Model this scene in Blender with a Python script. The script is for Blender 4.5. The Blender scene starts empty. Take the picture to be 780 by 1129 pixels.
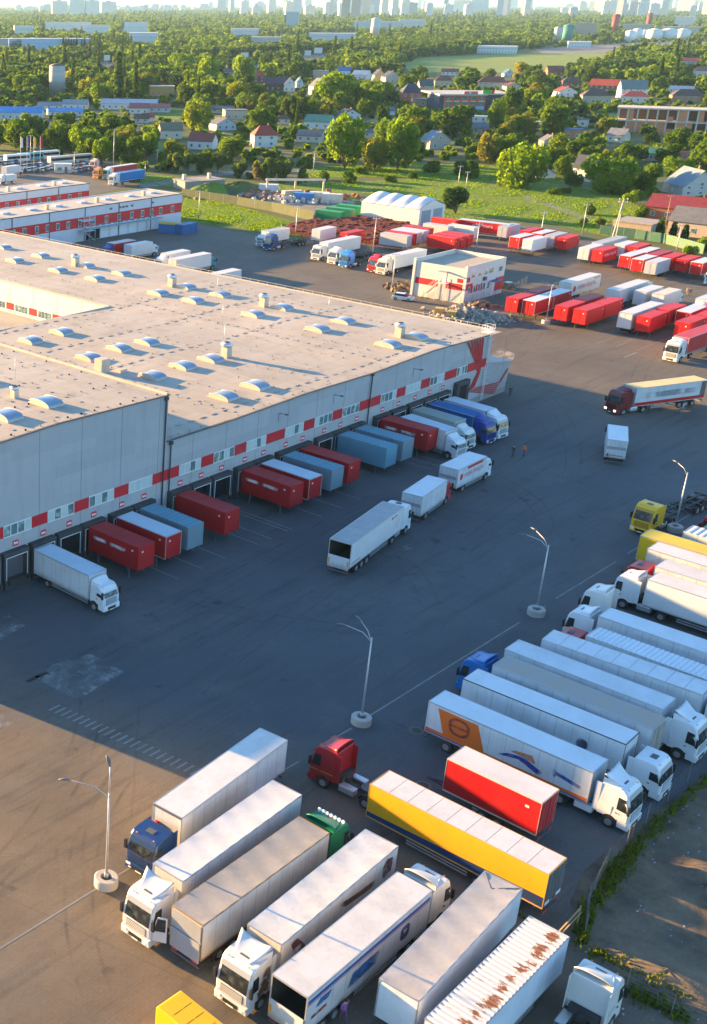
import bpy, bmesh, math, random
import numpy as np
from mathutils import Vector, Matrix
R = math.radians
rng = random.Random(7)
npr = np.random.default_rng(11)
scene = bpy.context.scene
COL = scene.collection

# ------------------------------------------------------------------ camera
F_, YH, VX, CAMH, CX, CY = 1335.0, 3.0, 1657.0, 57.0, 20.0, 564.5
TH = math.atan((CY - YH) / F_)
AZ = math.atan((VX - CX) / (F_ / math.cos(TH)))
cF = Vector((math.cos(AZ) * math.cos(TH), math.sin(AZ) * math.cos(TH), -math.sin(TH)))
cR = Vector((math.sin(AZ), -math.cos(AZ), 0))
cU = cR.cross(cF)
EYE = Vector((0, 0, CAMH))
def ray(px, py): return cF * F_ + cR * (px - CX) - cU * (py - CY)
def at(px, py, z=0.0):
    d = ray(px, py); return EYE + d * ((z - CAMH) / d.z)
def onY(px, py, Y):
    d = ray(px, py); return EYE + d * (Y / d.y)
def proj(p):
    q = Vector(p) - EYE; w = q.dot(cF)
    return CX + F_ * q.dot(cR) / w, CY - F_ * q.dot(cU) / w, w
def mpp(px, py): return (at(px, py) - EYE).dot(cF) / F_

cd = bpy.data.cameras.new('camera'); cam = bpy.data.objects.new('camera', cd); COL.objects.link(cam)
cd.sensor_fit = 'VERTICAL'; cd.sensor_height = 24.0; cd.lens = F_ / 1129 * 24
cd.shift_x = (390 - CX) / 1129; cd.clip_end = 60000; cd.clip_start = 1
m3 = Matrix((cR, cU, -cF)).transposed()
cam.matrix_world = Matrix.Translation(EYE) @ m3.to_4x4()
scene.camera = cam

# ------------------------------------------------------------------ light
SUN_EL, SUN_AZ = 8.7, 101.9
w = bpy.data.worlds.new('World'); scene.world = w; w.use_nodes = True
nt = w.node_tree; bg = nt.nodes['Background']
sky = nt.nodes.new('ShaderNodeTexSky'); sky.sky_type = 'NISHITA'; sky.sun_disc = False
sky.sun_elevation = R(SUN_EL); sky.sun_rotation = R(90 - SUN_AZ); sky.air_density = 1.0; sky.dust_density = 0.2; sky.ozone_density = 3.2
nt.links.new(sky.outputs[0], bg.inputs[0]); bg.inputs[1].default_value = 0.092
sl = bpy.data.lights.new('sun', 'SUN'); sl.energy = 5.0; sl.angle = R(0.55); sl.color = (1.0, 0.60, 0.22)
so = bpy.data.objects.new('sun', sl); COL.objects.link(so)
sd = Vector((math.cos(R(SUN_AZ)) * math.cos(R(SUN_EL)), math.sin(R(SUN_AZ)) * math.cos(R(SUN_EL)), math.sin(R(SUN_EL))))
so.rotation_euler = sd.to_track_quat('Z', 'Y').to_euler(); so.location = (60, 300, 120)
vs = scene.view_settings; vs.view_transform = 'Standard'; vs.look = 'None'; vs.gamma = 1; vs.exposure = 2.75
scene.cycles.max_bounces = 5; scene.cycles.diffuse_bounces = 3; scene.cycles.glossy_bounces = 2
scene.cycles.transmission_bounces = 3; scene.cycles.transparent_max_bounces = 6; scene.cycles.volume_bounces = 0
scene.cycles.use_denoising = True

# ------------------------------------------------------------------ materials
MATS = {}
def newmat(name):
    m = bpy.data.materials.new(name); m.use_nodes = True
    n = m.node_tree.nodes; return m, n, m.node_tree.links, n['Principled BSDF']
def rgb(c): return (c[0], c[1], c[2], 1.0)
def _noise(n, l, vec, scale, detail=3, rough=.6, w=None):
    t = n.new('ShaderNodeTexNoise'); t.inputs['Scale'].default_value = scale; t.inputs['Detail'].default_value = detail
    t.inputs['Roughness'].default_value = rough
    if w is not None:
        t.noise_dimensions = '4D'; l.new(w, t.inputs['W'])
    l.new(vec, t.inputs['Vector']); return t.outputs['Fac']
def _ramp(n, l, fac, a, b, ca=(0, 0, 0, 1), cb=(1, 1, 1, 1)):
    r = n.new('ShaderNodeValToRGB'); r.color_ramp.elements[0].position = a; r.color_ramp.elements[1].position = b
    r.color_ramp.elements[0].color = ca; r.color_ramp.elements[1].color = cb; l.new(fac, r.inputs[0]); return r.outputs[0]
def _mix(n, l, fac, a, b, mode='MIX'):
    m = n.new('ShaderNodeMix'); m.data_type = 'RGBA'; m.blend_type = mode
    for s, v in ((m.inputs[0], fac), (m.inputs[6], a), (m.inputs[7], b)):
        if hasattr(v, 'is_linked'): l.new(v, s)
        elif isinstance(v, (int, float)): s.default_value = v
        else: s.default_value = v
    return m.outputs[2]
def _math(n, l, op, a, b=None):
    m = n.new('ShaderNodeMath'); m.operation = op
    for s, v in ((m.inputs[0], a), (m.inputs[1], b)):
        if v is None: continue
        if hasattr(v, 'is_linked'): l.new(v, s)
        else: s.default_value = v
    return m.outputs[0]
def _coord(n, l, which='Object', scale=None):
    t = n.new('ShaderNodeTexCoord'); o = t.outputs[which]
    if scale:
        mp = n.new('ShaderNodeMapping'); mp.inputs['Scale'].default_value = scale; l.new(o, mp.inputs[0]); o = mp.outputs[0]
    return o
def _bump(n, l, bs, h, strength=.3, dist=.05):
    b = n.new('ShaderNodeBump'); b.inputs['Strength'].default_value = strength; b.inputs['Distance'].default_value = dist
    l.new(h, b.inputs['Height']); l.new(b.outputs[0], bs.inputs['Normal'])

def paint(c, rough=.42, dirt=.25, dc=(.16, .13, .10), metal=0.0, streak=True, fold=0, grime=0):
    k = ('paint', tuple(c), rough, dirt, dc, metal, streak, fold, grime)
    if k in MATS: return MATS[k]
    m, n, l, b = newmat('paint'); v = _coord(n, l)
    oi = n.new('ShaderNodeObjectInfo'); rw = _math(n, l, 'MULTIPLY', oi.outputs['Random'], 37.0)
    col = rgb(c)
    if dirt > 0:
        f1 = _ramp(n, l, _noise(n, l, v, .55, 5, .65, rw), .42, .78)
        col = _mix(n, l, _math(n, l, 'MULTIPLY', f1, dirt), col, rgb(dc))
        if streak:
            vs_ = _coord(n, l, 'Object', (1.6, 1.6, .12))
            f2 = _ramp(n, l, _noise(n, l, vs_, 2.2, 4, .6, rw), .52, .8)
            col = _mix(n, l, _math(n, l, 'MULTIPLY', f2, dirt * .7), col, rgb(dc))
    if grime:   # road spray along the lower edge of a body
        sz = n.new('ShaderNodeSeparateXYZ'); l.new(v, sz.inputs[0])
        zz = _math(n, l, 'ADD', sz.outputs[2], _math(n, l, 'MULTIPLY', _noise(n, l, _coord(n, l, 'Object', (1.2, 1.2, .25)), 1.4, 5, .7, rw), -1.1))
        col = _mix(n, l, _math(n, l, 'MULTIPLY', _ramp(n, l, zz, .45, 1.5, (1, 1, 1, 1), (0, 0, 0, 1)), grime), col, rgb((.20, .17, .14)))
    if metal: b.inputs['Metallic'].default_value = metal
    if hasattr(col, 'is_linked'): l.new(col, b.inputs['Base Color'])
    else: b.inputs['Base Color'].default_value = col
    b.inputs['Roughness'].default_value = rough; b.inputs['Specular IOR Level'].default_value = .5 if rough < .34 else .28
    if fold:
        wv = n.new('ShaderNodeTexWave'); wv.bands_direction = 'X'; wv.inputs['Scale'].default_value = fold
        wv.inputs['Distortion'].default_value = .4; l.new(v, wv.inputs[0]); _bump(n, l, b, wv.outputs['Fac'], .5, .04)
    MATS[k] = m; return m
def flat(c, rough=.6, metal=0.0): return paint(c, rough, 0, metal=metal)
def glass(c=(.02, .025, .03), rough=.08):
    k = ('glass', c, rough)
    if k in MATS: return MATS[k]
    m, n, l, b = newmat('glass'); v = _coord(n, l)
    f = _ramp(n, l, _noise(n, l, v, 1.3, 2), .5, .75)
    l.new(_mix(n, l, f, rgb(c), rgb((c[0] * 3 + .03, c[1] * 3 + .03, c[2] * 2.2 + .02))), b.inputs['Base Color'])
    b.inputs['Roughness'].default_value = rough; b.inputs['Specular IOR Level'].default_value = .7
    MATS[k] = m; return m
def smear(c, scale=1.2, thr=(.42, .62)):
    scale *= .7; thr = (max(0, thr[0] - .12), thr[1] + .10)
    """worn, unreadable print: lets the panel below show through"""
    k = ('smear', c, scale, thr)
    if k in MATS: return MATS[k]
    m, n, l, b = newmat('worn_print'); v = _coord(n, l)
    f = _ramp(n, l, _noise(n, l, v, scale, 3, .5), thr[0], thr[1])
    gx = n.new('ShaderNodeSeparateXYZ'); l.new(_coord(n, l, 'Generated'), gx.inputs[0])
    for k_ in (0, 2):
        e = _math(n, l, 'MULTIPLY', gx.outputs[k_], _math(n, l, 'SUBTRACT', 1.0, gx.outputs[k_])); f = _math(n, l, 'MULTIPLY', f, _ramp(n, l, e, .0, .16))
    b.inputs['Base Color'].default_value = rgb(c); b.inputs['Roughness'].default_value = .5; l.new(f, b.inputs['Alpha'])
    MATS[k] = m; return m

RED = (.48, .010, .014); RED2 = (.42, .02, .03); WHITE = (.60, .60, .585); CREAM = (.74, .69, .60)
M_black = flat((.02, .02, .022), .7); M_rubber = paint((.025, .025, .026), .85, .3, streak=False)
M_chas = paint((.035, .035, .038), .6, .4); M_steel = paint((.42, .43, .45), .4, .3, metal=.6)
M_alu = paint((.62, .63, .65), .35, .15, metal=.7); M_rim = paint((.27, .27, .28), .5, .5, metal=.3)
M_glass = glass(); M_lamp = flat((.8, .8, .78), .15); M_tail = flat((.45, .02, .02), .3); M_amber = flat((.8, .3, .02), .3)
M_grey = paint((.30, .31, .33), .5, .3); M_dgrey = paint((.10, .105, .115), .6, .3); M_plate = flat((.75, .75, .72), .5)
M_seam = flat((.33, .33, .33), .6); M_white = paint(WHITE, .42, .28, grime=.5); M_red = paint(RED, .45, .12); M_wood = paint((.32, .2, .1), .7, .3)
M_conc = paint((.42, .40, .37), .85, .35)

# ------------------------------------------------------------------ mesh builder
class MB:
    def __init__(s): s.v, s.f, s.m, s.s = [], [], [], []
    def add(s, vs, fs, mi=0, smooth=False):
        o = len(s.v); s.v += [tuple(p) for p in vs]
        for f in fs: s.f.append([o + i for i in f]); s.m.append(mi); s.s.append(smooth)
        return s
    def box(s, x0, x1, y0, y1, z0, z1, mi=0):
        return s.add([(x0, y0, z0), (x1, y0, z0), (x1, y1, z0), (x0, y1, z0), (x0, y0, z1), (x1, y0, z1), (x1, y1, z1), (x0, y1, z1)],
                     [(3, 2, 1, 0), (4, 5, 6, 7), (0, 1, 5, 4), (1, 2, 6, 5), (2, 3, 7, 6), (3, 0, 4, 7)], mi)
    def bar(s, a, b, t, t2=None, mi=0):
        a, b = Vector(a), Vector(b); d = (b - a).normalized(); t2 = t2 or t
        u = d.cross(Vector((0, 0, 1)))
        if u.length < 1e-3: u = Vector((1, 0, 0))
        u.normalize(); n = u.cross(d); vs = []
        for p in (a, b):
            for q, r in ((-1, -1), (1, -1), (1, 1), (-1, 1)): vs.append(p + u * q * t / 2 + n * r * t2 / 2)
        return s.add(vs, [(3, 2, 1, 0), (4, 5, 6, 7), (0, 1, 5, 4), (1, 2, 6, 5), (2, 3, 7, 6), (3, 0, 4, 7)], mi)
    def tube(s, pts, rs, n=8, mi=0, cap=True):
        pts = [Vector(p) for p in pts]; o = len(s.v)
        if not isinstance(rs, (list, tuple)): rs = [rs] * len(pts)
        for i, p in enumerate(pts):
            d = (pts[min(i + 1, len(pts) - 1)] - pts[max(i - 1, 0)]).normalized()
            u = d.cross(Vector((0, 0, 1)))
            if u.length < 1e-2: u = d.cross(Vector((0, 1, 0)))
            u.normalize(); q = d.cross(u)
            for k in range(n):
                a = 2 * math.pi * k / n; s.v.append(tuple(p + u * math.cos(a) * rs[i] + q * math.sin(a) * rs[i]))
        for i in range(len(pts) - 1):
            for k in range(n):
                a, b = o + i * n + k, o + i * n + (k + 1) % n
                s.f.append([a, b, b + n, a + n]); s.m.append(mi); s.s.append(True)
        if cap:
            s.f.append([o + k for k in range(n)][::-1]); s.m.append(mi); s.s.append(False)
            e = o + (len(pts) - 1) * n; s.f.append([e + k for k in range(n)]); s.m.append(mi); s.s.append(False)
        return s
    def cyl(s, c, r, h, axis='z', n=16, mi=0):
        c = Vector(c); d = {'x': Vector((1, 0, 0)), 'y': Vector((0, 1, 0)), 'z': Vector((0, 0, 1))}[axis] * h / 2
        return s.tube([c - d, c + d], r, n, mi)
    def prism(s, prof, y0, y1, mi=0, ins=None):
        """profile in x,z extruded along y"""
        n = len(prof); vs = [(x, y0, z) for x, z in prof] + [(x, y1, z) for x, z in prof]
        fs = [list(range(n)), list(range(2 * n - 1, n - 1, -1))] + [[(i + 1) % n, i, n + i, n + (i + 1) % n] for i in range(n)]
        return s.add(vs, fs, mi)
    def poly(s, pts, t, mi=0):
        """flat polygon given thickness along -normal"""
        P = [Vector(p) for p in pts]; nn = (P[1] - P[0]).cross(P[2] - P[0]).normalized() * t; n = len(P)
        return s.add(P + [p - nn for p in P], [list(range(n)), list(range(2 * n - 1, n - 1, -1))] + [[(i + 1) % n, i, n + i, n + (i + 1) % n] for i in range(n)], mi)
    def mesh(s, name, mats, bevel=0.0, seg=2, shade=False):
        me = bpy.data.meshes.new(name); me.from_pydata(s.v, [], s.f)
        for mt in mats: me.materials.append(mt)
        me.polygons.foreach_set('material_index', s.m); me.polygons.foreach_set('use_smooth', s.s)
        bm = bmesh.new(); bm.from_mesh(me); bmesh.ops.recalc_face_normals(bm, faces=bm.faces)
        if bevel > 0:
            es = [e for e in bm.edges if len(e.link_faces) == 2 and e.calc_face_angle(0) > R(25)]
            bmesh.ops.bevel(bm, geom=es, offset=bevel, segments=seg, affect='EDGES', profile=.5, clamp_overlap=True)
        bm.to_mesh(me); bm.free(); me.update(); return me
CACHE = {}
def cached(key, fn, name, mats, bevel=0.0, seg=2):
    k = (key, tuple(m.name for m in mats), bevel)
    if k not in CACHE: CACHE[k] = fn().mesh(name, mats, bevel, seg)
    return CACHE[k]
def ob(name, me, parent=None, loc=None, rz=None):
    o = bpy.data.objects.new(name, me); COL.objects.link(o)
    if parent: o.parent = parent
    if loc is not None: o.location = loc
    if rz is not None: o.rotation_euler = (0, 0, rz)
    return o
def thing(name, label, cat, loc=(0, 0, 0), rz=0.0, group=None, me=None):
    o = ob(name, me, None, loc, rz); o['label'] = label; o['category'] = cat
    if group: o['group'] = group
    return o
def struct(name, me, kind='structure'):
    o = ob(name, me); o['kind'] = kind; return o
def part(name, mb, mats, parent, bevel=0.0, seg=2, label=None):
    o = ob(name, mb.mesh(name, mats if isinstance(mats, (list, tuple)) else [mats], bevel, seg), parent)
    if label: o['label'] = label
    return o
def cpart(name, key, fn, mats, parent, bevel=0.0, loc=None, seg=2, rz=None):
    mats = mats if isinstance(mats, (list, tuple)) else [mats]
    return ob(name, cached(key, fn, name, mats, bevel, seg), parent, loc, rz)

# ------------------------------------------------------------------ vehicle parts
def wheel(parent, x, y, r=.5, wd=.3, near=True):
    def ty():
        b = MB(); h = wd / 2
        b.tube([(0, -h, 0), (0, -h * .8, 0), (0, h * .8, 0), (0, h, 0)], [r * .9, r, r, r * .9], 20); return b
    def ri():
        b = MB(); b.cyl((0, 0, 0), r * .56, wd + .03, 'y', 16); b.cyl((0, 0, 0), r * .2, wd + .12, 'y', 10); return b
    t = cpart('wheel', ('tyre', r, wd), ty, M_rubber, parent, loc=(x, y, r))
    cpart('rim', ('rim', r, wd), ri, M_rim, t)
    return t
def text_mesh(s, size, mat, extr=.004):
    cu = bpy.data.curves.new('lettering', 'FONT'); cu.body = s; cu.size = size; cu.extrude = extr; cu.align_x = 'CENTER'; cu.align_y = 'CENTER'
    o = bpy.data.objects.new('lettering', cu); COL.objects.link(o)
    dg = bpy.context.evaluated_depsgraph_get(); me = bpy.data.meshes.new_from_object(o.evaluated_get(dg))
    bpy.data.objects.remove(o); me.materials.clear(); me.materials.append(mat); return me
TXT = {}
def text(parent, s, size, mat, loc, facing):
    """upright lettering; facing = unit (x,y) the text looks towards in the parent's frame"""
    k = (s, size, mat.name)
    if k not in TXT: TXT[k] = text_mesh(s, size, mat)
    o = ob('lettering', TXT[k], parent, loc); o.rotation_euler = (R(90), 0, math.atan2(facing[1], facing[0]) + R(90)); return o
def decal(parent, name, pts, side, hw, mat, off=.006):
    """flat marking on a vehicle flank; side +1 = left(+y)"""
    P = [(x, side * (hw + off), z) for x, z in pts]
    if side > 0: P = P[::-1]
    return part(name, MB().poly(P, .004), mat, parent)

def cab(parent, x0, c, kind='high', defl=True, near=True, hatch=True, width=2.48, open_door=False, visor=True, skirt=True, sleeper=True, fair=True, fin=False):
    """cab-over tractor head, back wall at x0, nose at x0+2.3"""
    cm = paint(c, .32, .10 if near else .06); hw = width / 2
    top = {'high': 3.55, 'mid': 3.2, 'low': 2.85}[kind]; L = 2.3 if kind != 'low' else 1.95
    A = Vector((L, 1.72)); B = Vector((L - .26, top - .62))          # windscreen line bottom / top
    prof = [(.0, .92), (L - .06, .92), (L, 1.1), (A.x, A.y), (B.x, B.y), (L - .36, top - .3), (L - .62, top - .06), (L - 1.0, top), (.05, top), (.0, top - .06)]
    def body():
        b = MB(); n = len(prof); sec = [(-hw, .96, .0), (-hw + .13, 1.0, 0), (hw - .13, 1.0, 0), (hw, .96, 0)]
        vs = []
        for y, s, _ in sec:
            for x, z in prof:
                xx = x if abs(y) < hw - .05 else x - (.10 if x > L - .7 else 0)
                yy = y if z < 2.2 else y * (1 - .045 * (z - 2.2))
                vs.append((xx, yy, z))
        fs = [list(range(n)), [3 * n + i for i in range(n)][::-1]]
        for k in range(3):
            for i in range(n): fs.append([k * n + (i + 1) % n, k * n + i, (k + 1) * n + i, (k + 1) * n + (i + 1) % n])
        return b.add(vs, fs)
    r = cpart('cab', ('cab', kind, width, L), body, cm, parent, .05, (x0, 0, 0))
    nx = Vector((A - B)); nrm = Vector((-(nx.y), nx.x)).normalized()
    if nrm.x < 0: nrm = -nrm
    def scr():
        b = MB(); a = A + (B - A) * .06 + nrm * .012; t = A + (B - A) * .97 + nrm * .012; y = hw - .2
        b.poly([(a.x, -y, a.y), (a.x, y, a.y), (t.x, y * .955, t.y), (t.x, -y * .955, t.y)], .01); return b
    cpart('windscreen', ('scr', kind, width), scr, M_glass, parent, loc=(x0, 0, 0))
    if visor and kind != 'low':
        cpart('sun_visor', ('visor', kind, width), lambda: MB().poly([(L - .22, -hw + .16, top - .66), (L - .22, hw - .16, top - .66), (L - .38, hw - .2, top - .36), (L - .38, -hw + .2, top - .36)], .05),
              paint(tuple(v * .55 for v in c), .3, .1), parent, loc=(x0 + .05, 0, 0))
    for s in (-1, 1):
        sx = lambda z: s * (hw * (1 - .045 * max(0, z - 2.2)) + .012)
        def win():
            P = [(L - .98, sx(1.85), 1.85), (L - .2, sx(1.78), 1.78), (L - .42, sx(top - .72), top - .72), (L - .98, sx(top - .68), top - .68)]
            return MB().poly(P if s < 0 else P[::-1], .008)
        def door():
            P = [(L - 1.08, s * (hw + .006), .98), (L - .14, s * (hw + .006), .98), (L - .14, s * (hw + .006), 1.74), (L - .3, sx(2.4) - s * .006, 2.4), (L - .44, sx(top - .62) - s * .006, top - .62), (L - 1.08, sx(top - .6) - s * .006, top - .6)]
            return MB().poly(P if s < 0 else P[::-1], .01)
        if not (open_door and s == open_door):
            d = cpart('door', ('door', kind, width, s), door, cm, parent, loc=(x0, 0, 0))
            cpart('side_window', ('win', kind, width, s), win, M_glass, d)
            if near: cpart('handle', ('hdl', s, width), lambda: MB().box(L - 1.02, L - .86, s * (hw + .008), s * (hw + .05), 1.5, 1.56), M_black, d)
        else:
            d = ob('door', None, parent, (x0 + L - .14, s * hw, 0)); d.rotation_euler = (0, 0, s * R(-62))
            bpy.data.objects.remove(d)
            def od():
                return MB().poly([(-.94, 0, .98), (0, 0, .98), (0, 0, 1.74), (-.16, 0, 2.4), (-.3, 0, top - .62), (-.94, 0, top - .6)], .05)
            d = cpart('door', ('odoor', kind), od, cm, parent, loc=(x0 + L - .14, s * (hw + .03), 0), rz=-s * R(62)); d['label'] = 'driver door standing wide open'
            cpart('side_window', ('owin', kind), lambda: MB().poly([(-.84, .008, 1.85), (-.1, .008, 1.8), (-.3, .008, top - .74), (-.84, .008, top - .72)], .066), M_glass, d)
            cpart('door_opening', ('hole', kind, s), door, flat((.05, .04, .035), .8), parent, loc=(x0, 0, 0))
        if kind != 'low' and sleeper and near:
            cpart('vent_panel', ('slp', kind, width, s), lambda: MB().box(.1, L - 1.3, s * (hw + .001) - .004, s * (hw + .001) + .004, 1.15, 1.9), cm, parent, loc=(x0, 0, 0))
        cpart('mirror', ('mir', s, width, kind), lambda: MB().box(L - .16, L + .02, s * (hw + .1) - .11, s * (hw + .1) + .11, 1.75, 2.45).bar((L - .2, s * (hw - .05), 2.5), (L - .06, s * (hw + .1), 2.45), .05), M_black if c[0] < .6 or near else cm, parent, .03, (x0, 0, 0))
        cpart('wheel_arch', ('arch', s, width, kind), lambda: MB().poly([(L - 1.35 + .62 * math.cos(a), s * (hw + .012), .52 + .62 * math.sin(a)) for a in [math.pi * k / 10 for k in (range(11) if s < 0 else range(10, -1, -1))]], .012), M_black, parent, loc=(x0, 0, 0))
        if near:
            cpart('wiper', ('wip', s, width, kind), lambda: MB().bar((L + .02, s * .1, 1.78), (L - .12, s * .62, 2.3), .025), M_black, parent, loc=(x0, 0, 0))
            cpart('fog_lamp', ('fog', s, width), lambda: MB().box(L + .07, L + .1, s * (hw - .45) - .12, s * (hw - .45) + .12, .42, .52), M_lamp, parent, loc=(x0, 0, 0))
            cpart('marker_lamp', ('mk', s, kind), lambda: MB().box(L - .56, L - .5, s * .75 - .04, s * .75 + .04, top - .1, top - .03), M_amber, parent, loc=(x0, 0, 0))
        cpart('headlight', ('hl', s, width), lambda: MB().box(L + .03, L + .1, s * (hw - .32) - .2, s * (hw - .32) + .2, .62, .84), M_lamp, parent, .02, (x0, 0, 0))
        cpart('step', ('step', s, width, kind), lambda: MB().box(L - .76, L - .05, s * (hw - .1) - .1, s * (hw - .1) + .1, .38, .93), cm if near else M_dgrey, parent, .03, (x0, 0, 0))
    cpart('bumper', ('bmp', width, kind), lambda: MB().box(L - .3, L + .08, -hw + .02, hw - .02, .32, .9), cm, parent, .05, (x0, 0, 0))
    def grl():
        b = MB(); b.box(L - .02, L + .015, -hw + .42, hw - .42, 1.0, 1.62)
        for i in range(5): b.box(L + .01, L + .04, -hw + .45, hw - .45, 1.04 + i * .12, 1.09 + i * .12, 1)
        b.box(L + .08, L + .095, -.55, .55, .42, .72); return b
    cpart('grille', ('grl', width, kind), grl, [M_black, cm], parent, loc=(x0, 0, 0))
    cpart('number_plate', ('plt', kind), lambda: MB().box(L + .096, L + .11, -.26, .26, .34, .45), M_plate, parent, loc=(x0, 0, 0))
    if hatch:
        cpart('roof_hatch', ('hat', kind), lambda: MB().box(L - 1.5, L - 1.0, -.33, .33, top - .01, top + .05), M_dgrey, parent, .02, (x0, 0, 0))
    if defl:
        pk = (4.25 if fin else 4.05) if kind == 'high' else (3.95 if kind == 'mid' else 3.45)
        def dfl():
            b = MB(); nx_, ny_ = 8, 10; vs = []
            for i in range(nx_ + 1):
                t = i / nx_; x = (L - .75) * (1 - t) + .02 * t
                for j in range(ny_ + 1):
                    u = j / ny_ * 2 - 1; wd_ = hw * (.55 + .4 * t)
                    z = top - .02 + (pk - top) * (t ** 1.5) * ((.74 + .34 * abs(u) ** 2.5) if fin else (1 - .3 * abs(u) ** 3))
                    vs.append((x, u * wd_, z))
                    
            o = (nx_ + 1) * (ny_ + 1)
            vs2 = [(x, y, z - .05) for x, y, z in vs]
            fs = []
            for i in range(nx_):
                for j in range(ny_):
                    a = i * (ny_ + 1) + j; q = [a, a + 1, a + ny_ + 2, a + ny_ + 1]; fs.append(q); fs.append([o + k for k in q][::-1])
            for j in range(ny_):
                a = nx_ * (ny_ + 1) + j; fs.append([a, a + 1, o + a + 1, o + a])
            for i in range(nx_):
                for j in (0, ny_):
                    a = i * (ny_ + 1) + j; fs.append([a, a + ny_ + 1, o + a + ny_ + 1, o + a])
            b.add(vs + vs2, fs, 0, True)
            for s in (-1, 1):                                       # fairing cheeks down to the roof
                y = s * hw * .93
                b.poly([(.02, y, top - .02), (L - .9, s * hw * .56, top - .02), (.02, y, top + (pk - top) * .62)], .03)
            return b
        cpart('roof_deflector', ('dfl', kind, width, pk, fin), dfl, cm, parent, loc=(x0, 0, 0))
    if kind != 'low' and fair:
        for s in (-1, 1):
            cpart('side_fairing', ('sfr', kind, s, width), lambda: MB().box(-.42, .0, s * (hw - .06) - .03, s * (hw - .06) + .03, 1.0, top - .1), cm, parent, .015, (x0, 0, 0))

def tractor_frame(parent, x0, near=True, c=None, skirt=False):
    """frame behind the cab back wall x0; front axle under the cab, drive axle 2.8 m behind the wall"""
    def fr():
        b = MB()
        for y in (-.42, .42): b.box(-3.75, 2.0, y - .05, y + .05, .72, .98)
        for x in (-3.7, -2.9, -1.7, -.6): b.box(x - .06, x + .06, -.42, .42, .76, .94)
        b.box(-.5, -.05, -.9, .9, .9, 1.5); b.box(-.75, -.5, -.3, .3, .95, 1.3)
        return b
    cpart('chassis', 'tfr', fr, M_chas, parent, loc=(x0, 0, 0))
    cpart('fifth_wheel', 'fifth', lambda: MB().cyl((-2.25, 0, 1.06), .5, .1).box(-2.75, -1.8, -.35, .35, .98, 1.06), M_dgrey, parent, loc=(x0, 0, 0))
    for s in (-1, 1):
        cpart('fuel_tank', ('tank', s), lambda: MB().box(-1.75, -.35, s * .82 - .32, s * .82 + .32, .42, 1.02), M_alu if not skirt else paint(c, .35, .1), parent, .1, (x0, 0, 0))
        def mud():
            b = MB(); pts = [(-2.8 + .62 * math.cos(a), .55 + .62 * math.sin(a)) for a in [math.pi * k / 8 for k in range(9)]]
            for (xa, za), (xb, zb) in zip(pts[:-1], pts[1:]):
                b.add([(xa, s * .92 - .32, za), (xa, s * .92 + .32, za), (xb, s * .92 + .32, zb), (xb, s * .92 - .32, zb)], [(0, 1, 2, 3)], 0, True)
            return b
        cpart('mudguard', ('mud', s), mud, M_black, parent, loc=(x0, 0, 0))
        wheel(parent, x0 + .95, s * 1.10, .5, .32, near)
        wheel(parent, x0 - 2.8, s * .93, .5, .6, near)

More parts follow.
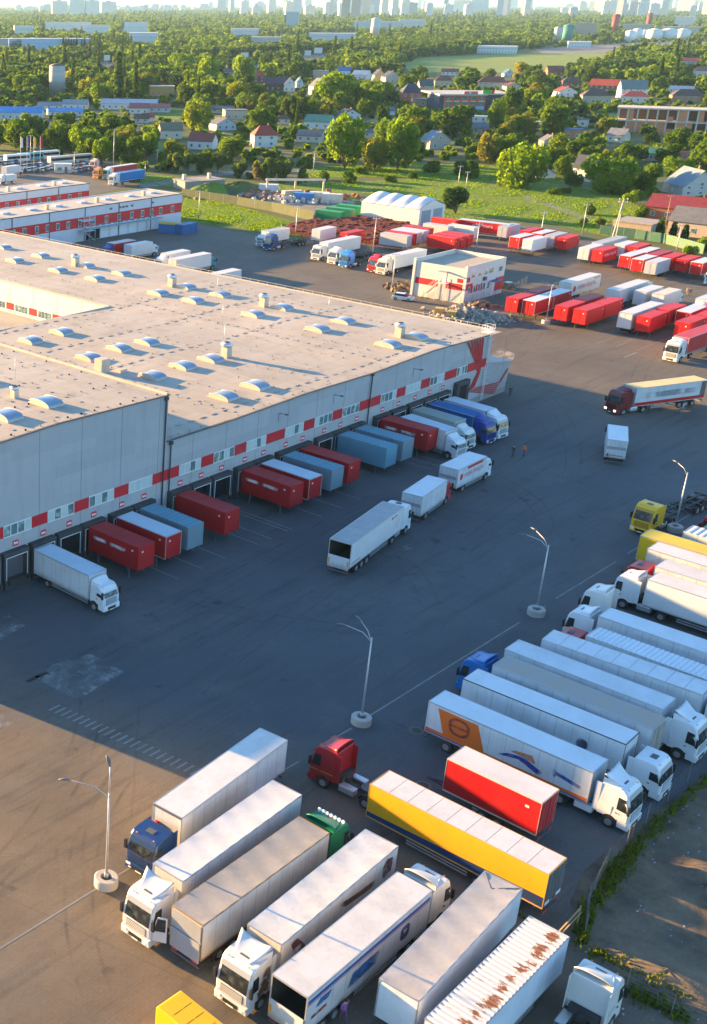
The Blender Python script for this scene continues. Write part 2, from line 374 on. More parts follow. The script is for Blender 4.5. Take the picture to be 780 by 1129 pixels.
def trailer_body(parent, L=13.6, side=M_white, roof=M_white, style='box', z0=1.15, z1=4.0, W=2.55, rear='doors', near=True, x1=None, post=None, door=None, floor=None):
    """cargo body from x1-L to x1, centred on y"""
    x1 = L / 2 if x1 is None else x1; x0 = x1 - L; hw = W / 2; door = door or side
    if rear == 'open':
        def bd():
            b = MB(); b.box(x0, x1, -hw, hw, z0, z0 + .12); b.box(x0, x1, -hw, -hw + .06, z0 + .12, z1 - .06); b.box(x0, x1, hw - .06, hw, z0 + .12, z1 - .06)
            b.box(x0, x1, -hw, hw, z1 - .06, z1); b.box(x1 - .06, x1, -hw + .06, hw - .06, z0 + .12, z1 - .06); return b
        part('cargo_body', bd(), side, parent)
        part('shade_lining', MB().box(x0 + .05, x1 - .07, -hw + .062, -hw + .08, z0 + .13, z1 - .07).box(x0 + .05, x1 - .07, hw - .08, hw - .062, z0 + .13, z1 - .07).box(x0 + .05, x1 - .07, -hw + .08, hw - .08, z0 + .122, z0 + .14).box(x0 + .05, x1 - .07, -hw + .08, hw - .08, z1 - .08, z1 - .065).box(x1 - .1, x1 - .08, -hw + .08, hw - .08, z0 + .14, z1 - .08), flat((.06, .055, .05), .9), parent)  # inner lining, coloured near black to paint the shade inside the open body
    else:
        zb = z1 - (.12 if style == 'tarp' else .03)
        cpart('cargo_body', ('cb', L, W, z0, zb, x1), lambda: MB().box(x0, x1, -hw, hw, z0, zb), side, parent, .025)
    def rf():
        b = MB(); e = .05
        if style == 'rib':
            n = int(L / (.42 if L > 10 else .62)); dx = (L - 2 * e) / n
            for i in range(n):
                a = x0 + e + i * dx
                b.add([(a, -hw + e, z1 - .02), (a + dx * .2, -hw + e, z1 + .05), (a + dx * .55, -hw + e, z1 + .05), (a + dx * .75, -hw + e, z1 - .02),
                       (a, hw - e, z1 - .02), (a + dx * .2, hw - e, z1 + .05), (a + dx * .55, hw - e, z1 + .05), (a + dx * .75, hw - e, z1 - .02)],
                      [(0, 1, 5, 4), (1, 2, 6, 5), (2, 3, 7, 6), (3, 2, 1, 0), (4, 5, 6, 7)])
            b.box(x0 + e, x1 - e, -hw + e, hw - e, z1 - .029, z1 - .018)
        elif style == 'panel':
            n = max(2, int(L / 1.4)); dx = (L - 2 * e) / n
            for i in range(n): b.box(x0 + e + i * dx, x0 + e + (i + 1) * dx - .035, -hw + e, hw - e, z1 - .03, z1 + .012)
            b.box(x0 + e, x1 - e, -hw + e, hw - e, z1 - .029, z1 - .01, 1)
        elif style == 'tarp':
            nx_, ny_ = int(L / .35), 8
            vs = []
            for i in range(nx_ + 1):
                for j in range(ny_ + 1):
                    u = j / ny_ * 2 - 1
                    vs.append((x0 + e + (L - 2 * e) * i / nx_, u * (hw - .03), z1 + .02 - .05 * (1 - u * u) * (.5 + .5 * math.cos(i * .35 * 2 * math.pi / 1.9)) + .012 * math.sin(i * 1.7 + j * 2.3)))
            b.add(vs, [(i * (ny_ + 1) + j, (i + 1) * (ny_ + 1) + j, (i + 1) * (ny_ + 1) + j + 1, i * (ny_ + 1) + j + 1) for i in range(nx_) for j in range(ny_)], 0, True)
        else:
            b.box(x0 + e, x1 - e, -hw + e, hw - e, z1 - .029, z1 + .008)
        return b
    if not (rear == 'open' and style == 'box'):
        cpart('roof', ('rf', style, L, W, z1, x1), rf, [roof, M_dgrey], parent)
    post = post or M_alu
    def fr():
        b = MB(); t = .05
        for s in (-1, 1):
            b.box(x0, x1, s * hw - .03, s * hw + .012 if s > 0 else s * hw + .03, z1 - .08, z1 + .015) if s > 0 else b.box(x0, x1, -hw - .012, -hw + .03, z1 - .08, z1 + .015)
            b.box(x0, x1, s * (hw + .002) - .014, s * (hw + .002) + .014, z0 - .02, z0 + .1)
            for x in (x0, x1): b.box(x - .014, x + .014, s * (hw - .03) - .05, s * (hw - .03) + .046, z0, z1 + .01)
        for x in (x0, x1): b.box(x - .016, x + .016, -hw + .05, hw - .05, z1 - .1, z1 + .016)
        return b
    def sm_(s):
        b = MB(); n = max(2, int(L / 1.25))
        for i in range(1, n):
            b.box(x0 + i * L / n - .018, x0 + i * L / n + .018, s * (hw + .002) - .002, s * (hw + .002) + .002, z0 + .1, z1 - .09)
        return b
    if near and side in (M_white, M_w2, M_w3, M_cool):
        for s in (-1, 1): cpart('side_seam', ('seam', L, W, z0, z1, x1, s), lambda: sm_(s), M_seam, parent)
    cpart('frame', ('fr', L, W, z0, z1, x1), fr, post, parent)
    if rear == 'doors':
        for s in (-1, 1):
            d = cpart('rear_door', ('rd', s, W, z0, z1, x0), lambda: MB().box(x0 - .03, x0 - .012, s * hw / 2 - hw / 2 + .06, s * hw / 2 + hw / 2 - .06, z0 + .12, z1 - .12), door, parent)
            if near: cpart('lock_bar', ('lb', s, W, z0, z1, x0), lambda: MB().bar((x0 - .05, s * .25, z0 + .1), (x0 - .05, s * .25, z1 - .1), .022).bar((x0 - .05, s * (hw - .45), z0 + .1), (x0 - .05, s * (hw - .45), z1 - .1), .022), M_grey, d)
    elif rear == 'lift':
        cpart('tail_lift', ('tl', W, z0, z1, x0), lambda: MB().box(x0 - .12, x0 - .04, -hw + .08, hw - .08, z0 - .2, z0 + 1.35).box(x0 - .06, x0 - .02, -hw + .08, hw - .08, z0 + 1.4, z1 - .15), M_grey, parent, .015)
    elif rear == 'open':
        t = part('tail_lift', MB().box(x0 - .14, x0 - .05, -hw + .06, hw - .06, z0 - .25, z0 + 1.15).box(x0 - .16, x0 - .13, -.35, .35, z0 + .1, z0 + .3), door, parent, .015)
        for s in (-1, 1): part('marker_light', MB().box(x0 - .165, x0 - .142, s * (hw - .2) - .09, s * (hw - .2) + .09, z0 + .2, z0 + .75), M_amber, t)

def trailer_gear(parent, L=13.6, near=True, x1=None, axles=(4.6, 3.3, 2.0), legs=True, z0=1.15, W=2.55):
    x1 = L / 2 if x1 is None else x1; x0 = x1 - L
    def ch():
        b = MB()
        for y in (-.5, .5): b.box(x0 + .3, x1 - .3, y - .06, y + .06, .8, z0 - .01)
        for i in range(int(L / 1.3)): b.box(x0 + .5 + i * 1.3, x0 + .58 + i * 1.3, -1.2, 1.2, .95, z0 - .02)
        for a in axles: b.box(x0 + a - .07, x0 + a + .07, -1.0, 1.0, .43, .57); b.box(x0 + a - .3, x0 + a + .3, -.6, -.4, .5, .85); b.box(x0 + a - .3, x0 + a + .3, .4, .6, .5, .85)
        return b
    cpart('chassis', ('tch', L, x1, axles, z0), ch, M_chas, parent)
    for a in axles:
        for s in (-1, 1): wheel(parent, x0 + a, s * 1.05, .5, .4, near)
    if near:
        for s in (-1, 1):
            cpart('side_guard', ('sg', L, x1, axles, s), lambda: MB().box(x0 + axles[0] + .8, x1 - 3.4, s * 1.2 - .02, s * 1.2 + .02, .55, .67).box(x0 + axles[0] + .8, x1 - 3.4, s * 1.2 - .02, s * 1.2 + .02, .8, .92), M_alu, parent)
            cpart('tail_light', ('tll', L, x1, s), lambda: MB().box(x0 - .06, x0 - .02, s * .85 - .22, s * .85 + .22, .72, .88), M_tail, parent)
    if legs:
        for s in (-1, 1): cpart('landing_leg', ('ll', L, x1, s, z0), lambda: MB().box(x1 - 2.75, x1 - 2.6, s * .75 - .07, s * .75 + .07, .05, z0).box(x1 - 2.85, x1 - 2.5, s * .75 - .14, s * .75 + .14, .0, .05), M_dgrey, parent)
    cpart('bumper', ('rb', L, x1), lambda: MB().box(x0 - .02, x0 + .1, -1.18, 1.18, .45, .6), M_dgrey, parent)

GROUP_V = 'lorries and trailers parked around the depot yard'
def semi(label, ctr, hd, c, side=M_white, roof=M_white, style='box', rear='doors', kind='high', defl=True, near=True, post=None, door=None, cabgap=.75, **kw):
    t = thing('articulated_lorry', label, 'lorry', (ctr[0], ctr[1], 0), R(hd), GROUP_V)
    trailer_body(t, 13.6, side, roof, style, rear=rear, near=near, post=post, door=door); trailer_gear(t, near=near, legs=False)
    x0 = 6.8 + cabgap; cab(t, x0, c, kind, defl, near, **kw); tractor_frame(t, x0, near, c, skirt=kw.get('skirt', False)); return t
def trailer(label, ctr, hd, side=M_white, roof=M_white, style='box', rear='doors', near=True, L=13.6, post=None, door=None, axles=(4.6, 3.3, 2.0), legs=True, z1=4.0):
    t = thing('semi_trailer', label, 'trailer', (ctr[0], ctr[1], 0), R(hd), GROUP_V)
    trailer_body(t, L, side, roof, style, rear=rear, near=near, post=post, door=door, z1=z1); trailer_gear(t, L, near=near, axles=axles, legs=legs); return t
def boxtruck(label, ctr, hd, c, side=M_white, roof=M_white, L=7.3, z1=3.55, style='box', rear='doors', near=True, defl=True, kind='low', strip=True, gap=.12, W=2.5, post=None):
    """rigid box lorry; ctr is the centre of the cargo box"""
    t = thing('box_truck', label, 'box truck', (ctr[0], ctr[1], 0), R(hd), GROUP_V); x1 = L / 2
    trailer_body(t, L, side, roof, style, 1.0, z1, W, rear, near, post=post)
    cab(t, x1 + gap, c, kind, defl, near, hatch=False, width=2.3 if kind == 'low' else 2.45, fair=False)
    def ch():
        b = MB()
        for y in (-.42, .42): b.box(-x1 + .2, x1 + 1.5, y - .05, y + .05, .66, .99)
        for i in range(6): b.box(-x1 + .4 + i * L / 6, -x1 + .48 + i * L / 6, -1.15, 1.15, .86, .99)
        return b
    cpart('chassis', ('bch', L), ch, M_chas, t)
    for s in (-1, 1):
        wheel(t, x1 + gap + .6, s * 1.03, .46, .28, near); wheel(t, -x1 + 2.0, s * .92, .46, .52, near)
        cpart('side_guard', ('bsg', L, s), lambda: MB().box(-x1 + 2.7, x1 - .2, s * 1.15 - .02, s * 1.15 + .02, .5, .62).box(-x1 + 2.7, x1 - .2, s * 1.15 - .02, s * 1.15 + .02, .74, .86), M_alu, t)
    cpart('bumper', ('bb', L), lambda: MB().box(-x1 - .02, -x1 + .1, -1.15, 1.15, .42, .58), M_dgrey, t)
    return t
def swap(label, ctr, hd, side=M_red, roof=None, style='box', L=7.4, near=False, group='red, white and grey swap bodies standing on legs', post=None, mark=None, z1=3.9, plates=True):
    t = thing('swap_body', label, 'container', (ctr[0], ctr[1], 0), R(hd), group)
    trailer_body(t, L, side, roof or side, style, 1.2, z1, 2.55, 'doors', near, post=post or side)
    for sx in (-1, 1):
        for s in (-1, 1):
            cpart('leg', ('sleg', sx, s, L), lambda: MB().box(sx * (L / 2 - 1.35) - .06, sx * (L / 2 - 1.35) + .06, s * 1.12 - .06, s * 1.12 + .06, .03, 1.22).box(sx * (L / 2 - 1.35) - .13, sx * (L / 2 - 1.35) + .13, s * 1.12 - .13, s * 1.12 + .13, 0, .03)
                  .bar((sx * (L / 2 - 1.35), s * 1.12, .5), (sx * (L / 2 - 2.0), s * 1.12, 1.19), .05), M_dgrey, t)
    cpart('underframe', ('suf', L), lambda: MB().box(-L / 2, L / 2, -.6, -.45, 1.03, 1.19).box(-L / 2, L / 2, .45, .6, 1.03, 1.19), M_chas, t)
    if plates:
        pm = flat((.7, .7, .7), .5)
        cpart('plate', ('spl', L, z1), lambda: MB().box(L / 2 + .016, L / 2 + .026, -.75, -.5, z1 - .75, z1 - .55).box(-L / 2 - .05, -L / 2 - .036, -.75, -.5, z1 - .75, z1 - .55)
              .box(L / 2 - 1.0, L / 2 - .75, -1.285, -1.278, z1 - .7, z1 - .52).box(L / 2 - 1.0, L / 2 - .75, 1.278, 1.285, z1 - .7, z1 - .52), pm, t)
    return t
def skeletal(parent, x1, L=12.6):
    x0 = x1 - L
    def sk():
        b = MB()
        for y in (-.5, .5): b.box(x0, x1, y - .08, y + .08, .95, 1.2)
        for i in range(8): b.box(x0 + .1 + i * (L - .3) / 7, x0 + .28 + i * (L - .3) / 7, -1.2, 1.2, 1.0, 1.17)
        for x in (x0 + .05, x1 - .25, x0 + 6.1): b.box(x, x + .25, -1.24, 1.24, 1.02, 1.24)
        for a in (4.4, 3.1, 1.8): b.box(x0 + a - .07, x0 + a + .07, -1.0, 1.0, .43, .57); b.box(x0 + a - .4, x0 + a + .4, -.62, .62, .6, .95)
        return b
    cpart('skeletal_frame', ('skel', x1, L), sk, M_chas, parent)
    for a in (4.4, 3.1, 1.8):
        for s in (-1, 1): wheel(parent, x0 + a, s * 1.05, .5, .4)
    cpart('bumper', ('skb', x1, L), lambda: MB().box(x0 - .05, x0 + .05, -1.2, 1.2, .5, .65).box(x0 + .2, x0 + 3, -1.25, -1.2, .6, .9), M_grey, parent)
def chassis_lorry(label, ctr, hd, c, kind='high', defl=True, near=False, trail=True, **kw):
    """tractor (cab back wall at local 0) with an empty container chassis"""
    t = thing('container_lorry' if trail else 'tractor_unit', label, 'lorry', (ctr[0], ctr[1], 0), R(hd), GROUP_V)
    cab(t, 0, c, kind, defl, near, **kw); tractor_frame(t, 0, near, c)
    if trail: skeletal(t, -.9)
    return t

# ------------------------------------------------------------------ ground sheets
def sheet(name, pts, z, mat, kind='structure'):
    me = bpy.data.meshes.new(name); me.from_pydata([(p[0], p[1], z) for p in pts], [], [list(range(len(pts)))]); me.materials.append(mat)
    bm = bmesh.new(); bm.from_mesh(me); bmesh.ops.triangulate(bm, faces=bm.faces)
    for f in bm.faces:
        if f.normal.z < 0: f.normal_flip()
    bm.to_mesh(me); bm.free()
    o = ob(name, me); o['kind'] = kind; return o
def ground_mat(name, cols, scales, rough=.9, bump=.3, fine=6.0):
    m, n, l, b = newmat(name); v = _coord(n, l, 'Object')
    c = rgb(cols[0])
    for k, (cc, s) in enumerate(zip(cols[1:], scales)):
        f = _ramp(n, l, _noise(n, l, v, s, 6, .62), .40, .66); c = _mix(n, l, f, c, rgb(cc))
    fn = _noise(n, l, v, fine, 3, .7)
    c = _mix(n, l, .35, c, _ramp(n, l, fn, .25, .8, (.35, .35, .35, 1), (1.2, 1.2, 1.2, 1)), 'MULTIPLY')
    l.new(c, b.inputs['Base Color']); b.inputs['Roughness'].default_value = rough
    b.inputs['Specular IOR Level'].default_value = .25
    if bump: _bump(n, l, b, fn, bump, .05)
    return m
def asphalt_mat():
    m, n, l, b = newmat('asphalt'); v = _coord(n, l, 'Object')
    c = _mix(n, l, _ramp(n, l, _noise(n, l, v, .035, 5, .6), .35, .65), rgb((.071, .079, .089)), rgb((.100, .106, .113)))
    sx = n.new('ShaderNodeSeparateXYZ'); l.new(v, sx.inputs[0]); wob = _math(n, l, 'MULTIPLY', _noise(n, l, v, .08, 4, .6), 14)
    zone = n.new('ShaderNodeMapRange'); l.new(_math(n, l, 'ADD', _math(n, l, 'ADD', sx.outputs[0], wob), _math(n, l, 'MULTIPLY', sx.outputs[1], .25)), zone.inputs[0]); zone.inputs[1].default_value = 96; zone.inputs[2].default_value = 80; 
    c = _mix(n, l, zone.outputs[0], c, _mix(n, l, _ramp(n, l, _noise(n, l, v, .12, 5, .65), .35, .65), rgb((.125, .100, .074)), rgb((.175, .138, .098))))  # warm brown paints sunlight into the near corner; the bluish base paints shade
    far = n.new('ShaderNodeMapRange'); l.new(_math(n, l, 'ADD', sx.outputs[0], wob), far.inputs[0]); far.inputs[1].default_value = 172; far.inputs[2].default_value = 200   # far lot: pale dust, with sunlit warmth painted into its colour
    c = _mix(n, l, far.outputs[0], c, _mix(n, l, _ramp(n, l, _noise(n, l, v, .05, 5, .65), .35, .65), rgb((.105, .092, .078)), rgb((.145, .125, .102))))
    # tyre scuffs along the driving direction
    vs_ = _coord(n, l, 'Object', (.12, 1.2, 1)); f = _ramp(n, l, _noise(n, l, vs_, .5, 5, .7), .5, .72)
    c = _mix(n, l, _math(n, l, 'MULTIPLY', f, .6), c, rgb((.05, .05, .05)))
    # oil spots
    f = _ramp(n, l, _noise(n, l, v, .42, 2, .5), .68, .78); c = _mix(n, l, _math(n, l, 'MULTIPLY', f, .7), c, rgb((.035, .033, .032)))
    f = _ramp(n, l, _noise(n, l, v, 1.7, 2, .5), .70, .78); c = _mix(n, l, _math(n, l, 'MULTIPLY', f, .55), c, rgb((.05, .048, .045)))
    # dusty pale patches
    f = _ramp(n, l, _noise(n, l, v, .09, 7, .72), .52, .74); c = _mix(n, l, _math(n, l, 'MULTIPLY', f, .45), c, rgb((.17, .16, .145)))
    # cracks and slab joints
    vo = n.new('ShaderNodeTexVoronoi'); vo.feature = 'DISTANCE_TO_EDGE'; vo.inputs['Scale'].default_value = .055
    nz = n.new('ShaderNodeTexNoise'); nz.inputs['Scale'].default_value = .3; nz.inputs['Detail'].default_value = 5; l.new(v, nz.inputs['Vector'])
    l.new(_mix(n, l, .12, v, nz.outputs['Color'], 'ADD'), vo.inputs['Vector'])
    f = _ramp(n, l, vo.outputs['Distance'], 0, .003, (1, 1, 1, 1), (0, 0, 0, 1)); c = _mix(n, l, _math(n, l, 'MULTIPLY', f, .22), c, rgb((.05, .045, .04)))
    br = n.new('ShaderNodeTexBrick'); br.inputs['Scale'].default_value = 1.0; br.inputs['Brick Width'].default_value = .5; br.inputs['Row Height'].default_value = .25
    br.inputs['Mortar Size'].default_value = .03; br.inputs['Color1'].default_value = (1, 1, 1, 1); br.inputs['Color2'].default_value = (.86, .86, .86, 1); br.inputs['Mortar'].default_value = (.72, .72, .72, 1)
    l.new(v, br.inputs['Vector']); c = _mix(n, l, .35, c, br.outputs['Color'], 'MULTIPLY')
    fn = _noise(n, l, v, 4.0, 4, .7); c = _mix(n, l, .4, c, _ramp(n, l, fn, .2, .8, (.6, .6, .6, 1), (1.25, 1.25, 1.25, 1)), 'MULTIPLY')
    l.new(c, b.inputs['Base Color']); b.inputs['Roughness'].default_value = .82; b.inputs['Specular IOR Level'].default_value = .3
    _bump(n, l, b, fn, .25, .02); return m
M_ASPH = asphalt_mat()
M_EARTH = ground_mat('earth', [(.07, .11, .022), (.10, .13, .03), (.05, .09, .018), (.13, .12, .06)], [.01, .03, .06], fine=.8)
M_LAWN = ground_mat('lawn', [(.105, .205, .010), (.14, .235, .012), (.075, .16, .010), (.17, .20, .04)], [.03, .09, .05], fine=1.5)
M_DIRT = ground_mat('dirt', [(.13, .10, .072), (.165, .125, .085), (.065, .05, .038), (.20, .15, .10)], [.12, .35, .22], fine=3.0, bump=.6)
M_LINE = paint((.22, .22, .215), .7, .9, (.12, .11, .1), streak=False)
M_PATCH = ground_mat('concrete_patch', [(.19, .185, .17), (.13, .13, .125), (.23, .22, .20)], [.3, .9], fine=4)
M_MOT = ground_mat('mottled_patch', [(.23, .235, .235), (.16, .165, .17), (.27, .27, .265)], [.3, .9], fine=4)
n_ = M_MOT.node_tree.nodes; l_ = M_MOT.node_tree.links; l_.new(_ramp(n_, l_, _noise(n_, l_, _coord(n_, l_), .55, 6, .75), .40, .62), n_['Principled BSDF'].inputs['Alpha'])
M_DUST = ground_mat('pale_dust', [(.42, .38, .32), (.30, .27, .23)], [.4], fine=4)
n_ = M_DUST.node_tree.nodes; l_ = M_DUST.node_tree.links; l_.new(_ramp(n_, l_, _noise(n_, l_, _coord(n_, l_), .35, 6, .7), .38, .62), n_['Principled BSDF'].inputs['Alpha'])

S = 40000
sheet('ground', [(-S, -S), (S, -S), (S, S), (-S, S)], 0.0, M_EARTH)
P2 = lambda pts, z=0: [(lambda q: (q.x, q.y))(at(px, py, z)) for px, py in pts]
yard = [(10, -10), (64, 6), (66.6, 14), (67.8, 18), (69, 22.5), (72.5, 24.6), (76.1, 25.4), (83.2, 25.3), (95.7, 24.3), (140, 20), (330, 60), (318, 92)] + \
    P2([(780, 288), (735, 277), (692, 268), (640, 263), (612, 252), (545, 246), (535, 258), (495, 252), (484, 246), (400, 238), (350, 240), (330, 266), (300, 262), (255, 254), (212, 247), (205, 236)]) + [(262, 262), (262, 300), (240, 330), (225, 345), (100, 290), (40, 150)]
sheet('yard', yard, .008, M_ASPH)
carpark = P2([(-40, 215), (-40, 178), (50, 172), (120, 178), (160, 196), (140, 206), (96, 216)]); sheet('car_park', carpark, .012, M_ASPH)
sheet('lawn', P2([(196, 243), (205, 214), (260, 226), (330, 246), (338, 262), (300, 259), (255, 250)]), .014, M_LAWN)
sheet('meadow', P2([(330, 222), (250, 212), (170, 204), (140, 200), (150, 190), (260, 203), (400, 200), (470, 196), (560, 196), (640, 206), (700, 216), (712, 246), (675, 262), (612, 248), (545, 240), (494, 246), (488, 236), (420, 214), (395, 213), (390, 226)]), .014, M_LAWN)
sheet('clearing', P2([(330, 186), (440, 180), (540, 182), (640, 200), (560, 200), (430, 195), (330, 196)]), .011, M_LAWN)
sheet('field', P2([(440, 70), (462, 64), (560, 59), (690, 59), (650, 72), (560, 80), (455, 80)]), .05, ground_mat('crop', [(.17, .25, .035), (.15, .22, .035), (.20, .25, .05)], [.01, .04], fine=.3))
sheet('dirt_lot', [(64, 6), (66.6, 14), (67.8, 18), (69, 22.5), (72.5, 24.6), (76.1, 25.4), (83.2, 25.3), (95.7, 24.3), (140, 20), (140, -40), (64, -40)], .012, M_DIRT)
sheet('scrap_yard', P2([(262, 224), (300, 208), (392, 222), (390, 238), (340, 243)]), .018, ground_mat('gravel', [(.2, .18, .155), (.14, .13, .11), (.27, .24, .2)], [.08, .3], fine=1.5))
sheet('verge_road', P2([(580, 216), (640, 236), (690, 252), (690, 255), (640, 240), (578, 219)]), .02, M_PATCH)
sheet('verge_road', P2([(150, 204), (200, 196), (255, 189), (350, 186), (350, 189), (258, 192), (205, 200), (160, 207)]), .02, M_PATCH)
sheet('highway', P2([(60, 70), (220, 66), (400, 58), (400, 61), (220, 69.5), (60, 74)]), .06, M_PATCH)
sheet('concrete_patch', P2([(58, 733), (100, 721), (137, 741), (85, 772), (40, 748)]), .012, M_MOT)
sheet('concrete_patch', P2([(-30, 700), (10, 678), (28, 690), (0, 706), (-30, 720)]), .012, M_MOT)
sheet('concrete_patch', P2([(-30, 770), (0, 776), (30, 793), (-30, 815)]), .012, M_MOT)
sheet('concrete_patch', P2([(443, 603), (452, 599), (459, 601), (457, 605), (449, 606)]), .012, M_MOT)
sheet('dust_patch', P2([(543, 392), (552, 384), (568, 390), (566, 398), (548, 402)]), .012, M_DUST)
# painted lines
ln = MB()
def line(x0, y0, x1, y1, wd=.14):
    d = Vector((x1 - x0, y1 - y0)); nn = Vector((-d.y, d.x)).normalized() * wd / 2
    ln.add([(x0 + nn.x, y0 + nn.y, .016), (x1 + nn.x, y1 + nn.y, .016), (x1 - nn.x, y1 - nn.y, .016), (x0 - nn.x, y0 - nn.y, .016)], [(0, 1, 2, 3)])
for a, b in ((38, 53.5), (69.2, 72.2), (76.5, 79.6), (81.8, 108.5), (112.3, 113.8), (116.2, 130), (133, 137), (145, 156)): line(a, 47.15, b, 47.05, .16)
for i in range(24): line(62.2 + i * .09, 66.2 - i * .66, 63.5 + i * .09, 66.2 - i * .66, .2)
for x in (103.9, 106.3, 109.5, 110.3, 116.1, 120.2, 124.3, 140.4, 144.0, 142.2, 98.2, 94.2, 90.3): line(x, 84.5, x + .1, 76.2, .12)
for i in range(6): line(262 + i * 3.3, 178, 276 + i * 3.3, 177.8, .2)
for x, y in ((222, 78.6), (215, 83.5), (226, 88.2)): line(x, y, x + 5, y, .3)
for y in (84, 87.6, 91): line(221, y, 240, y, .15)
struct('lane_marking', ln.mesh('lane_marking', [M_LINE]))
def drain(px, py, L, wd, lab):
    q = at(px, py); t = thing('drain_cover', lab, 'drain', (q.x, q.y, .012), 0, 'drain covers in the yard')
    b = MB(); b.box(-L / 2, L / 2, -wd / 2, wd / 2, 0, .03)
    part('grating', b, flat((.04, .035, .03), .7), t, .008)
drain(36.5, 748.5, 1.5, .45, 'rusty drain grating on the pale patch, left of its pair'); drain(46.5, 744.3, 1.5, .45, 'rusty drain grating on the pale patch, right of its pair')
for px, py, lab in ((459.5, 805.5, 'round manhole cover by the corner of the orange and white trailer'), (467, 866, 'round manhole cover between yellow trailer and short red trailer')):
    q = at(px, py); t = thing('manhole_cover', lab, 'manhole', (q.x, q.y, .012), 0)
    part('rim', MB().cyl((0, 0, 0), .62, .02, n=24), paint((.14, .12, .1), .9, .4), t); part('lid', MB().cyl((0, 0, .012), .42, .02, n=24), flat((.05, .045, .04), .6), t)

tm = MB(); r3 = random.Random(5)
def tyre(x, y, hd, length, curv, gap=1.9, wd=.26):
    for off in (-gap / 2, gap / 2):
        px_, py_, a = x, y, R(hd); prev = None; n = int(length / 1.2)
        for i in range(n + 1):
            nx_, ny_ = -math.sin(a), math.cos(a); A_ = (px_ + nx_ * (off - wd / 2), py_ + ny_ * (off - wd / 2), .014); B_ = (px_ + nx_ * (off + wd / 2), py_ + ny_ * (off + wd / 2), .014)
            if prev: tm.add([prev[0], A_, B_, prev[1]], [(0, 1, 2, 3)])
            prev = (A_, B_); px_ += math.cos(a) * 1.2; py_ += math.sin(a) * 1.2; a += curv * 1.2
for q4 in ((66, 70, 5, 60, .0), (74, 60, 12, 55, -.004), (88, 74, -85, 22, .035), (103, 74, -80, 20, .05), (115, 75, -88, 24, -.045), (127, 74, -84, 20, .05), (145, 74, -95, 22, -.05), (80, 66, 2, 90, .001), (120, 60, 8, 60, -.003), (150, 62, 20, 40, .01), (84, 46, -88, 10, 0), (97, 46, -88, 12, .02), (64, 58, -170, 20, .04), (40, 52, 10, 30, .02), (42, 40, 60, 24, -.03), (38, 60, -10, 30, .01),
           (180, 70, 60, 40, .02), (190, 95, 5, 45, .01), (200, 75, 20, 50, -.005), (210, 120, -60, 40, .03), (225, 160, -80, 50, .01), (250, 135, 8, 40, 0), (240, 118, 5, 60, .002), (60, 40, -178, 12, .03)): tyre(*q4)
m_t, n_, l_, b_ = newmat('tyre_mark'); b_.inputs['Base Color'].default_value = (.03, .03, .031, 1); b_.inputs['Roughness'].default_value = .7
l_.new(_math(n_, l_, 'MULTIPLY', _ramp(n_, l_, _noise(n_, l_, _coord(n_, l_, 'Object'), .25, 6, .7), .42, .72), .26), b_.inputs['Alpha'])
struct('tyre_mark', tm.mesh('tyre_mark', [m_t]))

# ------------------------------------------------------------------ warehouse
YF, ZL, ZT = 87.3, 10.4, 16.0
def wall_mat(c=(.36, .37, .385)):
    m, n, l, b = newmat('sandwich_panel'); v = _coord(n, l, 'Object'); sx = n.new('ShaderNodeSeparateXYZ'); l.new(v, sx.inputs[0])
    fx = _math(n, l, 'FLOOR', _math(n, l, 'DIVIDE', _math(n, l, 'ADD', sx.outputs[0], 3.65), 6.15)); fz = _math(n, l, 'FLOOR', _math(n, l, 'DIVIDE', sx.outputs[2], 1.15))
    cb = n.new('ShaderNodeCombineXYZ'); l.new(fx, cb.inputs[0]); l.new(fz, cb.inputs[1]); wn = n.new('ShaderNodeTexWhiteNoise'); wn.noise_dimensions = '2D'; l.new(cb.outputs[0], wn.inputs[0])
    col = _mix(n, l, wn.outputs['Value'], rgb([x * .94 for x in c]), rgb([x * 1.06 for x in c]))
    vs_ = _coord(n, l, 'Object', (1, 1, .1)); f = _ramp(n, l, _noise(n, l, vs_, 1.1, 4), .5, .8); col = _mix(n, l, _math(n, l, 'MULTIPLY', f, .3), col, rgb((.19, .18, .175)))
    fr = _math(n, l, 'FRACT', _math(n, l, 'DIVIDE', sx.outputs[2], 1.15)); jt = _ramp(n, l, fr, 0, .03, (1, 1, 1, 1), (0, 0, 0, 1)); col = _mix(n, l, _math(n, l, 'MULTIPLY', jt, .25), col, rgb((.2, .2, .21)))
    l.new(col, b.inputs['Base Color']); b.inputs['Roughness'].default_value = .45; return m
M_WALL = wall_mat(); M_PLINTH = paint((.25, .25, .25), .8, .4)
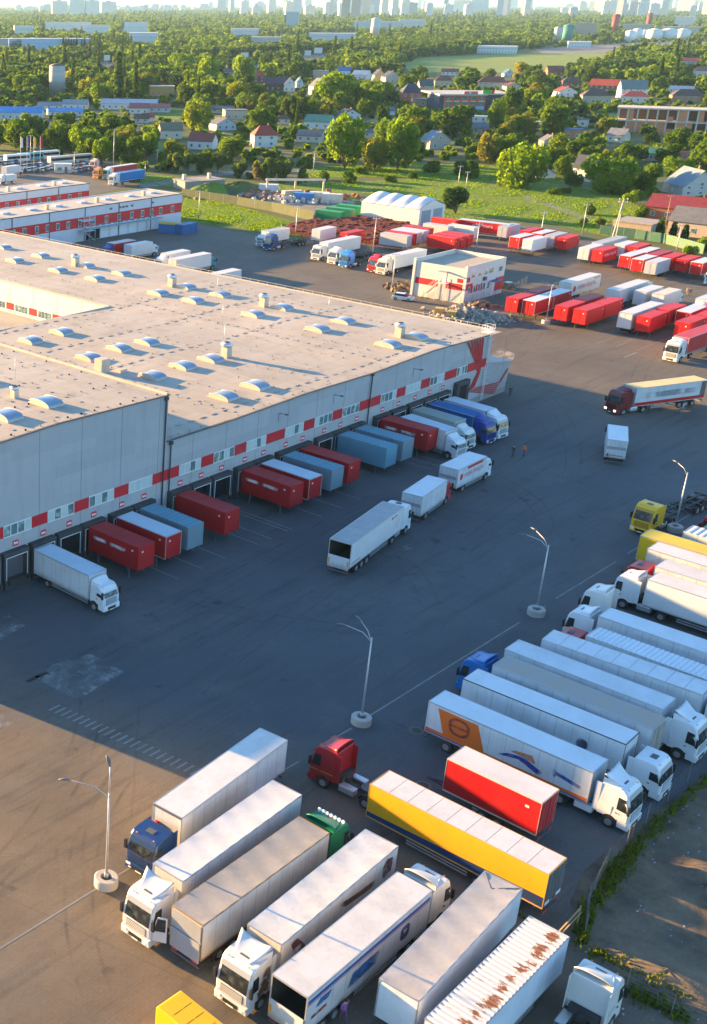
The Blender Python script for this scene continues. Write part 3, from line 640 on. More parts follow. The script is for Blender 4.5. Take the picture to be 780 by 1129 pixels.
def roof_mat():
    m, n, l, b = newmat('roof_membrane'); v = _coord(n, l, 'Object')
    c = _mix(n, l, _ramp(n, l, _noise(n, l, v, .06, 6, .65), .35, .68), rgb((.36, .315, .255)), rgb((.465, .41, .335)))
    f = _ramp(n, l, _noise(n, l, v, .25, 6, .7), .5, .75); c = _mix(n, l, _math(n, l, 'MULTIPLY', f, .72), c, rgb((.24, .205, .175)))
    vs_ = _coord(n, l, 'Object', (1, .12, 1)); f = _ramp(n, l, _noise(n, l, vs_, .9, 5, .7), .5, .75); c = _mix(n, l, _math(n, l, 'MULTIPLY', f, .35), c, rgb((.52, .47, .41)))
    br = n.new('ShaderNodeTexBrick'); br.inputs['Scale'].default_value = 1; br.inputs['Brick Width'].default_value = 12.3; br.inputs['Row Height'].default_value = 2.05; br.inputs['Mortar Size'].default_value = .035
    br.inputs['Color1'].default_value = (1, 1, 1, 1); br.inputs['Color2'].default_value = (.93, .93, .93, 1); br.inputs['Mortar'].default_value = (.78, .77, .76, 1); l.new(v, br.inputs['Vector'])
    c = _mix(n, l, 1.0, c, br.outputs['Color'], 'MULTIPLY')
    l.new(c, b.inputs['Base Color']); b.inputs['Roughness'].default_value = .75; _bump(n, l, b, _noise(n, l, v, 1.2, 4), .25, .05); return m
M_ROOF = roof_mat()
WH = thing('warehouse', 'long grey logistics warehouse with red band, dock doors and flat beige roof', 'warehouse', (0, 0, 0))
def roof_z(x):  # gentle ridges
    return ZL + (.5 * max(0, 1 - abs(x - 157.5) / 18)) + (.3 * max(0, 1 - abs(x - 127) / 15))
def tall_z(x): return ZT + .45 * max(0, 1 - abs(x - 83) / 16)
b = MB()   # walls
b.box(56, 70, YF, YF + .3, 0, 10.5); b.box(56, 56.3, YF + .3, 205, 0, 10.5)
b.prism([(70, 0), (100, 0), (100, tall_z(100)), (83, tall_z(83)), (70, tall_z(70))], YF - .06, YF + .3)
b.box(99.7, 100, YF + .3, 132, 8, ZT); b.box(70, 70.3, YF + .3, 132, 8, ZT); b.box(70.3, 99.7, 131.7, 132, 8, ZT)
xs = [100, 112, 127, 142, 148, 157.5, 173.4]
b.prism([(173.4, 0), (100.001, 0)] + [(x, roof_z(x)) for x in xs], YF, YF + .3)
b.box(175.9, 176.2, 88.5, 205, 0, ZL); b.add([(173.4, YF, 0), (176.2, 88.5, 0), (176.2, 88.5, ZL), (173.4, YF, ZL)], [(0, 1, 2, 3)]); b.box(143, 176, 204.7, 205, 0, ZL)
part('wall', b, M_WALL, WH)
b = MB()   # roofs
YS = [YF - .12, 138.5]
for i in range(len(xs) - 1):
    a, c2 = xs[i], xs[i + 1]
    if a == 157.5: c2 = 176.4
    b.add([(a, YS[0], roof_z(a)), (c2, YS[0], roof_z(c2) if c2 < 174 else ZL), (c2, 138.5, roof_z(c2) if c2 < 174 else ZL), (a, 138.5, roof_z(a))], [(0, 1, 2, 3)])
b.add([(143, 138.5, roof_z(143)), (157.5, 138.5, roof_z(157.5)), (157.5, 205.2, roof_z(157.5)), (143, 205.2, roof_z(143))], [(0, 1, 2, 3)])
b.add([(157.5, 138.5, roof_z(157.5)), (176.4, 138.5, ZL), (176.4, 205.2, ZL), (157.5, 205.2, roof_z(157.5))], [(0, 1, 2, 3)])
b.add([(56, YF - .1, 10.5), (70, YF - .1, 10.5), (70, 138.5, 10.5), (56, 138.5, 10.5)], [(0, 1, 2, 3)]); b.add([(70, 132, 9.8), (100, 132, 9.8), (100, 138.5, 9.8), (70, 138.5, 9.8)], [(0, 1, 2, 3)])
b.add([(70, YF - .12, tall_z(70)), (83, YF - .12, tall_z(83)), (83, 132, tall_z(83)), (70, 132, tall_z(70))], [(0, 1, 2, 3)])
b.add([(83, YF - .12, tall_z(83)), (100.1, YF - .12, tall_z(100)), (100.1, 132, tall_z(100)), (83, 132, tall_z(83))], [(0, 1, 2, 3)])
b.add([(56, 138.5, 5.0), (143, 138.5, 5.0), (143, 205, 5.0), (56, 205, 5.0)], [(0, 1, 2, 3)])
part('roof', b, M_ROOF, WH)
b = MB()   # eaves and parapets
M_EAVE = paint((.10, .095, .09), .6, .2); M_PARA = paint((.50, .43, .35), .7, .35)
for i in range(len(xs) - 1): b.bar((xs[i], YF - .1, roof_z(xs[i]) + .04), (xs[i + 1], YF - .1, roof_z(xs[i + 1]) + .04), .22, .12)
b.bar((70, YF - .12, tall_z(70) + .04), (83, YF - .12, tall_z(83) + .04), .22, .12); b.bar((83, YF - .12, tall_z(83) + .04), (100.1, YF - .12, tall_z(100) + .04), .22, .12)
part('eaves', b, M_EAVE, WH)
b = MB(); b.box(99.85, 100.2, YF + .1, 132, ZT, ZT + .25); b.box(142.7, 143.05, 138.6, 205, ZL + .02, ZL + .28); b.box(100, 143.05, 138.4, 138.7, ZL + .0, ZL + .22)
for i in range(60): b.bar((176.3, 89 + i * 1.95, ZL), (176.3, 89 + i * 1.95, ZL + .55), .05)
b.box(176.27, 176.33, 89, 205, ZL + .5, ZL + .55); b.box(176.1, 176.45, 88.4, 205, ZL - .05, ZL + .14)
part('parapet', b, M_PARA, WH)
b = MB()   # roof walkway strips and drain lines
for x in (114.2, 133.5, 147.5, 166.5):
    y = 89.0
    while y < 136: b.box(x, x + .5, y, y + .95, roof_z(x) + .02, roof_z(x) + .06); y += 1.9
for y0, x0, x1 in ((90.2, 101, 173), (112.3, 101, 174), (124.5, 101, 174), (136.6, 101, 174)):
    x = x0
    while x < x1: b.box(x, x + .95, y0, y0 + .35, roof_z(x) + .03, roof_z(x) + .07); x += 2.1
for x in range(72, 100, 6):
    y = 89.0
    while y < 130: b.box(x, x + .4, y, y + .95, tall_z(x) + .03, tall_z(x) + .06); y += 2.4
part('roof_strip', b, paint((.36, .33, .29), .7, .3), WH)['kind'] = 'stuff'
b = MB()   # fixings
for i in range(520):
    x = rng.choice((101.5, 107.6, 113.8, 120, 126, 132.3, 138.4, 144.6, 150.7, 157, 163, 169.2, 174.5)); y = 88 + rng.randint(0, 60) * 1.95
    if x < 143 and y > 138: continue
    z = roof_z(x) if x < 174 else ZL; b.box(x - .05, x + .05, y - .05, y + .05, z, z + .12)
for i in range(300):
    y = rng.choice((88.1, 94.3, 100.4, 106.6, 112.7, 118.9, 125, 131.2, 137.3)); x = 101 + rng.randint(0, 36) * 2.0
    z = roof_z(x) if x < 174 else ZL; b.box(x - .05, x + .05, y - .05, y + .05, z, z + .12)
for i in range(150):
    x = 71 + rng.randint(0, 14) * 2.0; y = rng.choice((88.1, 94.3, 100.4, 106.6, 112.7)); b.box(x - .07, x + .07, y - .07, y + .07, tall_z(x), tall_z(x) + .16)
part('fixing', b, flat((.2, .18, .16), .7), WH)['kind'] = 'stuff'
# facade joints, band, windows
b = MB()
for k in range(-4, 14):
    x = 99.0 - .35 + k * 6.15
    zt = (9.7 if x < 70 else tall_z(x) - .1 if x < 100 else roof_z(x) - .1)
    part('panel_joint', MB().box(x - .03, x + .03, YF - (.075 if 70 < x < 100 else .015), YF + .01, .4, zt), flat((.22, .225, .23), .6), WH)
M_BAND = paint((.50, .02, .03), .4, .12); BY = YF - .085
part('red_band', MB().box(56.5, 173.2, BY, YF + .02, 5.62, 6.9), M_BAND, WH)
win0 = [75.15, 81.4, 87.6, 93.9, 102.45, 108.7, 114.95, 122.75, 129.05, 135.25, 144.35, 150.6, 157.0, 164.4]; wl = [3.9] * 13 + [2.9]
win0 += [69.0, 62.8]; wl += [3.9, 3.9]
M_frame = paint((.62, .64, .65), .45, .2); M_pane = glass((.10, .16, .17), .12); M_blind = paint((.44, .52, .52), .6, .3)
for x0, L in zip(win0, wl):
    f = MB(); n = 4; dx = L / n; y0 = BY - .06
    f.box(x0, x0 + L, BY - .01, BY + .03, 5.56, 6.96)
    f.box(x0, x0 + L, y0, BY - .01, 5.56, 5.68); f.box(x0, x0 + L, y0, BY - .01, 6.84, 6.96)
    for i in range(n + 1): f.box(max(x0, x0 + i * dx - .06), min(x0 + L, x0 + i * dx + .06), y0, BY - .01, 5.68, 6.84)
    fo = part('window', f, M_frame, WH)
    g = MB()
    for i in range(n): g.box(x0 + i * dx + .06, x0 + (i + 1) * dx - .06, BY - .025, BY - .012, 5.68, 6.84, 1 if rng.random() < .45 else 0)
    part('pane', g, [M_pane, M_blind], fo)
# docks
M_DARK = flat((.012, .012, .014), .9); M_SHEL = paint((.045, .047, .052), .7, .3); M_edge = flat((.62, .65, .68), .5)
docks = [76.4, 80.35, 84.2, 87.95, 92.4, 96.1, 102.4, 106.2, 110.0, 114.5, 118.2, 122.8, 126.4, 131.1, 134.8, 138.6, 144.8, 148.8, 153.1, 157.0, 160.6, 72.5, 68.7, 64.6]
sgn = flat((.55, .03, .05), .5)
for x in docks:
    wy = YF - (.07 if 70 < x < 100 else 0)
    s_ = MB(); s_.box(x - 1.75, x + 1.75, wy - .75, wy, 3.55, 4.05); s_.box(x - 1.75, x - 1.45, wy - .75, wy, .9, 3.55); s_.box(x + 1.45, x + 1.75, wy - .75, wy, .9, 3.55)
    s_.box(x - 1.75, x + 1.75, wy - .9, wy, 0.05, .9)
    e = MB(); e.box(x - 1.5, x + 1.5, wy - .765, wy - .75, 3.5, 3.58); e.box(x - 1.5, x - 1.42, wy - .765, wy - .75, 1.0, 3.5); e.box(x + 1.42, x + 1.5, wy - .765, wy - .75, 1.0, 3.5)
    so_ = part('dock_shelter', s_, M_SHEL, WH); part('edge_strip', e, M_edge, so_)
    for s in (-1, 1): part('bumper_pad', MB().box(x + s * 1.3 - .12, x + s * 1.3 + .12, wy - 1.02, wy - .9, .5, .95), M_black, so_)
    dn = MB().box(x - 1.42, x + 1.42, wy - .12, wy - .02, .95, 3.5)
    part('dock_door', dn, M_DARK if rng.random() < .7 else M_dgrey, WH)
    sg = part('dock_sign', MB().box(x + .05, x + .85, wy - .04, wy - .003, 4.28, 4.92), sgn, WH, .01)
    part('sign_mark', MB().box(x + .17, x + .32, wy - .055, wy - .041, 4.48, 4.74).box(x + .38, x + .52, wy - .055, wy - .041, 4.5, 4.72).box(x + .58, x + .72, wy - .055, wy - .041, 4.48, 4.72), flat((.8, .75, .75)), sg)
part('gate_door', MB().box(164.2, 167.8, YF - .7, YF - .003, .1, 4.7), M_SHEL, WH, .03); part('gate_opening', MB().box(165.0, 167.0, YF - .72, YF - .701, .2, 4.1), M_DARK, WH)
part('plinth', MB().box(56, 173.4, YF - .09, YF - .001, 0, .9), M_PLINTH, WH)
# painted fan emblem on the facade end
def fy(px, py): q = onY(px, py, YF); return (q.x, q.z)
b = MB()
def strip(p):
    P = [(fy(*q)[0], YF - .094, fy(*q)[1]) for q in p]; b.poly(P, .008)
def z2(ox, oy, s, *q): return [(ox + a / s, oy + c_ / s) for a, c_ in q]
q = lambda *p: z2(480, 350, 7.8, *p)
for (ta, tb), (ba, bb) in zip(((272, 288), (300, 316), (326, 344), (352, 368), (377, 392), (402, 418)), ((336, 352), (348, 360), (358, 370), (368, 380), (378, 388), (388, 398))):
    strip(q((ta, 212 - (ta - 272) * .27), (tb, 210 - (ta - 272) * .27), (bb, 372), (ba, 375)))
part('emblem', b, paint((.42, .02, .03), .4, .1), WH); b = MB()
P = q((336, 376), (398, 372), (384, 470), (334, 598), (275, 645), (360, 470)); strip(P)
for k in range(6):
    t0, t1 = k / 6, (k + .62) / 6
    lf = lambda t: (352 - t * 72, 598 + t * 46); rt = lambda t: (552 - t * 54, 552 + t * 112)
    strip(q(lf(t0), rt(t0), rt(t1), lf(t1)))
strip(q((552, 548), (622, 432), (624, 446), (556, 560)))
part('emblem', b, paint((.42, .02, .03), .4, .1), WH)
# end annex below the emblem
b = MB(); b.prism([(173.5, 0), (180.3, 0), (181.2, 4.9), (173.5, 6.0)], YF + .002, YF + .3); b.prism([(173.5, 6.0), (173.5, 5.8), (181.6, 4.7), (181.6, 4.9)], YF - .1, YF + 5.5); b.box(179.8, 180.1, YF + .3, YF + 5, 0, 4.8)
part('annex', b, paint((.30, .315, .335), .5, .25), WH); part('annex_plinth', MB().box(173.5, 180.5, YF - .03, YF - .002, 0, .9), M_PLINTH, WH)
b = MB()   # caged ladder
for x in (172.5, 173.0): b.box(x - .03, x + .03, YF - .35, YF - .29, .4, 11.9)
for i in range(36): b.box(172.5, 173.0, YF - .34, YF - .30, .6 + i * .31, .64 + i * .31)
for i in range(8):
    z = 3 + i * 1.0; pts = [(172.75 + .42 * math.cos(a), YF - .32 - .6 * max(0, math.sin(a)), z) for a in [math.pi * k / 8 for k in range(9)]]
    b.tube(pts, .025, 4)
b.box(172.0, 173.6, YF - .4, YF + .9, 10.9, 10.96)
for x in (172.0, 172.8, 173.55):
    for y in (YF - .4, YF + .85): b.box(x, x + .05, y, y + .05, 10.96, 12.0)
for z in (11.45, 11.98): b.box(172, 173.6, YF - .4, YF - .35, z, z + .05); b.box(172, 173.6, YF + .85, YF + .9, z, z + .05); b.box(172, 172.05, YF - .35, YF + .85, z, z + .05); b.box(173.55, 173.6, YF - .35, YF + .85, z, z + .05)
part('roof_ladder', b, paint((.68, .69, .7), .4, .1), WH)
for x, zt in ((99.55, 15.8), (141.5, 10.5), (100.7, 10.2)):
    part('downpipe', MB().cyl((x, YF - .2, zt / 2 + .1), .09, zt, n=10).box(x - .25, x + .25, YF - .35, YF - .08, zt - .25, zt + .1), flat((.05, .052, .058), .5), WH)
for x, z in ((121.2, 9.0), (152.2, 8.9), (133, 9.0)):
    part('wall_lamp', MB().bar((x, YF, z - .9), (x, YF, z + .25), .06).bar((x, YF, z + .25), (x + .1, YF - 1.0, z + .3), .06).box(x - .1, x + .3, YF - 1.35, YF - .95, z + .26, z + .36), M_dgrey, WH)
# skylights
M_sky = paint((.26, .32, .40), .32, .25, metal=.35); M_curb = paint((.55, .46, .36), .7, .3)
def skylight(x, y, z):
    k_ = .9
    s_ = cpart('skylight', 'skcurb', lambda: MB().box(-1.3, 1.3, -1.85, 1.85, -.3, .18), [M_curb], WH, .02, (x, y, z))
    def dome():
        b = MB(); n = 12; xs_ = [-1.22 + 2.44 * i / 4 for i in range(5)]; vs = []
        for xx in xs_:
            for k in range(n + 1):
                a = math.pi * k / n; vs.append((xx, -1.76 * math.cos(a), .18 + .48 * math.sin(a)))
        b.add(vs, [(i * (n + 1) + k, (i + 1) * (n + 1) + k, (i + 1) * (n + 1) + k + 1, i * (n + 1) + k + 1) for i in range(4) for k in range(n)], 0, True)
        for o in (0, 4 * (n + 1)): b.add(vs[o:o + n + 1], [list(range(n + 1))], 1)
        for xx in (-1.22, 1.22): b.tube([(xx, -1.77 * math.cos(math.pi * k / n), .18 + .485 * math.sin(math.pi * k / n)) for k in range(n + 1)], .03, 4, 2)
        return b
    cpart('dome', 'skdome', dome, [M_sky, M_curb, M_alu], s_); s_.scale = (k_, k_, 1)
for x, y in [(117.9, 93.6), (124.3, 93.6), (154.9, 93.4), (161.7, 93.2), (117.8, 105.8), (124.2, 106.1), (129.8, 105.8), (154.7, 105.7), (161.9, 106), (117.9, 118.2), (124.3, 118.4), (129.8, 118), (154.8, 118.1), (162.1, 118), (117.9, 130.5), (124.5, 130.7), (155, 130.9), (162, 130.9),
             (154.8, 138.6), (162.2, 138.9), (155, 154.1), (162, 154.3), (155, 163.9), (162, 163.8), (155.1, 176.2), (162.2, 176.6), (162.6, 188.4), (155, 188.6), (106, 93.6), (106, 118), (106.2, 106)]:
    if x == 106 or x == 106.2: continue
    skylight(x, y, roof_z(x))
for x, y in ((86.7, 93.3), (80.3, 92.7), (80.2, 105), (86.9, 105.4), (93, 117)):
    if x < 93: skylight(x, y, tall_z(x))
for x, y in ((161, 165.5), (161.1, 141.1), (160.9, 120.8), (132.8, 105.5), (160.3, 95.0), (85.5, 97.2)):
    z = tall_z(x) if x < 100 else roof_z(x); k = .62 if x < 100 else 1
    v_ = part('roof_vent', MB().box(x - .55 * k, x + .55 * k, y - .55 * k, y + .55 * k, z - .2, z + 1.55 * k), M_curb, WH)
    part('cowl', MB().tube([(x, y, z + 1.5 * k), (x, y, z + 1.75 * k), (x, y, z + 2.05 * k), (x, y, z + 2.2 * k)], [.5 * k, .85 * k, .85 * k, .3 * k], 8).box(x - .3, x + .3, y - .3, y + .3, z + 2.19 * k, z + 2.25 * k, 1), [paint((.6, .66, .7), .25, .1, metal=.5), M_black], v_)
part('roof_hut', MB().box(113.8, 115.4, 111.5, 112.9, ZL - .1, ZL + 2.0).box(116, 117.3, 110, 111, ZL - .1, ZL + .5), M_curb, WH, .03)
b = MB()
for z in (ZL + .5, ZL + 1.1): b.box(109.5, 113, 113.0, 113.05, z, z + .05)
for x in (109.5, 110.7, 111.8, 113): b.box(x - .03, x + .03, 112.97, 113.03, ZL, ZL + 1.1)
part('roof_rail', b, M_alu, WH)
for x, y, h in ((134, 107, 5), (147, 118, 3.5), (160, 130, 4), (86.3, 98, 5), (165, 111, 3)):
    z = tall_z(x) if x < 100 else roof_z(x); part('lightning_rod', MB().tube([(x, y, z), (x, y, z + h)], [.04, .02], 5), M_alu, WH)
# courtyard wall
part('courtyard_wall', MB().box(142.8, 143.0, 138.6, 205, 5.0, ZL), paint((.70, .66, .58), .6, .15), WH)
b = MB(); r_ = MB(); j_ = MB()
y = 140.5
while y < 200:
    for k in range(4): b.box(142.76, 142.79, y + k * .85, y + k * .85 + .6, 5.62, 6.75)
    r_.box(142.755, 142.79, y + 3.6, y + 5.6, 5.62, 6.85); j_.box(142.78, 142.81, y + 4.5, y + 4.56, 6.85, ZL); y += 6.15
part('courtyard_window', b, M_pane, WH); part('courtyard_band', r_, M_BAND, WH); part('panel_joint', j_, M_grey, WH)

# ------------------------------------------------------------------ vehicles: foreground
LG = (.66, .66, .65); M_w2 = paint((.56, .56, .55), .45, .35, grime=.5); M_w3 = paint((.62, .59, .54), .5, .4, (.2, .15, .1), grime=.6); M_tarpg = paint((.27, .255, .235), .7, .5, (.42, .40, .37))
M_tarpw = paint((.57, .57, .57), .6, .25); M_yel = paint((.72, .36, .01), .45, .15, grime=.3); M_navy = paint((.015, .04, .13), .45, .1); M_org = paint((.62, .14, .02), .45, .15); M_blue = paint((.012, .085, .30), .4, .1)
M_cool = paint((.58, .61, .64), .45, .3, grime=.5); M_ggrey = paint((.40, .41, .40), .6, .45)
t = semi('dark blue tractor with a plain white trailer beside the paved lamp base', (61.95, 46.8), 184.5, (.008, .04, .15), M_white, M_white, defl=False, kind='mid', door=M_white)
part('front_trim', MB().box(6.82, 6.9, -1.2, 1.2, 3.86, 4.0), M_dgrey, t); part('gladhand_box', MB().box(6.82, 6.95, -.95, -.7, 2.0, 2.75), paint((.5, .02, .05), .5, .2), t, .02)
semi('white tractor with its driver door open and a white soft-roofed trailer', (57.0, 42.05), -177.7, WHITE, M_w2, M_tarpw, 'tarp', open_door=1, fin=True)
semi('green tractor with rows of roof lamps and a grey-topped trailer with tail lift', (54.85, 38.3), .8, (.01, .20, .09), M_w3, M_tarpg, 'tarp', 'lift', post=M_wood)
g = bpy.data.objects[[o.name for o in COL.objects if o.get('label', '').startswith('green tractor with rows')][0]]
b = MB()
for i in range(7): b.cyl((7.55 + 1.35, -1.0 + i * .33, 3.72), .13, .12, 'x', 10).bar((8.85, -1.0 + i * .33, 3.5), (8.85, -1.0 + i * .33, 3.66), .05)
part('roof_lamp', b, M_lamp, g)
t = semi('white tractor with brown scrollwork on its cab side and faded brown print on the trailer', (57.15, 34.2), -177.8, WHITE, M_w3, M_w2, 'tarp', fin=True)
BR = smear((.17, .075, .05), .9, (.46, .56)); BR2 = smear((.20, .06, .05), 1.4, (.40, .5))
cv = lambda x, z, r, n=16, r0=0: [(x + r * math.cos(2 * math.pi * k / n), z + r * math.sin(2 * math.pi * k / n)) for k in range(n)]
decal(t, 'faded_print', [(-6.2, 2.2), (-5.2, 2.1), (-4.9, 3.0), (-5.4, 3.7), (-6.3, 3.4)], 1, 1.275, BR2)
decal(t, 'faded_print', [(-4.0, 2.2), (-.6, 2.55), (.4, 3.1), (.2, 3.25), (-1.4, 2.95), (-4.2, 2.7)], 1, 1.275, BR)
decal(t, 'faded_print', [(-1.5, 1.7), (2.4, 1.9), (2.4, 2.1), (-1.4, 2.0)], 1, 1.275, BR)
decal(t, 'faded_print', [(3.6, 1.6), (5.2, 2.3), (5.9, 3.6), (5.0, 3.4), (4.2, 2.5)], 1, 1.275, BR2)
decal(t, 'cab_scrollwork', [(7.7, 1.0), (9.0, 1.05), (8.7, 2.4), (8.1, 3.1), (7.7, 3.1)], 1, 1.245, smear((.16, .08, .04), 3.2, (.47, .52)), .02)
t = semi('white tractor with a blue striped trailer standing open at its rear', (54.85, 30.4), .8, WHITE, M_w2, M_w2, 'panel', 'open', door=M_w3)
decal(t, 'blue_stripe', [(-6.7, 3.35), (6.7, 3.35), (6.7, 3.62), (-6.7, 3.62)], -1, 1.275, M_blue); decal(t, 'red_stripe', [(-6.7, 3.22), (6.7, 3.22), (6.7, 3.29), (-6.7, 3.29)], -1, 1.275, M_red)
SB = smear((.03, .14, .38), 1.1, (.4, .56)); SR = smear((.40, .05, .03), 1.3, (.4, .56))
decal(t, 'faded_print', [(-5.9, 2.6), (-4.6, 2.55), (-4.1, 3.1), (-5.4, 3.1)], -1, 1.275, SB); decal(t, 'faded_print', [(-6.3, 1.9), (-4.6, 2.0), (-4.6, 2.25), (-6.3, 2.2)], -1, 1.275, SR)
decal(t, 'faded_print', [(-2.6, 1.7), (.6, 1.9), (1.0, 2.9), (-2.0, 2.8)], -1, 1.275, SB); decal(t, 'faded_print', cv(3.9, 2.4, .62), -1, 1.275, smear((.10, .06, .14), 1.6, (.4, .5)))
t = trailer('grey-roofed white trailer with a dark folded seam across its far end', (59.35, 26.3), 183.4, paint((.66, .69, .72), .4, .25), paint((.40, .385, .375), .7, .5, (.22, .2, .18)), 'tarp', door=paint((.62, .68, .75), .35, .2))
part('roof_seam', MB().bar((-6.7, 1.1, 4.03), (-5.4, -.2, 4.0), .05, .03).bar((-5.4, -.2, 4.0), (-6.7, -1.2, 4.03), .05, .03), M_dgrey, t)
def rust_mat():
    m, n, l, b = newmat('rusty_white_roof'); v = _coord(n, l); sx = n.new('ShaderNodeSeparateXYZ'); l.new(v, sx.inputs[0])
    band = _ramp(n, l, _math(n, l, 'ABSOLUTE', _math(n, l, 'ADD', sx.outputs[1], .62)), .1, .75, (1, 1, 1, 1), (0, 0, 0, 1))
    f = _math(n, l, 'ADD', _noise(n, l, _coord(n, l, 'Object', (1.0, .35, 1)), 2.3, 6, .75), _math(n, l, 'MULTIPLY', band, .17)); f = _ramp(n, l, f, .63, .67)
    l.new(_mix(n, l, f, rgb((.58, .57, .55)), rgb((.20, .075, .03))), b.inputs['Base Color']); b.inputs['Roughness'].default_value = .6; return m
trailer('white corrugated container trailer with rust patches down its roof', (58.0, 22.55), .8, paint((.62, .68, .76), .4, .3), rust_mat(), 'rib', L=12.4)
q_ = at(655, 1078, 3.85)
chassis_lorry('white tractor unit without a trailer, parked by the weedy fence', (q_.x, q_.y), 3, WHITE, near=True, trail=False)
# yellow van at the lower edge
q_ = at(216, 1108, 2.75)
def van(label, ctr, hd, c, L=6.2, H=2.75, W=2.05):
    t = thing('delivery_van', label, 'van', (ctr[0], ctr[1], 0), R(hd), GROUP_V); cm = paint(c, .35, .1); x0, x1 = -L / 2, L / 2
    prof = [(x0, .35), (x1 - .05, .35), (x1, .9), (x1 - .35, 1.15), (x1 - 1.0, H - .65), (x1 - 1.5, H - .1), (x1 - 2.2, H), (x0 + .1, H), (x0, H - .15)]
    part('van_body', MB().prism(prof, -W / 2, W / 2), cm, t, .07)
    b = MB()
    for i in range(4):
        for j in range(2): b.box(x0 + .3 + i * .95, x0 + 1.15 + i * .95, -.75 + j * .8, -.05 + j * .8, H - .002, H + .014)
    part('roof_rib', b, cm, t, .012)
    part('windscreen', MB().poly([(x1 - .4, -W / 2 + .15, 1.28), (x1 - .4, W / 2 - .15, 1.28), (x1 - .98, W / 2 - .2, H - .62), (x1 - .98, -W / 2 + .2, H - .62)], .02), M_glass, t)
    for s in (-1, 1):
        part('side_window', MB().box(x1 - 1.9, x1 - .95, s * W / 2 - .012, s * W / 2 + .012, 1.4, 2.0), M_glass, t)
        for x in (x1 - 1.0, x0 + 1.2): wheel(t, x, s * (W / 2 - .1), .35, .22)
    return t
van('yellow delivery van with a ribbed roof at the lower edge of the yard', (at(197, 1091, 2.75).x - 1.03, at(197, 1091, 2.75).y - 3.1), -92, (.72, .40, .01))

# right-hand row
t = trailer('short red drawbar trailer with a white roof behind the orange striped lorry', (77.2, 32.75), 90, M_red, M_tarpw, L=7.5, axles=(4.2, 3.0), legs=False, post=paint((.62, .52, .4), .5, .3), door=M_red)
part('drawbar', MB().bar((3.5, -.4, .8), (5.6, 0, .7), .12).bar((3.5, .4, .8), (5.6, 0, .7), .12).cyl((5.65, 0, .7), .14, .1), M_chas, t)
decal(t, 'plate', [(-2.9, 3.1), (-2.6, 3.1), (-2.6, 3.3), (-2.9, 3.3)], 1, 1.275, M_plate)
t = trailer('yellow trailer with a navy lower band and a white panelled roof', (70.05, 31.77), 90.5, M_yel, M_tarpw, 'panel', post=paint((.55, .33, .08), .5, .2), door=M_dgrey)
decal(t, 'navy_band', [(-6.75, 1.17), (6.75, 1.17), (6.75, 1.62), (-6.75, 2.05)], 1, 1.275, M_navy)
for s in (-1, 1): part('plate', MB().box(-6.86, -6.835, s * .8 - .3, s * .8 + .3, 1.35, 1.6), M_plate, t)
t = chassis_lorry('dark red tractor unit with a yellow pinstripe ahead of the yellow trailer', (71.85, 42.75), 92, (.30, .012, .02), near=True, trail=False, kind='high')
decal(t, 'pinstripe', [(.1, 1.52), (2.2, 1.40), (2.2, 1.46), (.1, 1.58)], 1, 1.24, flat((.6, .4, .05)), .03)
t = semi('white tractor with an orange and blue striped trailer', (83.6, 35.1), -89.3, (.68, .70, .72), M_cool, paint((.62, .66, .70), .4, .15), skirt=True, fin=True)
hw = 1.275
decal(t, 'blue_stripe', [(-6.75, 1.17), (6.75, 1.17), (6.75, 1.34), (-6.75, 1.34)], -1, hw, M_blue)
decal(t, 'orange_stripe', [(-6.75, 1.35), (6.75, 1.35), (6.75, 1.62), (-6.75, 1.62)], -1, hw, M_org)
decal(t, 'orange_panel', [(-5.2, 1.62), (-1.6, 1.62), (-2.4, 3.75), (-5.9, 3.75)], -1, hw, M_org)
OR = smear((.34, .07, .05), 1.6, (.3, .5))
ring = [(-3.9 + 1.0 * math.cos(a), 2.75 + .85 * math.sin(a)) for a in [2 * math.pi * k / 24 for k in range(25)]] + [(-3.9 + .72 * math.cos(a), 2.75 + .6 * math.sin(a)) for a in [2 * math.pi * k / 24 for k in range(24, -1, -1)]]
bq = MB()
for k in range(24):
    P = [ring[k], ring[k + 1], ring[48 - k], ring[49 - k]]; bq.poly([(x, -(hw + .013), z) for x, z in P], .004)
bq.poly([(-4.8, -(hw + .013), 2.65), (-3.0, -(hw + .013), 2.65), (-3.0, -(hw + .013), 2.85), (-4.8, -(hw + .013), 2.85)], .004)
part('faded_print', bq, OR, t)
NB = smear((.02, .05, .32), 1.0, (.32, .5)); decal(t, 'faded_print', [(-.6, 2.0), (1.2, 2.35), (2.9, 1.75), (3.2, 2.1), (1.5, 2.75), (.3, 2.5)], -1, hw, NB); decal(t, 'faded_print', [(.4, 2.75), (1.5, 2.75), (2.6, 2.5), (2.2, 3.2), (.9, 3.0)], -1, hw, smear((.65, .25, .12), 1.0, (.36, .55)))
decal(t, 'faded_print', [(3.9, 2.25), (4.15, 2.2), (4.2, 2.45), (6.2, 2.1), (6.2, 2.4), (4.3, 2.75), (3.9, 2.95)], -1, hw, smear((.03, .10, .35), 1.4, (.34, .52)))
t = semi('white tractor with a plain white trailer edged in black, second from the weedy kerb', (89.1, 35.15), -88.5, (.66, .69, .72), M_cool, paint((.60, .64, .68), .4, .2), kind='mid', defl=False, post=M_dgrey)
decal(t, 'faded_print', cv(3.6, 2.5, .5), -1, hw, smear((.05, .06, .12), 1.2, (.4, .6)))
semi('bright blue tractor with a white trailer under a stained grey roof', (92.95, 34.6), 90, (.005, .13, .42), M_cool, paint((.33, .31, .30), .6, .6, (.42, .30, .18)), door=paint((.35, .33, .3), .6, .4))
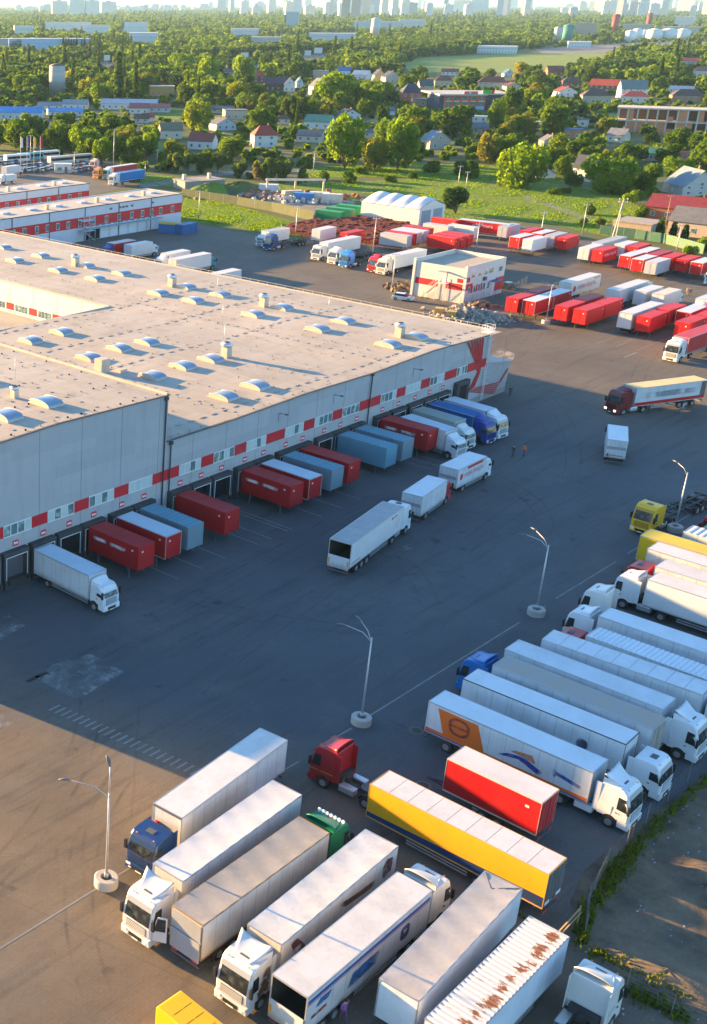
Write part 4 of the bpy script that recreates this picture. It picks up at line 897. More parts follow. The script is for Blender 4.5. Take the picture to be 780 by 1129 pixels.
semi('white tractor with a smooth white trailer whose roof has a grey scuff', (96.55, 35.35), -89, (.64, .68, .72), M_cool, paint((.56, .61, .66), .4, .3), fin=True)
semi('white tractor almost out of frame with a white trailer of panelled roof', (101.0, 34.1), -86.5, (.64, .68, .72), M_cool, paint((.58, .62, .67), .4, .25), 'panel', defl=False)
semi('red tractor with a white trailer of finely ribbed roof', (104.2, 31.7), 90, (.40, .015, .02), M_cool, paint((.60, .66, .72), .4, .2), 'rib', kind='mid', defl=False)
semi('white tractor with a smooth white trailer parked beside the empty chassis', (109.0, 32.7), 91, (.64, .68, .72), M_cool, paint((.60, .65, .70), .4, .2))
q_ = at(676, 648, 3.5)
chassis_lorry('white tractor hauling an empty container chassis between white trailers', (114.6, 41.4), 92, (.70, .69, .66), near=True, kind='high')
semi('white tractor with a tall white trailer split by the shadow edge', (120.3, 33.0), 90, (.70, .70, .69), paint((.66, .66, .65), .4, .15), paint((.60, .59, .57), .5, .3), cabgap=.9)
semi('red tractor with a white trailer of worn grey roof', (124.0, 33.8), 90, (.46, .02, .03), M_white, paint((.55, .54, .53), .5, .45, (.3, .28, .26)), kind='mid', defl=False)
trailer('white trailer with grey end doors next to the yellow one', (127.9, 36.2), -90, M_white, M_white, door=M_ggrey)
trailer('yellow trailer with a plain yellow roof by the lamp post', (130.9, 38.2), -90, paint((.60, .42, .01), .45, .15), paint((.62, .46, .03), .5, .2), door=M_dgrey)
swap('white swap body with ribbed roof and red lower sides near the lamp post', (135.6, 38.7), 90, M_white, M_cool, 'rib', near=True)
semi('green tractor half out of frame behind the ribbed white swap body', (139.3, 32.5), 90, (.01, .16, .07), M_white, M_white, near=False)
semi('red tractor half out of frame beyond the green one', (143.2, 33.5), 90, (.45, .02, .03), M_white, M_white, near=False)
t = chassis_lorry('yellow tractor with an empty black container chassis under the lamp', (141.6, 48.4), 176, (.80, .44, .01), near=True, kind='high', defl=False)

# middle of the yard
t = semi('white lorry driving through the yard with its trailer open at the rear', (110.65, 66.55), 9.2, (.62, .66, .70), paint((.60, .61, .62), .45, .25), paint((.38, .385, .39), .6, .35), 'box', 'open', defl=False, kind='high', door=M_cool, cabgap=.6)
trR = paint((.50, .03, .04), .5, .1)
part('roof', MB().box(-6.75, 6.75, -1.22, 1.22, 3.985, 4.012), paint((.36, .365, .37), .6, .35), t)
decal(t, 'company_mark', [(3.6, 3.35), (4.0, 3.35), (4.0, 3.62), (3.6, 3.62)], -1, hw, trR); decal(t, 'faded_print', [(4.1, 3.4), (5.4, 3.4), (5.4, 3.55), (4.1, 3.55)], -1, hw, smear((.4, .05, .06), 2.5)); decal(t, 'faded_print', [(-6.4, 1.5), (-4.2, 1.5), (-4.2, 1.6), (-6.4, 1.6)], -1, hw, trR)
t = boxtruck('plain white box truck with red cab following the van with red lettering', (126.3, 68.9), 8, (.45, .03, .04), M_cool, paint((.62, .66, .70), .4, .15), 7.3, 3.5, defl=False)
part('grey_strip', MB().box(-3.72, -3.69, -1.15, 1.15, 2.1, 2.5), M_grey, t)
M_txt = flat((.55, .03, .05), .5)
t = boxtruck('white box truck with red lettering along its side, driving away', (137.75, 70.4), 1.7, (.62, .66, .70), M_cool, paint((.62, .66, .70), .4, .15), 7.3, 3.5)
part('grey_strip', MB().box(-3.72, -3.69, -1.15, 1.15, 2.1, 2.5), M_grey, t); decal(t, 'red_flash', [(-1.2, 3.0), (2.6, 3.0), (3.0, 3.35), (-1.2, 3.35)], -1, 1.25, trR)
text(t, 'НОВА ПОШТА', .72, M_txt, (.6, -1.262, 2.3), (0, -1)); decal(t, 'company_mark', [(-2.9, 1.9), (-2.4, 1.9), (-2.2, 2.3), (-2.4, 2.7), (-2.9, 2.7)], -1, 1.25, trR)
t = boxtruck('white box truck alone in the middle of the yard', (163.2, 62.25), 24, (.6, .64, .68), M_cool, paint((.62, .66, .70), .4, .15), 6.8, 3.5)
part('grey_strip', MB().box(-3.47, -3.44, -1.15, 1.15, 2.2, 2.6), M_grey, t); part('red_strip', MB().box(-3.47, -3.44, -.9, 1.0, 1.35, 1.42).box(-3.47, -3.44, .85, 1.05, 1.15, 1.6), trR, t)
t = semi('maroon tractor turning with lit headlamps and a pale yellow-roofed trailer', (190.8, 67.35), 157.8, (.16, .012, .018), paint((.55, .56, .58), .5, .3), paint((.66, .52, .25), .6, .2), kind='high', defl=True, near=True)
for s in (1, -1): decal(t, 'red_skirt', [(-6.75, 1.17), (6.75, 1.17), (6.75, 1.72), (-6.75, 1.72)], s, hw, M_red); decal(t, 'grey_end', [(-6.75, 1.72), (-5.8, 1.72), (-5.8, 3.85), (-6.75, 3.85)], s, hw, M_dgrey); decal(t, 'faded_print', [(-5, 2.2), (5, 2.2), (5, 3.2), (-5, 3.2)], s, hw, smear((.3, .32, .34), .5, (.4, .62)))
lm, n_, l_, b_ = newmat('lit_headlamp'); b_.inputs['Emission Color'].default_value = (1, .85, .6, 1); b_.inputs['Emission Strength'].default_value = 1.5
for c_ in t.children:
    if c_.name.startswith('headlight'): c_.data = c_.data.copy(); c_.data.materials[0] = lm
q_ = at(744, 401)
t = semi('white tractor with a red trailer entering from the frame edge', (q_.x + 9.9, q_.y + .6), 178, WHITE, paint((.46, .025, .03), .5, .15, fold=1.6), M_red, 'box', defl=True)

# docked along the warehouse
CONT = paint((.16, .24, .29), .5, .3); CONT2 = paint((.11, .27, .36), .5, .25); GD = 'swap bodies and lorries backed up to the dock doors'
M_dr = paint((.38, .010, .014), .5, .1); M_drr = paint((.36, .016, .024), .5, .15); M_wr = paint((.48, .60, .70), .45, .2)
def printed(t, sides=(1, -1)):
    for s in sides:
        for a, b2 in ((-3.1, -.95), (-.6, 1.9)): decal(t, 'faded_print', [(a, 2.75), (b2, 2.75), (b2, 3.2), (a, 3.2)], s, 1.275, smear((.75, .6, .6), 1.3, (.34, .5)))
t = boxtruck('white lorry with a pale blue sheen backed to the leftmost busy dock', (79.6, 81.85), -90.6, (.62, .66, .70), M_cool, M_wr, 8.3, 3.7, 'box', kind='low')
t['group'] = GD
dk = [(88.1, 'plain', 'dark red swap body with faded white print, nearest the docked white lorry', M_dr, M_drr, 'panel', 1), (92.4, 'w', 'red swap body with a white roof beside a corrugated container', M_dr, M_wr, 'box', 0), (96.1, 'c', 'blue-grey corrugated container at the dock left of the downpipe', CONT, CONT2, 'rib', 0),
      (102.4, 'p', 'dark red swap body alone at the dock right of the downpipe', M_dr, M_drr, 'panel', 0), (114.5, 'p', 'dark red swap body with faded print at the left of a packed dock row', M_dr, M_drr, 'panel', 1), (118.2, 'w', 'red swap body with a white roof between a red and a blue-grey one', M_dr, M_wr, 'box', 0),
      (122.7, 'c', 'blue-grey corrugated container between white-roofed and dark red swap bodies', CONT, CONT2, 'rib', 0), (126.3, 'p', 'dark red swap body right of the corrugated container', M_dr, M_drr, 'panel', 0), (134.7, 'c', 'blue corrugated container, left one of an adjoining pair', CONT2, CONT2, 'rib', 0),
      (138.6, 'c', 'grey-blue corrugated container, right one of an adjoining pair', CONT, CONT2, 'rib', 0), (144.7, 'p', 'dark red swap body with faded print beside docked lorries', M_dr, M_drr, 'panel', 1)]
for x, k, lab, sm, rm, st, pr in dk:
    t = swap(lab, (x - .15, 82.45), -90 + rng.uniform(-.8, .8), sm, rm, st, 7.4, True, GD, post=(M_alu if k == 'w' else sm), plates=(k != 'c'))
    if k == 'c':
        for s in (-1, 1):
            b = MB()
            for i in range(26): b.box(-3.6 + i * .28, -3.46 + i * .28, s * 1.287 - .012, s * 1.287 + .012, 1.3, 3.8)
            part('corrugation', b, sm, t)
    if pr: printed(t)
def dtruck(lab, c, hd, col, side, roof, L, z1=3.75, **kw):
    t = boxtruck(lab, c, hd, col, side, roof, L, z1, **kw); t['group'] = GD; return t
t = dtruck('white lorry with red panel docked next to the dark red swap body', (147.3, 81.2), -97, (.62, .66, .7), M_cool, M_wr, 7.6, kind='low')
decal(t, 'red_panel', [(-2.5, 1.1), (-1.0, 1.1), (-1.0, 3.4), (-2.5, 3.4)], -1, 1.25, M_red); text(t, 'НОВА ПОШТА', .5, M_txt, (.9, -1.262, 1.9), (0, -1))
dtruck('white lorry with a dull green-grey roof docked between white and blue lorries', (151.7, 82.2), -95, (.60, .63, .62), paint((.33, .38, .34), .5, .3), paint((.27, .33, .31), .6, .3), 7.0, kind='low')
dtruck('deep blue lorry with blue tarpaulin docked near the painted emblem', (155.9, 82.0), -95, (.006, .04, .24), paint((.004, .085, .27), .75, .15), paint((.005, .12, .34), .8, .15), 7.4, kind='mid')
dtruck('white lorry with rounded cab docked last before the black gate', (159.3, 81.8), -96, (.62, .66, .70), M_cool, M_wr, 7.0, kind='mid')

# far trailer yard: swap bodies in rows
LR = paint((.50, .008, .012), .5, .05); LRd = paint((.33, .012, .02), .5, .1); WR = paint((.52, .56, .61), .45, .12); GR = paint((.42, .43, .45), .5, .2, fold=2.4); PW = paint((.58, .57, .55), .45, .12)
def sw(lab, x, y, hd=0, s=LR, r=None, st='box', L=7.4): return swap(lab, (x, y), hd + rng.uniform(-.7, .7), s, r, st, L, False, post=(PW if r is WR else s))
sw('red swap body nearest the service building', 231, 111.2); sw('maroon-roofed swap body behind the one nearest the service building', 239, 111.4, 0, LRd)
sw('white-roofed red swap body left of the slim street lamp', 231.3, 108, 0, LR, WR); sw('pale blue-roofed red swap body behind the white-roofed one', 239.2, 108.1, 0, LR, WR)
sw('red swap body right of the slim street lamp, back of two', 231.4, 101.6); sw('maroon-roofed swap body in the second row by the lamp', 239.4, 101.8, 0, LRd)
sw('bright red swap body right of the slim street lamp, front of two', 231.3, 97.9); sw('bright red swap body end to end behind the front one', 239.1, 97.9)
t = trailer('long white trailer with red lettering on its side behind the red swap bodies', (255.5, 111.1), 0, PW, PW, rear='doors', near=False, door=CREAM and paint(CREAM, .5, .2))
text(t, 'НОВА ПОШТА', 1.15, M_txt, (.6, -1.3, 2.55), (0, -1)); text(t, 'НОВА ПОШТА', .42, M_txt, (4.8, -1.3, 3.6), (0, -1)); decal(t, 'company_mark', cv(-4.9, 2.5, .65), -1, 1.275, trR)
trailer('long white trailer at the left end of the red middle row', (237.6, 90.9), 0, PW, PW, near=False)
sw('bright red swap body beside the long white trailer', 234.5, 87.6); sw('red swap body behind the one beside the white trailer', 243, 87.7)
sw('white-roofed red swap body in the middle row', 244.3, 84.5, 0, LR, WR); sw('bright red swap body at the front of the middle row', 235.5, 81.1); sw('red swap body half cut by the frame edge', 243.6, 80.9); sw('red swap body behind at the frame edge', 251.5, 81, 0, LR)
t = semi('long white lorry in the far row of three white vehicles', (255.8, 101.4), 0, WHITE, PW, PW, near=False)
boxtruck('white box truck in the middle of the three white vehicles', (256.6, 97.5), 0, WHITE, PW, PW, 8, 3.8, near=False, defl=False); boxtruck('beige-roofed box truck nearest of the three white vehicles', (256.5, 94), 0, WHITE, PW, paint((.62, .56, .45), .5, .2), 8, 3.8, near=False, defl=False)
boxtruck('white box truck half cut by the frame edge in the far row', (258.5, 86.5), 180, WHITE, PW, WR, 8, 3.8, near=False)
# farthest right rows
sw('white swap body at the left end of the far fence row', 293, 126.2, 0, PW, PW)
t = sw('red swap body with white lettering in the far fence row', 292.8, 122.8); text(t, 'НОВА ПОШТА', .85, flat((.8, .78, .78)), (0, -1.3, 2.7), (0, -1))
sw('ribbed grey swap body behind the white one by the green fence', 304.8, 127.2, 0, GR, GR, L=13.6); sw('pale swap body behind the lettered red one', 303.5, 122.6, 0, PW, PW)
sw('red swap body behind the pale one near the green fence', 303, 119.3); sw('white-roofed red swap body, first of two in the far row', 290.8, 115.7, 0, LR, WR); sw('long pale-roofed red swap body end to end in the far row', 298.9, 115.5, 0, LR, WR)
sw('white-roofed red swap body, second of two in the far row', 288.7, 112, 0, LR, WR); sw('dark red swap body behind the second white-roofed one', 297.2, 112.1, 0, LRd)
sw('plain grey swap body in front of the far row', 287.7, 108.6, 0, GR, paint((.5, .5, .52), .5, .1)); sw('red swap body right of the grey one', 296.5, 108.7); sw('red swap body, second right of the grey one', 295.8, 105.2); sw('white-roofed red swap body at the right end of the far row', 295, 101.7, 0, LR, WR)
boxtruck('white box truck facing the camera at the right end of the far row', (292.5, 96.9), 180, WHITE, PW, PW, 7, 3.6, near=False)
# far middle rows by the grass
sw('lone ribbed grey swap body at the edge of the grass', 306.3, 153.8, 2, GR, GR); sw('red swap body with white roof in front of the grassy edge', 294.5, 144.3, 0, LR, WR); sw('ribbed white swap body in the grassy edge row', 293.4, 140.3, 0, paint((.66, .66, .66), .5, .1, fold=2.4), PW)
sw('red swap body at the back of the grassy edge row', 304.8, 147); sw('white-roofed red swap body at the back of the grassy edge row', 303.6, 143.2, 0, LR, WR); sw('ribbed grey swap body in the grassy edge row', 302.8, 139.6, 2, GR, GR); sw('bright red swap body at the right of the grassy edge row', 301.8, 136, 2)
# block by the tent
sw('ribbed grey swap body closest to the yard in the tent block', 272.4, 165.8, -86, GR, GR); sw('red swap body behind the ribbed grey one', 275.6, 166.4, -88); sw('pale grey swap body third in the tent block', 278.7, 166.8, -88, GR, WR); sw('blue-grey swap body fourth in the tent block', 282, 167, -88, GR, WR); sw('red swap body at the tent end of its block', 286, 168, -88, LR)
sw('bright red swap body, first of three in the tent block', 278.4, 156.2, -88); sw('bright red swap body, second of three in the tent block', 281.9, 156.4, -89); sw('bright red swap body, third of three in the tent block', 285.3, 156.5, -90)
sw('ribbed grey swap body beside the tent doors', 293, 166.5, -90, GR, GR); sw('white swap body behind the three red ones', 296.3, 161.2, -90, PW, PW)
t = trailer('red trailer with white roof and white lettering near the tent', (306, 160.5), -84, LR, WR, near=False); text(t, 'НОВА ПОШТА', .8, flat((.8, .78, .78)), (0, -1.3, 2.9), (0, -1))
sw('red swap body behind the lettered trailer near the tent', 303, 170, -90)
boxtruck('white box truck with a red stripe behind the service building', (263.5, 143.2), 0, WHITE, PW, PW, 7, 3.6, near=False); boxtruck('pale blue box truck behind the service building', (263, 137.3), 0, (.1, .3, .5), WR, WR, 7, 3.6, near=False)
# lorries left of the tent
boxtruck('white lorry with a grey-topped body at the end of the lawn', (256.3, 190.5), 180, WHITE, PW, paint((.35, .38, .4), .6, .2), 8.5, 3.8, near=False)
chassis_lorry('navy tractor with an empty chassis at the end of the lawn', (249.6, 186), 178, (.005, .05, .18)); sw('white swap body beside the red crates', 266.6, 183, 3, PW, PW); sw('red swap body behind the long white lorry', 268, 175.5, 2)
semi('white tractor with a long white trailer in the row of tractors', (255.6, 170.5), 180, WHITE, PW, PW, near=False, defl=False)
for (px, py), c, lab in (((364, 292), WHITE, 'white tractor with an empty chassis in the row of tractors'), ((376.5, 296), (.02, .22, .60), 'sky blue tractor with an empty chassis in the row of tractors'), ((408, 301), (.42, .015, .03), 'red tractor with an empty chassis in the row of tractors')):
    q_ = at(px, py); chassis_lorry(lab, (q_.x + 2.4, q_.y - .3), 178, c, near=False)
semi('cream tractor with a long white trailer at the right of the tractor row', (252.9, 150.8), 180, (.74, .68, .56), paint((.72, .70, .64), .5, .1), PW, near=False)
# by the office block
for px, py, z, hd, c, sm, rm, L, lab in ((134, 266, 3.6, 180, (.02, .05, .2), LR, paint((.6, .45, .42), .5, .1), 7.5, 'red-bodied lorry with a blue cab before the office loading doors'), (153, 268, 3.6, 0, WHITE, PW, PW, 7.5, 'white lorry facing away from the blue-cabbed lorry'),
                                     (194, 277.5, 3.6, 180, (.6, .64, .68), PW, WR, 7.5, 'white lorry with faint red print near the blue site container'), (210, 282, 3.9, 0, (.03, .2, .28), PW, PW, 12, 'long white lorry with a teal cab behind the warehouse roof'), (247, 299.5, 3.6, 180, WHITE, PW, PW, 9, 'white lorry partly hidden behind the warehouse roof')):
    q_ = at(px, py, z); t = boxtruck(lab, (q_.x, q_.y), hd, c, sm, rm, L, z, near=False, kind='low')
q_ = at(143, 188.5, 4); t = semi('blue tarpaulin lorry with a white cab on the verge behind the offices', (q_.x, q_.y), 185, WHITE, paint((.01, .15, .40), .5, .1), paint((.015, .17, .44), .5, .1), near=False)
q_ = at(136, 183, 4); semi('red lorry with a cream cab beside the blue tarpaulin one', (q_.x + 2, q_.y + 2), 185, CREAM, paint((.42, .04, .05), .5, .1), PW, near=False)
q_ = at(110, 197); chassis_lorry('orange tractor beside the blue tarpaulin lorry', (q_.x, q_.y), 185, (.7, .25, .02), trail=False); q_ = at(106, 187); chassis_lorry('pale pink tractor behind the orange one', (q_.x, q_.y), 185, (.65, .42, .32), trail=False)
q_ = at(12, 186, 2.5); boxtruck('white box truck with red print in the visitors car park', (q_.x, q_.y), 8, WHITE, PW, PW, 7, 3.5, near=False); q_ = at(10, 194, 2.5); boxtruck('small white lorry nearest the far office roof', (q_.x, q_.y), 180, WHITE, PW, PW, 5, 3, near=False)

# cars, buses
CARG = 'cars in the visitors car park'
def car(label, x, y, hd, c, wagon=False, group=None):
    t = thing('parked_car', label, 'car', (x, y, 0), R(hd), group); cm = paint(c, .25, .08)
    cpart('car_body', ('carb',), lambda: MB().prism([(-2.15, .3), (2.1, .3), (2.15, .62), (1.95, .82), (.95, .95), (-2.0, .98), (-2.15, .8)], -.86, .86), cm, t, .06)
    pr = [(-1.9, .93), (1.05, .93), (.35, 1.42), (-1.6 if wagon else -1.0, 1.45)]
    cpart('cabin', ('carc', wagon), lambda: MB().prism(pr, -.74, .74), M_glass, t, .05)
    cpart('car_roof', ('carr', wagon), lambda: MB().box(-1.6 if wagon else -1.0, .38, -.68, .68, 1.41, 1.475), cm, t, .02)
    for x_ in (-1.35, 1.3):
        for s in (-1, 1): wheel(t, x_, s * .78, .32, .2, False)
    return t
q_ = at(444.5, 331); car('silver estate car parked beside the service building', q_.x, q_.y, -75, (.6, .62, .64), True)
q_ = at(561, 318); car('dark car parked behind the service building', q_.x, q_.y, 5, (.03, .035, .04), True)
cc = [(.65, .65, .66), (.05, .05, .06), (.3, .31, .33), (.4, .03, .03), (.05, .1, .25), (.6, .6, .58), (.12, .16, .15)]; nm = ['white', 'black', 'grey', 'red', 'blue', 'pale', 'dark green']
k = 0
for (x0, y0, x1, y1, n_) in ((22, 186, 46, 183, 9), (20, 190.5, 40, 188, 6), (0, 176, 26, 173.5, 8), (78, 186, 106, 182, 11), (82, 190, 104, 186, 8), (42, 190, 58, 186, 5), (0, 182, 20, 180, 5), (74, 180, 100, 178, 8)):
    for i in range(n_):
        f = (i + .5) / n_; q_ = at(x0 + (x1 - x0) * f, y0 + (y1 - y0) * f); ci = rng.randrange(7)
        car(nm[ci] + ' car in the visitors car park beyond the offices', q_.x, q_.y, rng.choice((40, 220)) + rng.uniform(-6, 6), cc[ci], rng.random() < .5, CARG)
def bus(label, px, py, hd, c):
    q_ = at(px, py); t = thing('parked_bus', label, 'bus', (q_.x, q_.y, 0), R(hd), 'buses in the visitors car park')
    part('bus_body', MB().box(-5.5, 5.5, -1.2, 1.2, .4, 3.1), paint(c, .35, .1), t, .12)
    for s in (-1, 1): part('window_strip', MB().box(-5.0, 5.0, s * 1.2 - .012, s * 1.2 + .012, 1.5, 2.5), M_glass, t)
    part('windscreen', MB().box(5.49, 5.512, -1.0, 1.0, 1.2, 2.7), M_glass, t)
    for x in (-3.2, 3.4):
        for s in (-1, 1): wheel(t, x, s * 1.02, .48, .3, False)
bus('white bus at the left of the parked buses', 19, 179, -8, (.6, .62, .64)); bus('teal bus between two white ones', 34, 177, -8, (.05, .32, .35)); bus('white bus at the right of the parked buses', 52, 175, -8, (.62, .64, .66)); bus('long pale bus beside the white kiosk', 67, 181, -8, (.62, .58, .5)); bus('grey bus behind the white kiosk', 88, 179, -8, (.5, .5, .48))

# people
def person(label, x, y, hd, shirt, legs, h=1.76, stride=.16):
    t = thing('person', label, 'person', (x, y, .015), R(hd), None)
    J = [(0, 0, .96), (0, 0, 1.2), (0, 0, 1.42), (0, 0, 1.52), (.02, 0, 1.66), (0, .1, .9), (stride, .11, .5), (stride * 1.3, .11, .06), (stride * 1.3 + .16, .12, .03), (0, -.1, .9), (-stride * .6, -.11, .5), (-stride * 1.6, -.11, .07), (-stride * 1.6 + .15, -.12, .03),
         (0, .19, 1.4), (-.08, .25, 1.12), (.06, .26, .88), (0, -.19, 1.4), (.08, -.25, 1.12), (.16, -.24, .9), (.0, 0, 1.74)]
    E_ = [(0, 1), (1, 2), (2, 3), (3, 4), (0, 5), (5, 6), (6, 7), (7, 8), (0, 9), (9, 10), (10, 11), (11, 12), (2, 13), (13, 14), (14, 15), (2, 16), (16, 17), (17, 18), (4, 19)]
    rr = [.14, .13, .15, .055, .10, .095, .065, .045, .04, .095, .065, .045, .04, .07, .045, .04, .07, .045, .04, .08]
    me = bpy.data.meshes.new('person_body'); me.from_pydata(J, E_, []); me.update()
    m, n, l, b = newmat('clothed_body'); v = _coord(n, l); sx = n.new('ShaderNodeSeparateXYZ'); l.new(v, sx.inputs[0])
    c1 = _mix(n, l, _math(n, l, 'GREATER_THAN', sx.outputs[2], .95), rgb(legs), rgb(shirt)); c1 = _mix(n, l, _math(n, l, 'GREATER_THAN', sx.outputs[2], 1.47), c1, rgb((.42, .26, .18)))
    c1 = _mix(n, l, _math(n, l, 'LESS_THAN', sx.outputs[2], .09), c1, rgb((.03, .03, .03))); l.new(c1, b.inputs['Base Color']); b.inputs['Roughness'].default_value = .8
    me.materials.append(m); o = ob('person_body', me, t)
    md = o.modifiers.new('skin', 'SKIN'); o.modifiers.new('sub', 'SUBSURF').levels = 1
    for i, r_ in enumerate(rr): o.data.skin_vertices[0].data[i].radius = (r_, r_ * (.85 if i < 3 else 1))
    o.data.skin_vertices[0].data[0].use_root = True
    part('hair', MB().tube([(-.03, 0, 1.66), (-.015, 0, 1.76), (0, 0, 1.83)], [.1, .1, .04], 8), flat((.05, .035, .025), .8), t)
    sc_ = h / 1.8; t.scale = (sc_,) * 3; return t
for px, py, hd, s, l_, lab in ((565.3, 504, 150, (.03, .03, .04), (.03, .03, .05), 'person in dark clothes walking beside someone in orange'), (577.3, 503, 160, (.75, .17, .02), (.05, .07, .14), 'person in an orange shirt walking across the yard'),
                        (562, 437, 200, (.06, .06, .08), (.08, .06, .06), 'person in dark clothes by the painted end of the warehouse'), (757.5, 326, 200, (.5, .4, .28), (.2, .15, .1), 'person in beige near the white trucks'), (760.5, 326.5, 20, (.12, .1, .08), (.1, .08, .07), 'person in brown near the white trucks'),
                        (98.5, 195.5, 30, (.05, .05, .06), (.05, .05, .06), 'person in black beside the orange tractor'), (752, 455, 100, (.45, .48, .5), (.2, .24, .3), 'person in grey beside the maroon lorry'), (378, 1126, 60, (.26, .1, .3), (.12, .06, .16), 'person in purple beside the blue striped trailer')):
    q_ = at(px, py); person(lab, q_.x, q_.y, hd, s, l_)

# ------------------------------------------------------------------ lamps, poles, fences
M_pole = paint((.42, .44, .46), .45, .2, metal=.4)
def street_lamp(lab, px, py, H=10, arms=((-1.0, .55, 2.6),), base=True, mast=0, lean=(0, 0), tip=None, x=None, y=None, br=.86):
    q_ = at(px, py) if x is None else Vector((x, y, 0)); t = thing('street_lamp', lab, 'lamp', (q_.x, q_.y, 0), 0, 'street lamps in the yard')
    if base:
        bm_ = MB(); n = 28
        for (r0, z0), (r1, z1) in (((br, 0), (br, .62)), ((br, .62), (br - .08, .7)), ((br - .08, .7), (.42, .7)), ((.42, .7), (.38, .4))):
            vs = []
            for k in range(n): a = 2 * math.pi * k / n; vs += [(r0 * math.cos(a), r0 * math.sin(a), z0), (r1 * math.cos(a), r1 * math.sin(a), z1)]
            bm_.add(vs, [(2 * k, 2 * ((k + 1) % n), 2 * ((k + 1) % n) + 1, 2 * k + 1) for k in range(n)], 0, r0 == r1)
        bm_.cyl((0, 0, .2), .39, .4, n=20, mi=1)
        part('concrete_ring', bm_, [M_conc, M_dgrey], t)
    part('pole', MB().tube([(0, 0, 0), (0, 0, H * .55), (0, 0, H)], [.11, .085, .06], 10).cyl((0, 0, .85), .16, .4), M_pole, t)
    if mast:
        part('upper_pole', MB().tube([(0, 0, H - .02), (0, 0, H + mast)], [.058, .045], 8), M_pole, t)
        part('lamp_head', MB().tube([(0, 0, H + mast - .1), (-.05, .12, H + mast + .35), (-.1, .28, H + mast + .7)], [.05, .15, .06], 8), paint((.12, .13, .14), .4, .1), t)
    for k, (dx, dy, L) in enumerate(arms):
        d = Vector((dx, dy, 0)).normalized(); z0 = H - .1
        part('arm', MB().tube([(0, 0, z0 - .3), tuple(d * L * .35 + Vector((0, 0, z0 + L * .22))), tuple(d * L + Vector((0, 0, z0 + L * .42)))], [.04, .034, .03], 6), M_pole, t)
        e = d * L + Vector((0, 0, z0 + L * .42)); h = d * .75
        part('lamp_head', MB().tube([tuple(e - d * .05), tuple(e + h * .4 + Vector((0, 0, .05))), tuple(e + h + Vector((0, 0, .03)))], [.05, .10, .04], 8), paint((.12, .13, .14), .4, .1), t)
    return t
street_lamp('tall twin-arm street lamp in a round concrete base, in the sunlit corner', 117, 975, 7.7, ((-1, .9, 2.7),), mast=2.2, x=49.8, y=46.95)
street_lamp('street lamp in a concrete ring behind the dark red tractor', 395, 797, 8.3, ((-.48, .82, 2.2), (.44, .95, 1.9)), x=80.9, y=47.0)
street_lamp('street lamp in a concrete ring left of the white tractors', 593, 678, 7.7, ((-.48, .82, 2.2), (.40, .95, 2.0)), x=111.3, y=46.8)
street_lamp('street lamp in a concrete ring beside the yellow tractor', 748, 585, 7.3, ((.44, .95, 1.7),), x=143.6, y=46.3)
street_lamp('slim street lamp between the red swap bodies', 602, 356.5, 7.5, ((-.6, .8, 1.2), (.9, -.3, 1.2)), br=.8)
for px, py, h, lab in ((325, 268, 9.5, 'utility pole by the red crates and white lorry'), (411, 280, 9, 'grey utility pole before the white tent'), (595, 268, 8, 'thin pole behind the white swap body by the tent'), (642, 258, 8, 'thin pole by the meadow above the red swap body'), (744, 286, 8.5, 'leaning pole at the right of the far fence row'), (432, 320, 8, 'thin pole beside the silver car'), (524, 282, 8, 'thin pole behind the service building'), (219, 243, 8.5, 'pale pole on the lawn behind the blue site container'), (125, 189, 15, 'tall lattice-topped mast behind the red trailer'),
                       (82, 192, 8, 'lamp pole right of the white kiosk'), (173, 186, 7, 'grey lamp pole on the verge beside the blue lorry'), (345, 195, 9, 'bare pole in the bushes below the white house'), (504, 214, 9, 'utility pole with insulators right of the round bush'), (513, 213, 7, 'short pole next to the insulator pole'), (733, 252, 9, 'wooden pole in front of the red-brick house'), (675, 200, 7, 'short pole at the back of the meadow'), (34, 178, 10, 'tall pole behind the flags'), (160, 196, 5, 'short lamp pole by the office corner')):
    q_ = at(px, py); t = thing('utility_pole', lab, 'pole', (q_.x, q_.y, 0)); M_ = M_pole if 'wood' not in lab else M_wood
    part('pole', MB().tube([(0, 0, 0), (0, 0, h)], [.13, .08], 7), M_, t)
    part('crossarm', MB().bar((-.8 * cR.x, -.8 * cR.y, h - .4), (.8 * cR.x, .8 * cR.y, h - .4), .12), M_, t)
    for s in (-.7, 0, .7): part('insulator', MB().cyl((s * cR.x, s * cR.y, h - .22), .06, .22, n=6), M_grey, t)
q_ = at(675, 263); t = thing('utility_pole', 'leaning double concrete utility pole beside the green fence', 'pole', (q_.x, q_.y, 0))
for s in (0, 1): part('pole', MB().bar((s * .9, -s * .5, 0), (1.4, -.6, 10.2), .24), M_conc, t)
for z in (9.2, 9.9): part('crossarm', MB().bar((.6, .3, z), (2.2, -1.4, z), .12), M_conc, t)
for z in (9.2, 9.9):
    for u in (0, 1): part('insulator', MB().cyl((.7 + 1.4 * u, .2 - 1.5 * u, z + .2), .12, .35, n=6), M_white, t)
